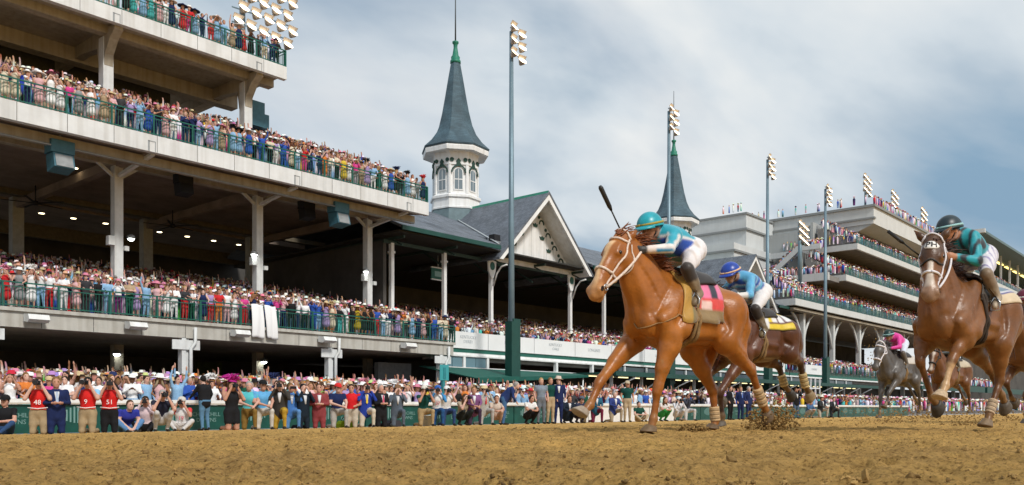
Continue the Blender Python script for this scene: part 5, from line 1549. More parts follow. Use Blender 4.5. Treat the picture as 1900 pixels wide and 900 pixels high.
# zones: 0 skin 1 hair 2 top 3 bottom 4 hat
def low_person(arms, hat, lite):
    n = {0: 6, 1: 5, 2: 4}[int(lite)]
    V = []; F = []; Z = []
    def put(v, f, z):
        o = len(V); V.extend(v); F.extend([tuple(i + o for i in q) for q in f]); Z.extend(z)
    if lite == 2:
        v, f, _ = loft([ring(.4, .16, .13, n), ring(1.3, .2, .12, n), ring(1.46, .08, .07, n)], 2, n); put(v, f, [3] * n + [2] * (2 * n))
        v, f, _ = loft([ring(1.46, .06, .06, n), ring(1.58, .095, .095, n), ring(1.73, .06, .06, n)], 0, n); put(v, f, [0] * (2 * n) + [1] * n)
    elif lite:
        b = [ring(.35, .15, .12, n), ring(.95, .17, .12, n), ring(1.32, .20, .11, n), ring(1.46, .08, .07, n)]
        v, f, _ = loft(b, 2, n); put(v, f, [3] * n + [2] * (3 * n))
        h = [ring(1.47, .05, .05, n), ring(1.56, .085, .09, n, -.01), ring(1.66, .085, .09, n), ring(1.74, .04, .05, n, .01)]
        v, f, _ = loft(h, 0, n); put(v, f, [0] * (2 * n) + [1] * (2 * n))
    else:
        b = [ring(.02, .13, .10, n), ring(.55, .15, .11, n), ring(.93, .165, .115, n), ring(1.12, .145, .10, n), ring(1.32, .195, .115, n), ring(1.42, .17, .09, n), ring(1.47, .06, .06, n)]
        v, f, _ = loft(b, 2, n); put(v, f, [3] * (2 * n) + [2] * (5 * n))
        h = [ring(1.44, .05, .05, n), ring(1.52, .07, .08, n, -.02), ring(1.60, .085, .098, n, -.01), ring(1.68, .082, .095, n, .0), ring(1.74, .045, .055, n, .01)]
        v, f, _ = loft(h, 0, n); Zh = [0] * (3 * n) + [1] * (2 * n)
        for k in range(n):
            if v[2 * n + k][1] > .03: Zh[2 * n + k] = 1; Zh[n + k] = 1
        put(v, f, Zh)
    for s in (-1, 1):
        if arms == 'up' and s == 1: pts = [(.19, 0, 1.38), (.28, -.03, 1.62), (.27, -.08, 1.92), (.25, -.09, 2.03)]
        elif arms in ('phone', 'both'):
            pts = [(s * .19, 0, 1.38), (s * .25, -.16, 1.24), (s * .08, -.32, 1.58), (s * .06, -.34, 1.68)] if arms == 'phone' else [(s * .19, 0, 1.38), (s * .29, -.03, 1.62), (s * .26, -.08, 1.92), (s * .24, -.09, 2.03)]
        elif arms == 'clap': pts = [(s * .19, 0, 1.38), (s * .25, -.06, 1.15), (s * .05, -.30, 1.28), (s * .02, -.33, 1.34)]
        else: pts = [(s * .19, 0, 1.38), (s * .25, .02, 1.14), (s * .23, -.10, .92), (s * .22, -.12, .84)]
        if lite == 2 or (lite and arms == 'down'): continue
        if lite and s == -1 and arms == 'up': continue
        v, f, z = limb(pts, [.06, .05, .04, .035], [2, 2, 0, 0], 4 if not lite else 3); put(v, f, z)
    m = {0: 9, 1: 6, 2: 5}[int(lite)]
    if hat and lite == 2:
        v, f, _ = loft([ring(1.66, .2, .2, m), ring(1.79, .08, .08, m)], 4, m); put(v, f, [4] * len(v))
    elif hat == 'wide':
        v, f, _ = loft([ring(1.665, .25, .25, m), ring(1.70, .11, .11, m), ring(1.80, .09, .09, m)], 4, m); put(v, f, [4] * len(v))
        v, f, _ = loft([ring(1.66, .25, .25, m)[::-1], ring(1.672, .10, .10, m)[::-1]], 4, m); put(v, f, [4] * len(v))
    elif hat == 'small':
        v, f, _ = loft([ring(1.665, .15, .16, m, -.02), ring(1.69, .105, .11, m), ring(1.78, .08, .09, m)], 4, m); put(v, f, [4] * len(v))
    return np.array(V), np.array(F), np.array(Z)
pos = []; lod = []
def rows(x0, x1, p, z, dx, lite, jit=.12, fill=.96):
    xs_ = np.arange(x0, x1, dx) + cr.normal(0, jit, len(np.arange(x0, x1, dx)))
    xs_ = xs_[cr.random(len(xs_)) < fill]
    ys_ = p + cr.normal(0, .12, len(xs_))
    zz = np.full(len(xs_), z) if np.isscalar(z) else z(xs_, ys_)
    pos.append(np.stack([xs_, ys_, zz], 1)); lod.append(np.full(len(xs_), lite))
zg = lambda x, y: ground_z(x, y)
for dp in (.88, 1.55): rows(8.6, 60, RAIL_P + dp, zg, .56, False)
for k in range(27):                                           # apron, standing
    p = RAIL_P + 1.2 + k * .72
    if k == 0: rows(31.2, 60, p, zg, .5, False)
    elif k > 0: rows(p * .31, 60, p, zg, .52, p > 32.5)
    if k == 0: rows(44.6, 60, RAIL_P + .55, zg, .5, False)
    if k < 15: rows(60, 190, p, zg, .72 if k < 8 else 1.0, True)
for i in range(27):                                           # lower stand
    p = LOW_P + .95 + i * .82; z = LOW_Z - .02 + i * .165
    rows(max(8, p * .31), LOW_END - .1, p, z, .49, i > 9, fill=.98 - .004 * i)
for i in range(26):                                           # roofed stand and beyond
    p = 43.0 + i * .85; z = 4.5 + i * .17
    rows(41.0, 75, p, z, .54, i > 3, fill=.97); rows(75, 132, p, z, .72, True, fill=.97)
    if i < 16: rows(132.5, 210, p + .4, z - .18, 1.0, True, fill=.9 - .01 * i)
for i in range(1, 10):
    rows(14, T2_END - .2, T2_P + .75 + i * .82, T2_Z - .03 + i * .35, .49, False)
for i in range(1, 3): rows(18, T3_END - .2, T3_P + .5 + i * .8, T3_Z - .02, .6, False, fill=.6)
for i, (z, x0, p) in enumerate(tiers):                         # distant stand balconies
    rows(x0 + .7, 190, p + .65, z - .02, .45, True)
    for k in range(6): rows(x0 + 1.6, 190, p + 1.6 + k * .85, z + .50 * (k + 1), .52, True, fill=.97)
    for q in range(2):
        yy = np.arange(p + .8, p + 12, .6); pos.append(np.stack([np.full(len(yy), x0 + .9 + q * .7) + cr.normal(0, .1, len(yy)), yy, np.full(len(yy), z + .0)], 1)); lod.append(np.full(len(yy), True))
for z_ in (14.2, 21.0, 28.2):
    for k in range(4): rows(195, 300, 45.8 + k * .9, z_ + .4 * k, .75, True)
for yy0, yy1, zz in ((46, 60, 18.9),):
    for q in range(3):
        yy = np.arange(yy0, yy1, .55); pos.append(np.stack([np.full(len(yy), 120.3 + q * .8), yy, np.full(len(yy), zz)], 1)); lod.append(np.full(len(yy), True))
yy = np.arange(49.5, 63.5, .5); zst = np.interp(yy, [49, 52.5, 56.8, 64], [24.3, 24.3, 20.9, 20.9]) - .9
for q in range(4):
    pos.append(np.stack([np.full(len(yy), 124.9 + q * .7), yy + cr.normal(0, .1, len(yy)), zst + .15 * q], 1)); lod.append(np.full(len(yy), True))
xr = np.concatenate([132.8 + np.abs(cr.normal(0, .3, 14)), np.linspace(134, 190, 150) + cr.normal(0, .5, 150)]); yr = np.concatenate([np.linspace(45, 64, 14) + cr.normal(0, .7, 14), np.full(150, 44.6)])
pos.append(np.stack([xr, yr, np.full(len(xr), 30.74)], 1)); lod.append(np.full(len(xr), True))
yy = np.array([61, 61.5, 62.3, 63, 64]); pos.append(np.stack([np.full(5, 123.3), yy, np.full(5, 30.3)], 1)); lod.append(np.full(5, True))
pos = np.concatenate(pos); lod = np.concatenate(lod)
q = project(pos + np.array((0, 0, 1.5)))
keep = (q[0] > -60) & (q[0] < 1960) & (q[1] > -60) & (q[2] > 5)
pos, lod = pos[keep], lod[keep].astype(int)
lod[(q[2][keep] > 88)] = 2
n = len(pos)
pal = np.array([CN[k] for k in names]); hpal = np.array([HATC[k] for k in hn])
jitc = lambda m: np.clip(m * (1 + cr.normal(0, .12, m.shape)), 0, .88)
ctop = jitc(pal[cr.choice(len(names), n, p=wts)]); cbot = jitc(pal[cr.choice(len(names), n, p=wts)]); chat = jitc(hpal[cr.choice(len(hn), n, p=hw)])
csk = jitc(np.array(SKIN)[cr.choice(7, n, p=[.2, .2, .17, .2, .1, .06, .07])]); chr_ = np.array(HAIRC)[cr.integers(0, 7, n)]
arms_ = cr.choice(4, n, p=[.34, .32, .08, .26]); hats_ = cr.choice(3, n, p=[.62, .22, .16])
rot = R(-14) + cr.normal(0, .42, n); sc = .93 + .12 * cr.random(n)
Vs, Fs, Cs = [], [], []; off = 0
for L_ in (0, 1, 2):
    for a in range(4):
        for h in range(3):
            sel = np.where((lod == L_) & (arms_ == a) & (hats_ == h))[0]
            if not len(sel): continue
            v, f, z = low_person(['down', 'phone', 'up', 'clap'][a], [None, 'wide', 'small'][h], L_)
            c_, s_ = np.cos(rot[sel])[:, None], np.sin(rot[sel])[:, None]
            x_ = (v[None, :, 0] * c_ - v[None, :, 1] * s_); y_ = (v[None, :, 0] * s_ + v[None, :, 1] * c_); z_ = np.repeat(v[None, :, 2], len(sel), 0)
            W = np.stack([x_, y_, z_], -1) * sc[sel][:, None, None] + pos[sel][:, None]
            cols_ = np.stack([csk[sel], chr_[sel], ctop[sel], cbot[sel], chat[sel]], 1)[:, z]
            Vs.append(W.reshape(-1, 3)); Cs.append(cols_.reshape(-1, 3))
            Fs.append((f[None] + (off + np.arange(len(sel)) * len(v))[:, None, None]).reshape(-1, 3)); off += len(sel) * len(v)
V = np.concatenate(Vs); F = np.concatenate(Fs)
print('crowd people', n, 'tris', len(F))
o = link_mesh('crowd', np_mesh('crowd', V, F, [attr_mat('crowd_clothes', rough=.85, spec=.15)], col=np.concatenate(Cs)))
tag(o, 'dense mass of spectators filling the apron and every tier of the stands', 'crowd', kind='stuff')
# ================================================================ RACEHORSES AND JOCKEYS
M_COAT = attr_mat('horse_coat', rough=.38, spec=.42, bump=.26, bscale=55, sheen=.0, var=.20, vscale=11, aniso=(.5, 1, .8))
M_HOOF = attr_mat('hoof_horn', rough=.55, spec=.4, bump=.15, bscale=40, attr='Col', var=.25, vscale=30)
M_EYE = mat('horse_eye', (.012, .008, .006), .08, spec=.8)
M_NOSTRIL = mat('nostril_dark', (.03, .014, .01), .7)
M_CLOTH = attr_mat('silk_cloth', rough=.5, spec=.35, bump=.5, bscale=16, sheen=.3, var=.12, vscale=14)
M_LEATHER = mat('brown_leather', (.10, .055, .02), .5, var=.4, vscale=30)
M_STRAPW = mat('white_strap', (.74, .60, .50), .55, var=.3, vscale=40)
M_STRAPB = mat('black_strap', (.02, .018, .016), .5)
M_STEELB = mat('bit_steel', (.55, .55, .55), .25, metal=1)

def lerp(a, b, t): return np.array(a, float) * (1 - t) + np.array(b, float) * t
def horse_prims(J):
    """J: joint positions in the horse's own frame (x forward, y left, z up; ground below the withers is 0)"""
    P = []
    P += [cone((.18, 0, 1.20), (-.38, 0, 1.225), .345, .335, 0, .10, (1, .74, 1))]                   # ribcage
    P += [cone((.38, 0, 1.16), (.20, 0, 1.16), .235, .31, 0, .10, (1, .84, 1))]                      # breast
    hd_ = J.get('croup_drop', .04)
    P += [cone((-.36, 0, 1.28), (-.66, 0, 1.29 - hd_), .275, .265, 0, .12, (1, .80, 1))]                   # loin
    P += [cone((.14, 0, 1.515), (-.18, 0, 1.50), .095, .095, 0, .10, (1.2, .7, 1))]                   # withers
    P += [cone((-.46, 0, 1.46), (-.70, 0, 1.45 - hd_), .10, .105, 0, .08)]                                  # croup
    for s in (-1, 1):
        P += [cone((-.66, s * .125, 1.335 - hd_), (-.83, s * .13, 1.19 - hd_), .215, .16, 0, .07)]              # rump
        P += [cone((-.55, s * .20, 1.40 - hd_), (-.62, s * .17, 1.30 - hd_), .055, .11, 0, .04)]                   # point of hip
        P += [cone((.00, s * .165, 1.47), (.33, s * .205, 1.13), .085, .105, 0, .035)]                # shoulder blade
        P += [cone((-.06, s * .19, 1.36), (.17, s * .235, 1.02), .075, .110, 0, .035)]                # triceps
        P += [ball((.465, s * .105, 1.08), .125, 0, .022, (1, .85, 1.25))]                            # breast muscle
        P += [cone((.405, s * .205, 1.09), lerp(J['elbow'][s], (.2, s * .2, .95), .4), .098, .100, 0, .03)]
        P += [cone((.05, s * .255, 1.12), (-.30, s * .265, 1.10), .035, .04, 0, .09), cone((-.05, s * .22, .98), (-.42, s * .20, 1.0), .045, .05, 0, .10)]  # flank muscles behind the elbow
    # neck: thick at the shoulder, arching to the poll
    N = [np.array(q, float) for q in J['neck']]
    rs = J.get('neck_r', [.30, .235, .165, .118])
    P += chain(N, [r_ * f_ for r_, f_ in zip(rs, (.94, .92, .94, 1))], 0, .08, (1, .56, 1))
    for s in (-1, 1):
        nd = N[2] - N[0]; nd /= np.linalg.norm(nd); dn = np.array((nd[2], 0, -nd[0]))                 # towards the throat
        P += [cone(N[0] + dn * .13 + (.05, s * .10, -.02), N[2] + dn * .08 + (0, s * .055, 0), .085, .052, 0, .028)]      # long neck muscle
        P += [cone(N[0] - dn * .10 + (0, s * .10, 0), N[2] - dn * .05 + (0, s * .05, 0), .10, .06, 0, .04)]
        P += [cone(N[0] + dn * .02 + (.0, s * .13, 0), N[2] + dn * .01 + (0, s * .06, 0), .075, .05, 0, .03)]
    # head
    hp, hm = np.array(J['poll'], float), np.array(J['muzzle'], float)
    ax = (hm - hp); L = np.linalg.norm(ax); ax /= L
    side = np.array(J.get('head_left', (0, 1, 0)), float); side -= ax * (side @ ax); side /= np.linalg.norm(side)
    fr = np.cross(side, ax); fr = fr if fr[0] > 0 else -fr       # towards the forehead side
    def H(t, f, l=0.0): return hp + ax * (t * L) + fr * f + side * l
    J['H'] = H; J['frame'] = (ax, side, fr, L)
    i0 = len(P)
    P += [cone(H(.0, -.02), H(.28, .005), .094, .108, 0, .04, (1, .88, 1)), cone(H(.26, .008), H(.62, .022), .098, .066, 0, .04, (1, .84, 1))]
    P += [cone(H(.60, .018), H(.88, .004), .064, .064, 0, .035, (1, .9, 1)), ball(H(.95, -.012), .060, 0, .03)]
    P += [cone(H(.30, .075), H(.70, .068), .022, .018, 0, .02)]                                                                        # nasal bone ridge
    for s in (-1, 1):
        P += [ball(H(.26, -.095, s * .052), .092, 0, .025, (1, .85, 1)), cone(H(.27, -.125, s * .042), H(.62, -.075, s * .026), .062, .034, 0, .03)]   # cheek and jaw bar
        P += [cone(H(.36, -.005, s * .085), H(.56, -.012, s * .058), .020, .014, 0, .018)]                                             # facial crest
        P += [cone(H(.20, .055, s * .070), H(.33, .055, s * .078), .030, .026, 0, .02), ball(H(.315, .028, s * .092), .028, 0, .012)]   # brow and eye
        P += [cone(H(.80, .020, s * .040), H(.91, .018, s * .056), .028, .038, 0, .015), ball(H(.93, -.02, s * .044), .040, 0, .02)]     # nostril wing, lip
    P += [cone(H(.60, -.074), H(.88, -.070), .042, .038, 0, .03), ball(H(.925, -.074), .041, 0, .015)]                                   # chin
    for s in (-1, 1):                                                                                                                  # ears
        e0 = H(.0, -.01, s * .055); et = np.array(J['ear'][s], float)
        P += [cone(e0, lerp(e0, et, .5), .030, .036, 0, .02), cone(lerp(e0, et, .5), et, .036, .007, 0, .012)]
    hs = J.get('head_scale', 1.0)
    for p in P[i0:]:
        p['ra'] *= hs; p['rb'] *= hs
    # legs
    for s in (-1, 1):
        e, kn, ft, hf = [np.array(x, float) for x in (J['elbow'][s], J['knee'][s], J['fet'][s], J['hoof'][s])]
        d = kn - e; d /= np.linalg.norm(d); fwd = np.array((1., 0, 0)) - d * d[0]; fwd /= np.linalg.norm(fwd) + 1e-9
        P += [cone(lerp((.28, s * .19, 1.04), e, .45), e, .125, .105, 0, .05), cone(e + fwd * .02, lerp(e, kn, .5) + fwd * .018, .095, .068, 0, .03), cone(lerp(e, kn, .5) + fwd * .012, kn, .066, .046, 0, .03)]
        P += [cone(e - fwd * .045, lerp(e, kn, .55) - fwd * .025, .070, .040, 0, .022), cone(e + (0, s * .03, 0), lerp(e, kn, .6) + (0, s * .015, 0), .055, .034, 0, .02)]
        d2 = ft - kn; d2 /= np.linalg.norm(d2); f2 = np.array((1., 0, 0)) - d2 * d2[0]; f2 /= np.linalg.norm(f2) + 1e-9
        P += [cone(kn - d * .03 + fwd * .006, kn + d2 * .035 + f2 * .006, .053, .050, 0, .015), cone(kn, lerp(kn, ft, .3), .045, .031, 0, .02), cone(lerp(kn, ft, .3), ft, .031, .034, 0, .02)]
        P += [cone(kn - f2 * .030, ft - f2 * .030, .018, .020, 0, .012), ball(ft - f2 * .006, .044, 0, .018), ball(ft - f2 * .034, .024, 0, .015)]     # tendon, fetlock, ergot
        P += [cone(ft, lerp(ft, hf, .75), .036, .042, 0, .02)]
        st, hk, ft, hf = [np.array(x, float) for x in (J['stifle'][s], J['hock'][s], J['hfet'][s], J['hhoof'][s])]
        hip = np.array((-.68, s * .145, 1.24))
        P += [cone(hip, st, .205, .135, 0, .06), cone((-.84, s * .135, 1.12), lerp(st, hk, .50) - (.02, 0, 0), .125, .070, 0, .04), cone((-.80, s * .20, 1.14), lerp(st, hk, .3) + (0, s * .02, 0), .09, .065, 0, .03)]
        P += [cone(st + (.02, 0, .04), st, .125, .12, 0, .03), cone(st, lerp(st, hk, .45), .118, .088, 0, .04), cone(lerp(st, hk, .45), hk, .086, .048, 0, .03)]
        d = ft - hk; d /= np.linalg.norm(d) + 1e-9; f2 = np.array((1., 0, 0)) - d * d[0]; f2 /= np.linalg.norm(f2) + 1e-9
        P += [ball(hk + f2 * .008, .056, 0, .015), cone(lerp(st, hk, .62) - f2 * .055, hk - f2 * .052 - d * .03, .022, .030, 0, .02), cone(hk - f2 * .05 - d * .02, hk - f2 * .02 + d * .10, .030, .024, 0, .02)]   # point of hock
        P += [cone(hk, lerp(hk, ft, .3), .046, .036, 0, .02), cone(lerp(hk, ft, .3), ft, .036, .036, 0, .02), cone(hk + d * .08 - f2 * .032, ft - f2 * .032, .020, .021, 0, .012), ball(ft - f2 * .008, .047, 0, .018), cone(ft, lerp(ft, hf, .75), .038, .044, 0, .02)]
    # creases between the muscles
    base = list(P)
    def crease(pts, r=.012, k=.028, off=.004):
        Q = snap(base, resample(pts, 9), off)
        for i in range(8):
            t0 = 1 - abs(i - 3.5) / 4.6
            c = cone(Q[i], Q[i + 1], r * t0, r * t0, 0, k); c['cut'] = True; P.append(c)
    crease([(.56, 0, 1.26), (.62, 0, 1.08), (.55, 0, .90)], .016)
    for s in (-1, 1):
        st, hk, e, kn = [np.array(J[q][s], float) for q in ('stifle', 'hock', 'elbow', 'knee')]
        crease([(.55, s * .20, 1.16), (.52, s * .26, 1.02), (.40, s * .12, .88)], .014)
        crease([(.20, s * .16, 1.50), (.38, s * .22, 1.32), (.50, s * .22, 1.14)], .013)
        crease([(-.10, s * .24, 1.44), (-.03, s * .28, 1.24), (.05, s * .28, 1.02), (.12, s * .26, .92)], .014)
        crease([(.16, s * .24, 1.36), (.26, s * .30, 1.16), (.32, s * .30, 1.02)], .011)
        nd = N[2] - N[0]; nd /= np.linalg.norm(nd); dn = np.array((nd[2], 0, -nd[0]))
        crease([N[0] + dn * .075 + (.03, s * .22, 0), N[1] + dn * .055 + (0, s * .2, 0), N[2] + dn * .045 + (0, s * .15, 0)], .013)
        crease([(-.72, s * .32, 1.32), (-.78, s * .32, 1.16), lerp((-.78, s * .3, 1.0), lerp(st, hk, .35) + (-.02, s * .1, 0), .8)], .015)
        crease([(-.44, s * .28, 1.36), (-.46, s * .28, 1.16), st + (.06, s * .10, .12), st + (.10, s * .03, .02)], .015, .04)
        crease([e + (.0, s * .12, 0), lerp(e, kn, .5) + (-.01, s * .09, 0), lerp(e, kn, .85) + (-.01, s * .06, 0)], .008, .016)
        crease([st + (-.04, s * .12, -.04), lerp(st, hk, .45) + (-.02, s * .10, 0), lerp(st, hk, .85) + (-.03, s * .05, 0)], .009, .018)
        crease([H(.40, -.02, s * .11), H(.50, -.04, s * .10), H(.62, -.03, s * .085)], .007, .014)
        crease([H(.86, -.040, s * .07), H(.92, -.042, s * .07), H(.985, -.046, s * .03)], .006, .008)
    return P
def mix_c(base, c, w):
    w = np.clip(w, 0, 1)[:, None]
    return base * (1 - w) + np.array(c)[None] * w
def seg_t(P, a, b):
    a = np.array(a, float); b = np.array(b, float); ba = b - a
    t = (P - a) @ ba / (ba @ ba)
    tc = np.clip(t, 0, 1)
    return t, np.linalg.norm(P - a - tc[:, None] * ba, axis=1)
def sstep(x, a, b):
    t = np.clip((x - a) / (b - a), 0, 1); return t * t * (3 - 2 * t)
def hoof_mesh(parent, ft, hf, col, s):
    """hoof capsule from the coronet to a flat ground face"""
    ft = np.array(ft, float); hf = np.array(hf, float)
    d = hf - ft; d /= np.linalg.norm(d)
    fwd = np.array((1, 0, 0)) - d * d[0]; fwd /= np.linalg.norm(fwd); lat = np.cross(d, fwd)
    c0 = lerp(ft, hf, .55); rings = []; n = 14
    sole = -fwd * 0
    for t, r in ((0, .046), (.03, .058), (.35, .066), (.9, .082), (1.12, .087), (1.2, .078)):
        c = c0 + (hf - c0) * t + fwd * .02 * t
        for i in range(n):
            a = 2 * math.pi * i / n
            el = 1.2 if math.cos(a) > 0 else .85
            rings.append(c + (fwd * math.cos(a) * el + lat * math.sin(a) * .94) * r + d * .018 * t * math.cos(a))
    V = np.array(rings); F = [[j * n + i, j * n + (i + 1) % n, (j + 1) * n + (i + 1) % n, (j + 1) * n + i] for j in range(5) for i in range(n)]
    me = bpy.data.meshes.new('hoof'); me.from_pydata(V.tolist(), [], F + [list(range(5 * n, 6 * n)), list(range(n - 1, -1, -1))])
    for p in me.polygons: p.use_smooth = True
    a = me.color_attributes.new('Col', 'FLOAT_COLOR', 'POINT')
    for i in range(len(V)):
        a.data[i].color = (*col, 1)
    me.materials.append(M_HOOF)
    o = bpy.data.objects.new('hoof', me); C.objects.link(o); o.parent = parent
def strap(parent, prims, pts, m, r=.012, name='strap', n=28, off=.006, do_snap=True, flat=None):
    Q = resample(pts, n)
    if do_snap: Q = snap(prims, Q, off)
    return MB().tube([tuple(q) for q in Q], r, 7).build(name, m, parent, world=False)
def drape(prims, x0, x1, a0, a1, off, zc=1.27, nx=16, na=26, xf=None):
    """cloth patch lying on the back: angles measured from straight up, positive to the left"""
    u = np.linspace(0, 1, nx); v = np.linspace(0, 1, na)
    U, W = np.meshgrid(u, v, indexing='ij')
    A = a0 + (a1 - a0) * W
    X = x0 + (x1 - x0) * U
    if xf is not None: X = X + xf(U, W)
    D = np.stack([np.zeros_like(A), np.sin(A), np.cos(A)], -1)
    O = np.stack([X, np.zeros_like(X), np.full_like(X, zc)], -1)
    lo = np.full(A.shape, .10); hi = np.full(A.shape, .75)
    for _ in range(16):
        m = (lo + hi) / 2
        ins = sdf_points(prims, O + D * m[..., None]) < off
        lo = np.where(ins, m, lo); hi = np.where(ins, hi, m)
    P = O + D * hi[..., None]
    V = P.reshape(-1, 3)
    i = np.arange(nx - 1)[:, None] * na + np.arange(na - 1)[None]
    F = np.stack([i, i + na, i + na + 1, i + 1], -1).reshape(-1, 4)
    return V, F, U.ravel(), W.ravel()
def cloth_obj(name, V, F, col, parent, thick=.012, m=None):
    me = np_mesh(name, V, F, [m or M_CLOTH], col=col)
    o = link_mesh(name, me, parent)
    md = o.modifiers.new('thick', 'SOLIDIFY'); md.thickness = thick; md.offset = 1
    return o
def hair(parent, name, roots, tips, sag, m, n_seg=5, r=.006, seed=1, jit=.03):
    """bundle of tapering locks from roots to tips"""
    rr = np.random.default_rng(seed); mb = MB()
    for a, b in zip(roots, tips):
        a = np.array(a, float); b = np.array(b, float) + rr.normal(0, jit, 3)
        mid = (a + b) / 2 + np.array(sag) * (.6 + .8 * rr.random()) + rr.normal(0, jit * .5, 3)
        pts = [tuple((1 - t) ** 2 * a + 2 * t * (1 - t) * mid + t * t * b) for t in np.linspace(0, 1, n_seg)]
        k = r * (.7 + .7 * rr.random())
        mb.tube(pts, [k * (1 - .8 * t) + .0008 for t in np.linspace(0, 1, n_seg)], 4, cap=False)
    return mb.build(name, m, parent, world=False)

def build_horse(name, label, loc, yaw, J, coat, vox=.014, group='galloping racehorses', scale=1.0, hoofcol=None, manecol=None, tail=True):
    t = thing(name, label, 'horse', loc, group)
    t.rotation_euler = (0, 0, yaw); t.scale = (scale, scale * J.get('width', 1.0), scale)
    prims = horse_prims(J)
    V, F = sdf_surface(prims, vox, 2)
    col = soften(coat(V, J), F)
    me = np_mesh('body', V, F, [M_COAT], col=col)
    link_mesh('body', me, t)
    H = J['H']; ax, side, fr, L = J['frame']
    for s in (-1, 1):
        e = H(.31, .042, s * .108)
        e = snap(prims, np.array([e]), -.008)[0]
        MB().lathe([(.002, -.019), (.012, -.015), (.019, 0), (.012, .015), (.002, .019)], tuple(e), 10).build('eye', M_EYE, t, world=False)
        nq = snap(prims, np.array([H(.90, .02, s * .075)]), .0015)[0]
        pts = [tuple(nq + ax * (.027 * math.cos(a)) + fr * (.018 * math.sin(a)) - side * s * .006) for a in np.linspace(0, 6.283, 12)]
        nn = snap(prims, np.array(pts[:-1]), .003)
        MB().add([tuple(q) for q in nn] + [tuple(nn.mean(0))], [(i, (i + 1) % 11, 11) for i in range(11)] + [((i + 1) % 11, i, 11) for i in range(11)]).build('nostril', M_NOSTRIL, t, world=False)
    hc = hoofcol or {}
    for s in (-1, 1):
        hoof_mesh(t, J['fet'][s], J['hoof'][s], hc.get(('f', s), (.10, .075, .05)), s)
        hoof_mesh(t, J['hfet'][s], J['hhoof'][s], hc.get(('h', s), (.10, .075, .05)), s)
    mm = mat('mane_' + name + str(len(bpy.data.objects)), manecol or (.16, .05, .012), .55, var=.4, vscale=25)
    # mane along the crest, blown back
    N = [np.array(q, float) for q in J['neck']]
    crest = []
    for i in range(3):
        for u in np.linspace(0, 1, 34, endpoint=False):
            if i == 0 and u < .35: continue
            c = lerp(N[i], N[i + 1], u); r0 = J.get('neck_r', [.30, .235, .165, .118]); r_ = r0[i] * (1 - u) + r0[i + 1] * u
            d = N[i + 1] - N[i]; d /= np.linalg.norm(d); up = np.array((-d[2], 0, d[0])); up = up if up[2] > 0 else -up
            crest.append(c + up * (r_ - .01))
    crest = np.array(crest); rr = np.random.default_rng(5)
    roots = np.repeat(crest, 3, 0) + rr.normal(0, .008, (len(crest) * 3, 3))
    tips = roots + np.stack([-.07 - .14 * rr.random(len(roots)), rr.normal(.02, .06, len(roots)), .03 + .07 * rr.random(len(roots)) - .03], 1)
    hair(t, 'mane', roots, tips, (0, 0, .04), mm, r=.009, seed=3)
    fo = H(.02, .07); roots = np.array([fo + rr.normal(0, .018, 3) for _ in range(26)])
    hair(t, 'forelock', roots, roots + np.array(J.get('forelock', (-.13, 0, .02))) + rr.normal(0, .022, (26, 3)), (0, 0, .03), mm, r=.007, seed=4)
    if tail:
        tr = np.array((-.94, 0, 1.36)); roots = np.array([tr + rr.normal(0, .025, 3) for _ in range(90)])
        tx, ty = J.get('tail_tip', (-1.15, -.12))
        tips = np.array([(tx - .2 * rr.random(), rr.normal(0, .05) + ty, .78 + .35 * rr.random()) for _ in range(90)])
        hair(t, 'tail', roots, tips, (-.08, 0, .12), mm, n_seg=7, r=.012, seed=6)
    return t, prims

def bandage(parent, a, b, t0, t1, r, col, name='leg_bandage'):
    """wrapped leg bandage with visible turns"""
    a = np.array(a, float); b = np.array(b, float); mb = MB()
    n = 7
    for i in range(n):
        u = t0 + (t1 - t0) * i / n; v = t0 + (t1 - t0) * (i + 1.15) / n
        rr_ = r * (.93 + .02 * (i % 2))
        mb.tube([tuple(lerp(a, b, u)), tuple(lerp(a, b, (u + v) / 2)), tuple(lerp(a, b, v))], [rr_ * .99, rr_ * 1.015, rr_ * .99], 14, i % 2)
    c2 = tuple(x * .62 for x in col)
    mb.build(name, [mat(name + '_a%.2f' % col[0], col, .85, var=.3, vscale=40), mat(name + '_b%.2f' % col[0], c2, .85, var=.3, vscale=40)], parent, world=False)

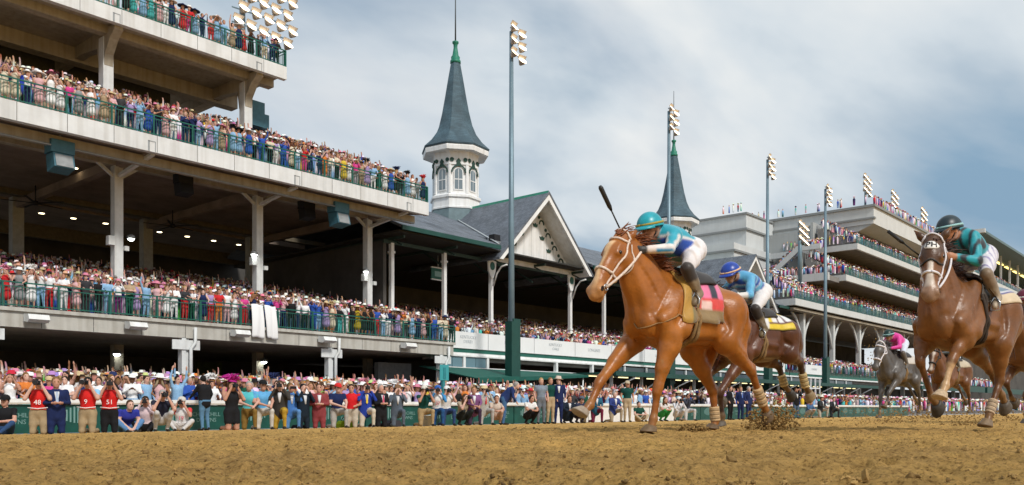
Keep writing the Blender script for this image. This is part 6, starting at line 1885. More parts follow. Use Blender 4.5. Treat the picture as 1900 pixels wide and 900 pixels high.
# ---------------------------------------------------------------- jockey
def jockey_prims(K):
    P = []
    A = {k: (np.array(v, float) if not isinstance(v, dict) else {s: np.array(q, float) for s, q in v.items()}) for k, v in K.items()}
    hip, sh, neck, head = A['hip'], A['sh'], A['neck'], A['head']
    # tags 0 skin 1 torso 2 sleeve 3 breeches 4 boot 5 glove 6 collar 7 knee patch
    P += [cone(hip, lerp(hip, sh, .55), .125, .135, 1, .05, (1, 1.15, 1)), cone(lerp(hip, sh, .5), sh, .14, .13, 1, .05, (1, 1.25, 1))]
    P += [ball(lerp(hip, sh, .75) + (0, 0, .035), .125, 1, .06, (1.2, 1.2, .8))]
    P += [cone(hip + (-.03, 0, .0), hip + (.02, 0, 0), .135, .13, 3, .05, (1, 1.2, 1))]
    for s in (-1, 1):
        P += [ball(hip + (-.045, s * .075, -.01), .105, 3, .05)]
        P += [ball(sh + (0, s * .14, .0), .075, 2, .05)]
        el, ha = A['elbow'][s], A['hand'][s]; so = sh + np.array((0, s * .155, -.005))
        P += [cone(so, lerp(so, el, .5), .068, .060, 2, .03), cone(lerp(so, el, .5), el, .060, .052, 2, .03), cone(el, lerp(el, ha, .75), .052, .040, 2, .025)]
        P += [cone(lerp(el, ha, .72), lerp(el, ha, .98), .034, .030, 0 if not K.get('gloved', True) else 5, .015)]
        # gloved fist closed round the rein: palm, four curled fingers, thumb on top
        P += [ball(ha, .040, 5, .02, (1.15, .75, 1))]
        for f in range(4):
            b0 = ha + np.array((.034, s * -.004, .026 - .018 * f)); b1 = b0 + np.array((.020, -s * .022, -.004)); b2 = b1 + np.array((-.022, -s * .018, -.002))
            P += [cone(b0, b1, .0115, .011, 5, .006), cone(b1, b2, .011, .009, 5, .006)]
        P += [cone(ha + (0, -s * .020, .030), ha + (.034, -s * .028, .038), .012, .010, 5, .008)]
        kn, an, to = A['knee'][s], A['ankle'][s], A['toe'][s]; hj = hip + np.array((0, s * .10, -.02))
        P += [cone(hj, lerp(hj, kn, .5), .108, .088, 3, .04), cone(lerp(hj, kn, .5), kn, .088, .062, 3, .03)]
        P += [cone(kn + (.0, 0, .0), lerp(kn, an, .35), .064, .062, 7, .03), cone(lerp(kn, an, .22), lerp(kn, an, .55), .060, .056, 4, .02), cone(lerp(kn, an, .55), an, .056, .042, 4, .02)]
        d = to - an
        P += [cone(an, an - d * .25 + (0, 0, -.02), .042, .036, 4, .02), cone(an, to, .042, .034, 4, .02), cone(lerp(an, to, .55), to + d * .25, .036, .03, 4, .02)]
    P += [cone(lerp(neck, sh, .6), lerp(neck, head, .5), .062, .054, 0, .02), ball(lerp(sh, neck, .6), .075, 6, .03)]
    f = np.array(K.get('look', (1, 0, -.15)), float); f /= np.linalg.norm(f); up = np.array((0, 0, 1)) - f * f[2]; up /= np.linalg.norm(up)
    lf = np.cross(up, f)
    P += [ball(head, .098, 0, .02, (1.05, .86, 1.1)), cone(head + f * .035 - up * .05, head + f * .055 - up * .085, .062, .042, 0, .02), cone(head + f * .085 - up * .005, head + f * .108 - up * .03, .014, .018, 0, .012)]
    P += [cone(head + f * .082 - up * .062 + lf * .018, head + f * .082 - up * .062 - lf * .018, .012, .012, 0, .008)]
    for s in (-1, 1): P += [ball(head + lf * s * .088 - up * .015, .024, 0, .01, (1, .5, 1.3))]
    return P, dict(head=head, f=f, up=up, lf=lf)
def build_jockey(label, host, K, colors, vox=.0125, group='jockeys'):
    """rider crouched over the withers, built in the horse's frame but a person of his own"""
    t = thing('person', label, 'person', host.location, group)
    t.rotation_euler = host.rotation_euler; t.scale = host.scale
    P, hd = jockey_prims(K)
    V, F = sdf_surface(P, vox, 1)
    tg = sdf_tag(P, V)
    col = np.zeros((len(V), 3))
    for k, c in colors['zones'].items(): col[tg == k] = c
    if 'paint' in colors: colors['paint'](V, tg, col, K)
    link_mesh('body', np_mesh('body', V, F, [M_CLOTH], col=soften(col, F)), t)
    h, f, up, lf = hd['head'], hd['f'], hd['up'], hd['lf']
    # helmet with peak and band, goggles
    def dome(r, z0, n=18, m=9):
        vs = []
        for j in range(m + 1):
            a = (math.pi / 2) * j / m
            for i in range(n):
                b = 2 * math.pi * i / n
                vs.append(h + up * (z0 + r * 1.02 * math.sin(a)) + (f * math.cos(b) * 1.13 + lf * math.sin(b) * .95) * r * math.cos(a) * (1 if a > 0 else 1))
        fs = [(j * n + i, j * n + (i + 1) % n, (j + 1) * n + (i + 1) % n, (j + 1) * n + i) for j in range(m) for i in range(n)]
        return vs, fs
    vs, fs = dome(.132, .022)
    hel = MB().add(vs, fs, 0, True)
    rim = [h + up * .018 + (f * math.cos(b) * 1.13 + lf * math.sin(b) * .95) * .132 for b in np.linspace(0, 2 * math.pi, 19)]
    hel.tube([tuple(p) for p in rim], .012, 6)
    pk = MB()                                              # peak
    pv = []
    for j, (ro, dz) in enumerate(((.128, .03), (.165, .012), (.182, -.004))):
        for b in np.linspace(-1.05, 1.05, 11):
            rr_ = .128 + (ro - .128) * math.cos(b * 1.35) if abs(b) < 1.16 else .128
            pv.append(h + up * dz + (f * math.cos(b) * 1.13 + lf * math.sin(b) * .95) * rr_)
    pf = [(j * 11 + i, j * 11 + i + 1, (j + 1) * 11 + i + 1, (j + 1) * 11 + i) for j in range(2) for i in range(10)]
    ho = hel.build('helmet', colors['helmet'], t, world=False)
    po = pk.add(pv, pf, 0, True).build('peak', colors.get('peak', colors['helmet']), ho, world=False); md = po.modifiers.new('thick', 'SOLIDIFY'); md.thickness = .008
    band = [h + up * .04 + (f * math.cos(b) * 1.13 + lf * math.sin(b) * .95) * .131 for b in np.linspace(0, 2 * math.pi, 25)]
    MB().tube([tuple(p) for p in band], .013, 6).build('helmet_band', colors['band'], ho, world=False)
    gv = MB()
    for s in (-1, 1):
        c = h + f * .088 + lf * s * .036 + up * .002
        ring = [c + lf * (.036 * math.cos(a)) + up * (.026 * math.sin(a)) - f * .018 * (math.cos(a) * s > 0) for a in np.linspace(0, 2 * math.pi, 13)[:-1]]
        gv.add([tuple(q) for q in ring] + [tuple(c + f * .014)], [(i, (i + 1) % 12, 12) for i in range(12)], 0, True)
    gv.tube([tuple(h + up * .0 + (f * math.cos(b) * 1.02 + lf * math.sin(b) * .90) * .102) for b in np.linspace(.45, 2 * math.pi - .45, 16)], .008, 5)
    gv.build('goggles', mat('goggle_dark', (.015, .012, .015), .15, spec=.7), t, world=False)
    MB().tube([tuple(h + lf * .088 + up * .02), tuple(h + lf * .075 - up * .06 + f * .03), tuple(h - up * .118 + f * .045), tuple(h - lf * .075 - up * .06 + f * .03), tuple(h - lf * .088 + up * .02)], .008, 5).build('chin_strap', M_STRAPB, t, world=False)
    return t, P
# ---------------------------------------------------------------- poses
def coat_fn(base, dark, legdark=0.0, blaze=None, nose=None, socks=(), hood=None, belly=None, dirt=.35):
    def f(V, J):
        n = len(V)
        c = np.tile(np.array(base, float), (n, 1))
        h1 = vnoise(V[:, 0] * 3 + V[:, 2] * 2 + 40, V[:, 1] * 3 + V[:, 2] * 3 + 40, 1)
        c = mix_c(c, dark, .35 * h1)
        for s in (-1, 1):                                     # darker points below the knee and hock
            for a, b in ((J['knee'][s], J['fet'][s]), (J['hock'][s], J['hfet'][s])):
                t, d = seg_t(V, a, b)
                c = mix_c(c, dark, legdark * (d < .12) * sstep(t, -.25, .2))
        H = J['H']; ax, side, fr, L = J['frame']; hp = np.array(J['poll'])
        q = V - hp; t = q @ ax / L; fz = q @ fr; l = q @ side
        head = (np.abs(l) < .16) & (t > -.15) & (t < 1.12) & (fz < .22) & (fz > np.where(t > .62, -.135, -.2))
        if blaze:
            w = (.030 + .012 * np.sin(t * 9)) * blaze.get('w', 1)
            m = head & (fz > .02 - .06 * (t > .8)) & (t > blaze.get('t0', .16)) & (t < blaze.get('t1', .93))
            c = mix_c(c, blaze['col'], m * sstep(w - np.abs(l + .004), -.006, .006))
        if nose:
            c = mix_c(c, nose, head * sstep(t, .74, .92) * .85)
        if belly:
            c = mix_c(c, belly, sstep(-V[:, 2], -1.0, -.8) * (np.abs(V[:, 0]) < .7) * .4)
        for (fore, s, col, t0) in socks:
            a, b = (J['knee'][s], J['fet'][s]) if fore else (J['hock'][s], J['hfet'][s])
            t_, d = seg_t(V, a, b); c = mix_c(c, col, (d < .09) * sstep(t_, t0, t0 + .12))
            t_, d = seg_t(V, b, J['hoof'][s] if fore else J['hhoof'][s]); c = mix_c(c, col, (d < .07) * (t_ > 0))
        if hood:
            m = head & (t < .42) & (fz > -.10)
            eye = np.sqrt((t * L - .31 * L) ** 2 + (fz - .03) ** 2) < .05
            c = mix_c(c, hood, m & ~(eye & (np.abs(l) > .07)))
        for s in (-1, 1):                                     # track dirt splashed on the lower legs
            for a, b in ((J['fet'][s], J['hoof'][s]), (J['hfet'][s], J['hhoof'][s])):
                t_, d = seg_t(V, a, b); c = mix_c(c, (.34, .2, .08), dirt * (d < .1) * (t_ > -.4))
        sp = vnoise(V[:, 0] * 60 + V[:, 2] * 31 + 90, V[:, 1] * 57 + V[:, 2] * 43 + 90, 3)
        low = sstep(1.25 - V[:, 2], -.1, .7)
        c = mix_c(c, (.30, .19, .08), sstep(sp, .80, .92) * .55 * low)
        return np.clip(c, 0, 1)
    return f

S = lambda l, r: {1: l, -1: r}
# ================= leading chestnut
J1 = dict(neck=[(.34, 0, 1.30), (.50, 0, 1.50), (.64, 0, 1.68), (.73, 0, 1.80)], neck_r=[.31, .255, .185, .125],
          poll=(.755, .01, 1.845), muzzle=(1.19, .06, 1.262), head_left=(-.15, .989, 0), head_scale=1.05, width=.94, croup_drop=.09, tail_tip=(-.92, -.20), ear=S((.645, .10, 1.935), (.66, -.10, 1.94)),
          elbow=S((.31, .20, .82), (.45, -.20, .87)), knee=S((.431, .17, .435), (.884, -.17, .505)), fet=S((.477, .15, .150), (1.04, -.15, .285)), hoof=S((.512, .15, .03), (1.145, -.15, .185)),
          stifle=S((-.56, .21, .93), (-.50, -.2, .86)), hock=S((-1.04, .17, .64), (-.80, -.17, .44)), hfet=S((-1.27, .15, .30), (-.823, -.15, .125)), hhoof=S((-1.385, .15, .165), (-.79, -.15, .03)),
          forelock=(-.16, .03, .05))
coat1 = coat_fn((.39, .128, .017), (.14, .034, .006), .35, dict(col=(.66, .42, .22), w=1.0, t0=.17), (.46, .22, .08), dirt=.25)
h1, P1 = build_horse('racehorse', 'bright chestnut racehorse with a pale blaze and white bridle, leading the race', (7.55, 4.45, 0), R(170), J1, coat1, .0125,
                     hoofcol={('f', 1): (.16, .10, .05), ('f', -1): (.34, .27, .20), ('h', 1): (.13, .08, .04), ('h', -1): (.13, .08, .04)}, manecol=(.20, .055, .012))
K1 = dict(hip=(-.20, 0, 1.855), sh=(.17, 0, 1.935), neck=(.26, 0, 1.965), head=(.36, 0, 2.005), look=(1, .12, -.28),
          elbow=S((.36, .26, 1.77), (.32, -.27, 1.79)), hand=S((.585, .11, 1.75), (.55, -.10, 1.79)),
          knee=S((.115, .27, 1.60), (.12, -.27, 1.60)), ankle=S((-.045, .285, 1.37), (-.045, -.285, 1.37)), toe=S((.035, .305, 1.285), (.035, -.305, 1.285)))
def paint1(V, tg, c, K):
    sh = np.array(K['sh'])
    for s in (-1, 1):
        so = sh + (0, s * .155, 0); el = np.array(K['elbow'][s]); ha = np.array(K['hand'][s])
        for a, b in ((so, el), (el, ha)):
            t, d = seg_t(V, a, b)
            up = (V - (a + np.clip(t, 0, 1)[:, None] * (b - a)))
            ad = (b - a) / np.linalg.norm(b - a); nz = np.array((0, 0, 1.)) - ad * ad[2]; nz /= np.linalg.norm(nz); side = up @ nz + .30 * s * up[:, 1]
            m = (tg == 2) & (d < .085) & (np.sign(V[:, 1]) == s) & (t > -.1)
            m = m & ((b is ha) | (t > .12)); c[m & (side > .006) & (side < .05)] = (.80, .74, .70)
            c[m & (side <= .006) & (side > -.024)] = (.012, .26, .50)
            c[m & (side <= -.024) & (side > -.040)] = (.80, .78, .76)
            c[m & (side <= -.040)] = (.012, .10, .42)
    fl = (tg == 1) & (np.abs(V[:, 1]) > .055) & (V[:, 2] < 1.91)
    c[fl] = (.012, .075, .42)
    ed = (tg == 1) & (np.abs(V[:, 1]) > .055) & (V[:, 2] >= 1.91) & (V[:, 2] < 1.93); c[ed] = (.8, .78, .76)
    cuff = (tg == 2)
    for s in (-1, 1):
        t, d = seg_t(V, K['elbow'][s], K['hand'][s]); c[cuff & (d < .06) & (t > .52)] = (.78, .68, .62)
    mud = vnoise(V[:, 0] * 22 + 9, V[:, 1] * 22 + V[:, 2] * 25 + 50, 2)
    br = tg == 3; c[br] = mix_c(c[br], (.45, .30, .18), sstep(mud[br], .62, .9) * .6 + .35 * sstep(V[br, 0], -.02, .14))
    bt = (tg == 4); c[bt] = mix_c(c[bt], (.34, .26, .17), sstep(mud[bt], .4, .8) * .8)
TEAL = (.012, .33, .43)
j1, jp1 = build_jockey('jockey in a turquoise cap and turquoise, white and blue silks riding the leading horse', h1, K1,
    dict(zones={0: (.42, .19, .10), 1: TEAL, 2: TEAL, 3: (.78, .74, .74), 4: (.17, .115, .06), 5: (.035, .03, .026), 6: (.02, .10, .12), 7: (.035, .025, .02)}, paint=paint1,
         helmet=mat('helmet_teal', (.01, .33, .40), .35, var=.25, vscale=12, spec=.5), band=mat('band_ochre', (.34, .27, .04), .6)))
def bridle(h, prims, J, m, reins=None, browband=True, ring=True, r=.0105, name='bridle'):
    H = J['H']
    o = []
    def sp(pts, nm, rr=r, **k): return strap(h, prims, [tuple(p) for p in pts], m, rr, nm, **k)
    nb = [H(.60 + .02 * math.cos(a), .085 * math.cos(a) - .02, .105 * math.sin(a)) for a in np.linspace(0, 2 * math.pi, 21)]
    sp(nb, 'noseband', r * 1.25, n=40)
    for s in (-1, 1):
        bit = H(.80, -.045, s * .085)
        sp([H(.03, .0, s * .10), H(.20, -.02, s * .13), H(.45, -.03, s * .13), H(.62, -.035, s * .1), bit], 'cheek_strap')
        sp([H(.05, -.05, s * .11), H(.24, -.17, s * .06), H(.30, -.19, s * .01)], 'throat_strap', r * .8)
        if ring:
            b = snap(prims, np.array([bit]), .012)[0]
            ax, side, fr, L = J['frame']
            MB().tube([tuple(b + ax * .028 * math.cos(a) + fr * .028 * math.sin(a)) for a in np.linspace(0, 6.283, 15)], .006, 6).build('bit_ring', M_STEELB, h, world=False)
            J.setdefault('bit', {})[s] = b
    if browband:
        sp([H(.06, -.02, -.12), H(.10, .05, -.09), H(.12, .10, 0), H(.10, .05, .09), H(.06, -.02, .12)], 'browband', r * 1.1)
    sp([H(.02, -.01, -.10), H(-.03, .02, -.05), H(-.04, .03, 0), H(-.03, .02, .05), H(.02, -.01, .10)], 'headpiece')
    if reins:
        for s in (-1, 1):
            b = J['bit'][s]; hd = np.array(reins[s])
            mid = (b + hd) / 2 + (0, s * .07, -.03)
            pts = [tuple((1 - t) ** 2 * b + 2 * t * (1 - t) * mid + t * t * hd) for t in np.linspace(0, 1, 12)]
            MB().tube(pts, r * 1.25, 6).build('rein', m, h, world=False)
bridle(h1, P1, J1, M_STRAPW, K1['hand'])
def saddlery(h, prims, cloth_col, x0=-.02, x1=-.62, ang=R(78), stirrups=None, girth=(.28, .17, .07), pad=None, off=.014, na=40, nx=26):
    V, F, U, W = drape(prims, x0, x1, -ang, ang, off, nx=nx, na=na, xf=lambda u, w: .10 * (np.abs(w - .5) * 2) ** 2 * (1 - u))
    col = cloth_col(U, (W - .5) * 2)
    cloth_obj('saddle_cloth', V, F, col, h)
    V, F, U, W = drape(prims, .02, -.40, -R(44), R(44), off + .028, nx=14, na=22)
    cloth_obj('saddle', V, F, np.tile((.03, .022, .018), (len(V), 1)), h, .02, m=attr_mat('saddle_leather', rough=.4, spec=.4, var=.3))
    a = np.linspace(R(60), R(300), 46)
    gp = np.stack([np.full(46, -.02) , .31 * np.sin(a), 1.2 + .40 * np.cos(a)], 1)
    for dx in (-.02, .03):
        strap(h, prims, gp + (dx, 0, 0), mat('girth_%.2f' % girth[0], girth, .8, var=.3, vscale=30), .02, 'girth', 46, .01)
    if stirrups is not None:
        for s in (-1, 1):
            t = np.array(stirrups[s], float)
            MB().tube([(-.06, s * .20, 1.60), tuple((np.array((-.06, s * .27, 1.5)) + t) / 2 + (0, s * .02, .03)), tuple(t + (0, 0, .10))], .010, 6).build('stirrup_leather', M_LEATHER, h, world=False)
            MB().tube([tuple(t + (0, 0, .10)), tuple(t + (0, .055, .03)), tuple(t + (0, .05, -.045)), tuple(t + (0, -.05, -.045)), tuple(t + (0, -.055, .03)), tuple(t + (0, 0, .10))], .009, 6).build('stirrup_iron', M_STEELB, h, world=False)
def cloth1(U, W):
    c = np.tile((.78, .18, .33), (len(U), 1))
    c[(W > .30) & (W < .62) & (U > .70) & (U < .88)] = (.03, .03, .05)              # number panel
    c[(np.abs(W) > .62)] = (.70, .06, .05)
    c[(np.abs(W) > .68) & (U < .70) & (U > .45)] = (.80, .55, .48)
    c[(np.abs(W) > .82)] = (.26, .17, .07)
    c[(U < .17)] = (.46, .25, .04)
    c[(U < .24) & (U >= .17)] = (.20, .17, .08)
    return c
saddlery(h1, P1, cloth1, x0=.13, x1=-.46, ang=R(120), stirrups=S(np.array(K1['toe'][1]) - (.0, 0, .01), np.array(K1['toe'][-1]) - (0, 0, .01)))
strap(h1, P1, [(.60, 0, 1.0), (.50, .22, 1.05), (.25, .34, 1.15), (.02, .36, 1.05)], mat('breast_strap', (.30, .16, .06), .7), .007, 'breast_strap', 24)
bandage(h1, J1['hock'][1], J1['hfet'][1], .50, 1.02, .060, (.62, .42, .22))
bandage(h1, J1['hock'][-1], J1['hfet'][-1], .55, 1.02, .060, (.62, .42, .24))
# whip raised in the rider's right hand: a thing of its own
w = thing('whip', 'black padded whip raised beside the turquoise capped jockey', 'whip', h1.location); w.rotation_euler = h1.rotation_euler
a_, b_ = np.array((.545, -.10, 1.79)), np.array((.985, -.06, 2.325))
MB().tube([tuple(a_ - (b_ - a_) * .12), tuple(a_ + (b_ - a_) * .1)], .012, 8).build('handle', M_STRAPB, w, world=False)
MB().tube([tuple(a_ + (b_ - a_) * .1), tuple(a_ + (b_ - a_) * .66)], .0075, 8).build('shaft', M_STRAPB, w, world=False)
MB().tube([tuple(lerp(a_, b_, .62)), tuple(lerp(a_, b_, .68)), tuple(lerp(a_, b_, .97)), tuple(b_)], [.011, .021, .023, .014], 8).build('flap', M_STRAPB, w, world=False)

# ================= second horse, dark bay on the far side
J2 = dict(neck=[(.34, 0, 1.30), (.54, 0, 1.48), (.72, 0, 1.64), (.84, 0, 1.74)], poll=(.88, 0, 1.78), muzzle=(1.32, 0, 1.34), ear=S((.84, .10, 1.93), (.84, -.10, 1.93)),
          elbow=S((.33, .19, .88), (.30, -.19, .90)), knee=S((.74, .16, .46), (.62, -.17, .66)), fet=S((.69, .15, .15), (.42, -.16, .42)), hoof=S((.70, .15, .03), (.29, -.16, .36)),
          stifle=S((-.64, .21, 1.00), (-.60, -.2, .97)), hock=S((-.97, .17, .90), (-.95, -.17, .86)), hfet=S((-1.13, .15, .56), (-1.06, -.15, .58)), hhoof=S((-1.27, .15, .43), (-1.24, -.15, .45)))
coat2 = coat_fn((.115, .036, .012), (.028, .012, .007), .85, None, None, dirt=.3)
h2, P2 = build_horse('racehorse', 'dark bay racehorse running behind the leading chestnut', (10.95, 5.34, 0), R(168), J2, coat2, .015, manecol=(.03, .014, .008),
                     hoofcol={('h', 1): (.26, .18, .09), ('h', -1): (.05, .04, .03)})
K2 = dict(hip=(-.25, 0, 1.86), sh=(.10, 0, 1.99), neck=(.22, 0, 2.02), head=(.325, 0, 2.06), look=(1, .1, -.42),
          elbow=S((.26, .26, 1.74), (.26, -.26, 1.76)), hand=S((.58, .10, 1.72), (.58, -.10, 1.72)), knee=S((.16, .27, 1.57), (.16, -.27, 1.57)), ankle=S((-.01, .29, 1.31), (-.01, -.29, 1.31)), toe=S((.07, .305, 1.235), (.07, -.305, 1.235)))
def paint2(V, tg, c, K):
    q = V[:, 0] * 9 + V[:, 2] * 7 + np.abs(V[:, 1]) * 5
    m = ((tg == 1) | (tg == 2)); st = np.mod(q, 1.35)
    c[m & (st < .42)] = (.10, .38, .62)
    c[m & (st > .42) & (st < .56)] = (.72, .74, .76)
    c[m & (st > 1.12) & (np.abs(V[:, 1]) > .1)] = (.16, .45, .55)
    for s in (-1, 1):
        t, d = seg_t(V, K['elbow'][s], K['hand'][s]); c[(tg == 2) & (d < .07) & (t > .12)] = (.70, .66, .60)
    bt = tg == 4; mud = vnoise(V[:, 0] * 22 + 9, V[:, 2] * 25 + 50, 2); c[bt] = mix_c(c[bt], (.36, .32, .26), sstep(mud[bt], .4, .8) * .7)
BLUE = (.012, .075, .37)
build_jockey('jockey in a blue cap and blue patterned silks behind the leading rider', h2, K2,
    dict(zones={0: (.40, .19, .10), 1: BLUE, 2: BLUE, 3: (.74, .70, .68), 4: (.15, .10, .04), 5: (.40, .19, .10), 6: (.01, .03, .10), 7: (.03, .02, .015)}, paint=paint2,
         helmet=mat('helmet_blue', (.012, .055, .36), .35, var=.25, vscale=12, spec=.5), band=mat('band_peach', (.72, .46, .28), .6)), .0135)
def cloth2(U, W):
    c = np.tile((.72, .52, .02), (len(U), 1))
    c[(W > .3) & (W < .72) & (U > .45)] = (.78, .76, .74)
    c[(W > .3) & (W < .78) & (U > .45) & (np.mod(U * 11, 2.2) < .5)] = (.09, .012, .02)
    c[(W > .72) & (W < .79)] = (.09, .012, .02)
    c[(U < .35) & (np.abs(W) > .25)] = (.72, .70, .68)
    c[np.abs(W) > .96] = (.35, .28, .03)
    return c
saddlery(h2, P2, cloth2, ang=R(80), stirrups=S(np.array(K2['toe'][1]) - (0, 0, .01), np.array(K2['toe'][-1]) - (0, 0, .01)), nx=20, na=32)
bridle(h2, P2, J2, M_STRAPB, K2['hand'])
for s in (1, -1): bandage(h2, J2['hock'][s], J2['hfet'][s], .45, 1.0, .062, (.60, .45, .22))

# ================= third horse, the bay with the lettered hood
J3 = dict(neck=[(.33, 0, 1.29), (.42, 0, 1.50), (.48, 0, 1.70), (.51, 0, 1.84)], neck_r=[.31, .25, .18, .125], poll=(.525, 0, 1.895), muzzle=(.76, .10, 1.315), head_left=(-.42, .907, 0), head_scale=1.14, width=.88, ear=S((.44, .165, 2.045), (.62, -.165, 2.03)),
          elbow=S((.27, .20, .93), (.37, -.20, .90)), knee=S((.46, .17, .72), (.50, -.17, .73)), fet=S((.555, .15, .475), (.30, -.15, .36)), hoof=S((.64, .15, .345), (.16, -.15, .27)),
          stifle=S((-.47, .21, .92), (-.60, -.2, .93)), hock=S((-.56, .17, .55), (-1.0, -.17, .68)), hfet=S((-.37, .15, .20), (-1.24, -.15, .40)), hhoof=S((-.30, .15, .06), (-1.36, -.15, .27)), forelock=(-.16, 0, -.02))
coat3 = coat_fn((.225, .085, .022), (.06, .022, .008), .55, dict(col=(.66, .56, .47), w=1.25, t0=.36, t1=.86), (.34, .21, .14), socks=[(True, 1, (.60, .38, .20), .10)], hood=(.085, .036, .014), dirt=.35)
h3, P3 = build_horse('racehorse', 'bay racehorse at right with a dark hood bearing a white lettered oval', (9.70, 2.38, 0), R(168), J3, coat3, .0125, manecol=(.06, .02, .01),
                     hoofcol={('f', 1): (.52, .38, .24), ('f', -1): (.05, .04, .03), ('h', 1): (.2, .13, .07)})
K3 = dict(hip=(-.42, 0, 1.86), sh=(-.02, 0, 1.985), neck=(.10, 0, 2.02), head=(.20, 0, 2.055), look=(1, -.25, -.22),
          elbow=S((.12, .27, 1.72), (.14, -.27, 1.74)), hand=S((.38, .12, 1.76), (.42, -.12, 1.76)), knee=S((-.05, .28, 1.60), (-.05, -.28, 1.60)), ankle=S((-.27, .29, 1.38), (-.27, -.29, 1.38)), toe=S((-.18, .31, 1.30), (-.18, -.31, 1.30)))
def paint3(V, tg, c, K):
    m = (tg == 1) | (tg == 2)
    st = np.mod(V[:, 0] * 1.5 + V[:, 1] * 11.5 + .3, 1.0)
    c[m & (st < .38)] = (.010, .016, .024)
    br = tg == 3; s2 = np.mod(V[:, 0] * 14 + V[:, 2] * 6, 1); c[br & (s2 < .22)] = (.22, .17, .38)
    bt = tg == 4; mud = vnoise(V[:, 0] * 22 + 9, V[:, 2] * 25 + 50, 2); c[bt] = mix_c(c[bt], (.46, .36, .25), sstep(mud[bt], .3, .7) * .8)
TURQ = (.006, .31, .37)
build_jockey('jockey in a black cap and black striped turquoise silks on the hooded bay', h3, K3,
    dict(zones={0: (.50, .20, .09), 1: TURQ, 2: TURQ, 3: (.72, .68, .72), 4: (.22, .16, .10), 5: (.45, .2, .1), 6: (.01, .05, .06), 7: (.22, .15, .09)}, paint=paint3,
         helmet=mat('helmet_black', (.008, .022, .03), .4, var=.25, vscale=12, spec=.5), band=mat('band_mint', (.30, .52, .52), .6)))
def cloth3(U, W):
    c = np.tile((.03, .04, .22), (len(U), 1))
    c[(np.abs(W) > .70)] = (.66, .52, .34)
    c[(W > .30) & (W < .62) & (U > .45) & (U < .85)] = (.16, .24, .30)
    c[(np.abs(W) > .62) & (np.abs(W) < .68) & (U > .3)] = (.7, .68, .7)
    c[U < .30] = (.05, .035, .02)
    return c
saddlery(h3, P3, cloth3, x0=-.06, x1=-.72, ang=R(76), stirrups=S(np.array(K3['toe'][1]) - (0, 0, .01), np.array(K3['toe'][-1]) - (0, 0, .01)), girth=(.04, .025, .015))
bridle(h3, P3, J3, mat('white_bridle', (.76, .72, .74), .5, var=.2, vscale=30), K3['hand'], browband=False)
bandage(h3, J3['hock'][1], J3['hfet'][1], .62, 1.0, .058, (.55, .40, .26))
def surface_text(h, prims, txt, size, centre, ux, uy, m, name, off=.006, parent=None, bold=.0):
    """flat print following the surface below it"""
    cu = bpy.data.curves.new('tmp', 'FONT'); cu.body = txt; cu.size = size; cu.align_x = 'CENTER'; cu.align_y = 'CENTER'; cu.resolution_u = 3; cu.offset = bold
    ob = bpy.data.objects.new('tmp', cu); C.objects.link(ob)
    dg = bpy.context.evaluated_depsgraph_get()
    me = bpy.data.meshes.new_from_object(ob.evaluated_get(dg)); bpy.data.objects.remove(ob)
    n = len(me.vertices); co = np.zeros(n * 3); me.vertices.foreach_get('co', co); co = co.reshape(-1, 3)
    Q = np.array(centre) + co[:, :1] * np.array(ux) + co[:, 1:2] * np.array(uy)
    Q = snap(prims, Q, off)
    me.vertices.foreach_set('co', Q.ravel().astype(np.float32)); me.materials.append(m); me.update()
    o = bpy.data.objects.new(name, me); C.objects.link(o); o.parent = parent or h
    return o
H3 = J3['H']; ax3, side3, fr3, L3 = J3['frame']
oc = H3(.165, .12)
ring = [oc + side3 * .088 * math.cos(a) + ax3 * .052 * math.sin(a) for a in np.linspace(0, 2 * math.pi, 29)[:-1]]
mid_ = [oc + side3 * .045 * math.cos(a) + ax3 * .024 * math.sin(a) for a in np.linspace(0, 2 * math.pi, 29)[:-1]]
Q = snap(P3, np.array(ring + mid_ + [oc]), .006)
oval = MB().add([tuple(q) for q in Q], [(i, (i + 1) % 28, 28 + (i + 1) % 28, 28 + i) for i in range(28)] + [(28 + i, 28 + (i + 1) % 28, 56) for i in range(28)], 0, True)
oo = oval.build('hood_oval', mat('oval_white', (.80, .76, .70), .6), h3, world=False); md = oo.modifiers.new('thick', 'SOLIDIFY'); md.thickness = .004; md.offset = 0
surface_text(h3, P3, 'PH', .098, oc, side3, -ax3, mat('print_black', (.015, .013, .012), .6), 'lettering', .010, oo, bold=.002)
strap(h3, P3, [H3(.42, .02 - .02, -.12), H3(.45, .06, -.07), H3(.40, .09, 0), H3(.45, .06, .07), H3(.42, 0, .12)], M_STRAPB, .009, 'hood_edge', 24)
w = thing('whip', 'black whip held beside the hooded bay by its rider', 'whip', h3.location); w.rotation_euler = h3.rotation_euler
a_, b_ = np.array((.44, -.14, 1.76)), np.array((.66, -.40, 2.06))
MB().tube([tuple(a_), tuple(lerp(a_, b_, .6))], .008, 8).build('shaft', M_STRAPB, w, world=False)
MB().tube([tuple(lerp(a_, b_, .55)), tuple(lerp(a_, b_, .62)), tuple(b_)], [.010, .020, .018], 8).build('flap', M_STRAPB, w, world=False)

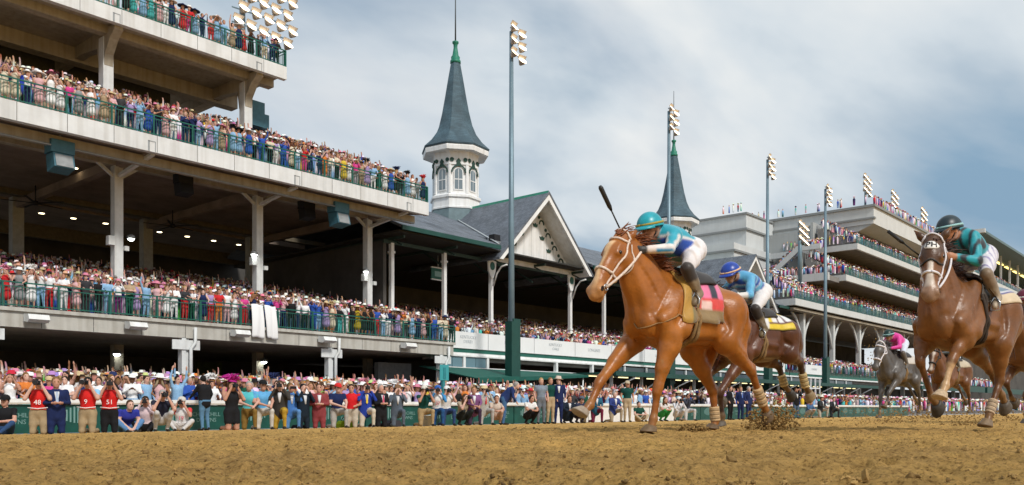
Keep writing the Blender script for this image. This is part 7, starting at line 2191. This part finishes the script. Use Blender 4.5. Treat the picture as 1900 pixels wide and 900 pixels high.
# ================= grey horse farther back
J4 = dict(J3); J4 = {k: v for k, v in J3.items() if k not in ('H', 'frame', 'bit')}
J4.update(neck=[(.33, 0, 1.29), (.48, 0, 1.46), (.60, 0, 1.62), (.70, 0, 1.72)], neck_r=[.31, .25, .18, .125], poll=(.72, 0, 1.76), muzzle=(.98, 0, 1.16), ear=S((.66, .10, 1.91), (.66, -.10, 1.91)),
          knee=S((.62, .17, .62), (.46, -.17, .46)), fet=S((.72, .15, .36), (.52, -.15, .16)), hoof=S((.80, .15, .26), (.54, -.15, .03)), elbow=S((.30, .2, .9), (.30, -.2, .86)),
          stifle=S((-.55, .21, .93), (-.60, -.2, .95)), hock=S((-.85, .17, .62), (-.95, -.17, .80)), hfet=S((-.95, .15, .28), (-1.2, -.15, .52)), hhoof=S((-.95, .15, .16), (-1.36, -.15, .44)))
coat4 = coat_fn((.105, .092, .082), (.045, .036, .032), .7, None, (.10, .085, .075), dirt=.5)
h4, P4 = build_horse('racehorse', 'dark grey racehorse with a white bridle farther back, under the pink rider', (21.9, 6.78, 0), R(170), J4, coat4, .022, manecol=(.05, .045, .042))
bridle(h4, P4, J4, MATS['white_bridle'], None, r=.018)
K4 = dict(hip=(-.25, 0, 1.84), sh=(.12, 0, 1.96), neck=(.24, 0, 1.98), head=(.34, 0, 2.0), look=(1, 0, -.2),
          elbow=S((.26, .26, 1.72), (.26, -.26, 1.76)), hand=S((.50, .10, 1.68), (.50, -.10, 1.68)), knee=S((.12, .27, 1.57), (.12, -.27, 1.57)), ankle=S((-.05, .29, 1.31), (-.05, -.29, 1.31)), toe=S((.03, .305, 1.235), (.03, -.305, 1.235)))
PINK = (.70, .03, .30)
build_jockey('jockey in a dark cap and hot pink silks on the grey horse', h4, K4,
    dict(zones={0: (.40, .19, .10), 1: PINK, 2: PINK, 3: (.62, .68, .78), 4: (.12, .10, .08), 5: (.05, .05, .05), 6: (.05, .01, .03), 7: (.10, .08, .06)},
         helmet=mat('helmet_dark_green', (.006, .03, .025), .4), band=MATS['band_mint']), .022)
saddlery(h4, P4, lambda U, W: np.tile((.55, .50, .44), (len(U), 1)), nx=12, na=20, stirrups=None)

# ================= bay at the right edge, and a bay half hidden behind the grey
J5 = {k: v for k, v in J2.items() if k not in ('H', 'frame', 'bit')}
coat5 = coat_fn((.17, .065, .022), (.05, .02, .01), .8, dict(col=(.6, .5, .4), w=.8), None, dirt=.5)
h5, P5 = build_horse('racehorse', 'bay racehorse at the right edge, partly hidden behind the hooded bay', (16.1, 2.86, 0), R(171), J5, coat5, .02, manecol=(.03, .015, .01))
K5 = dict(K4)
MAR = (.16, .012, .035)
def paint5(V, tg, c, K):
    m = (tg == 1) | (tg == 2); c[m & (np.mod(V[:, 0] * 4 + V[:, 2] * 3, 1) < .25)] = (.72, .7, .7)
build_jockey('jockey in maroon and white silks at the right edge', h5, K5,
    dict(zones={0: (.40, .19, .10), 1: MAR, 2: MAR, 3: (.7, .68, .68), 4: (.1, .08, .06), 5: (.05, .05, .05), 6: (.05, .01, .02), 7: (.1, .08, .06)}, paint=paint5,
         helmet=mat('helmet_maroon', (.12, .01, .03), .4), band=MATS['oval_white']), .022)
saddlery(h5, P5, lambda U, W: np.tile((.20, .14, .07), (len(U), 1)), nx=12, na=20)
bridle(h5, P5, J5, M_STRAPB, K5['hand'], r=.015)
J6 = {k: v for k, v in J4.items() if k not in ('H', 'frame', 'bit')}
h6, P6 = build_horse('racehorse', 'brown racehorse running beyond the grey, mostly hidden', (24.6, 6.3, 0), R(170), J6, coat5, .024, manecol=(.03, .015, .01))
bridle(h6, P6, J6, M_STRAPB, None, r=.018)
build_jockey('jockey in dark silks crouched on the brown horse beyond the grey', h6, K4,
    dict(zones={0: (.40, .19, .10), 1: (.03, .05, .06), 2: (.03, .05, .06), 3: (.6, .58, .55), 4: (.1, .08, .06), 5: (.05, .05, .05), 6: (.02, .02, .02), 7: (.1, .08, .06)},
         helmet=mat('helmet_dark_green', (.006, .03, .025), .4), band=MATS['oval_white']), .024)
saddlery(h6, P6, lambda U, W: np.tile((.50, .42, .30), (len(U), 1)), nx=12, na=20)

# ================================================================ DIRT THROWN UP BY THE HOOVES
def burst(name, label, c, n, spread, size, seed, up=1.0, core=.5):
    r = np.random.default_rng(seed)
    d = r.normal(0, 1, (n, 3)); d /= np.linalg.norm(d, axis=1)[:, None]
    rad = r.random((n, 1)) ** core
    P = np.array(c) + d * rad * np.array(spread); P[:, 2] = np.maximum(np.abs(P[:, 2] - c[2]) * up + c[2], .01)
    sz = size * (.3 + 1.2 * r.random(n) ** 2)
    V, F = scatter_clods(P, sz, .7, seed)
    o = link_mesh(name, np_mesh(name, V, F, [mat('thrown_earth', (.32, .20, .075), .95, var=.5, vscale=30, bump=.5, bscale=80, spec=.1)], smooth=False))
    tag(o, label, 'dirt', kind='stuff')
burst('dirt_spray', 'clods of earth flying up round the chestnut horse\'s hind hoof', (9.05, 4.12, .02), 1500, (.52, .28, .36), .015, 1, core=1.0)
burst('dirt_pile', 'mound of churned earth at the chestnut horse\'s other hind hoof', (8.1, 4.55, -.01), 600, (.26, .16, .11), .018, 2, core=.6)
burst('dirt_spray', 'scattered clods flying behind the second horse', (12.2, 5.4, .05), 260, (1.0, .3, .22), .012, 3)
burst('dirt_spray', 'clods of earth kicked up between the bay horses', (12.6, 3.0, .03), 420, (1.3, .4, .30), .012, 4)
burst('dirt_spray', 'clods of earth kicked up around the grey horse', (22.5, 6.4, .0), 320, (2.2, .8, .55), .022, 5)
burst('dirt_spray', 'thin column of clods thrown high beside the grey horse', (24.5, 8.2, 1.1), 90, (.35, .3, 1.9), .018, 6, core=.9)
burst('dirt_spray', 'low spray of clods trailing behind the hooded bay', (14.6, 4.6, .02), 700, (2.6, .9, .32), .012, 7, core=.8)
burst('dirt_spray', 'clods thrown back past the right edge horse', (18.5, 3.6, .02), 500, (2.6, .8, .45), .015, 8, core=.8)
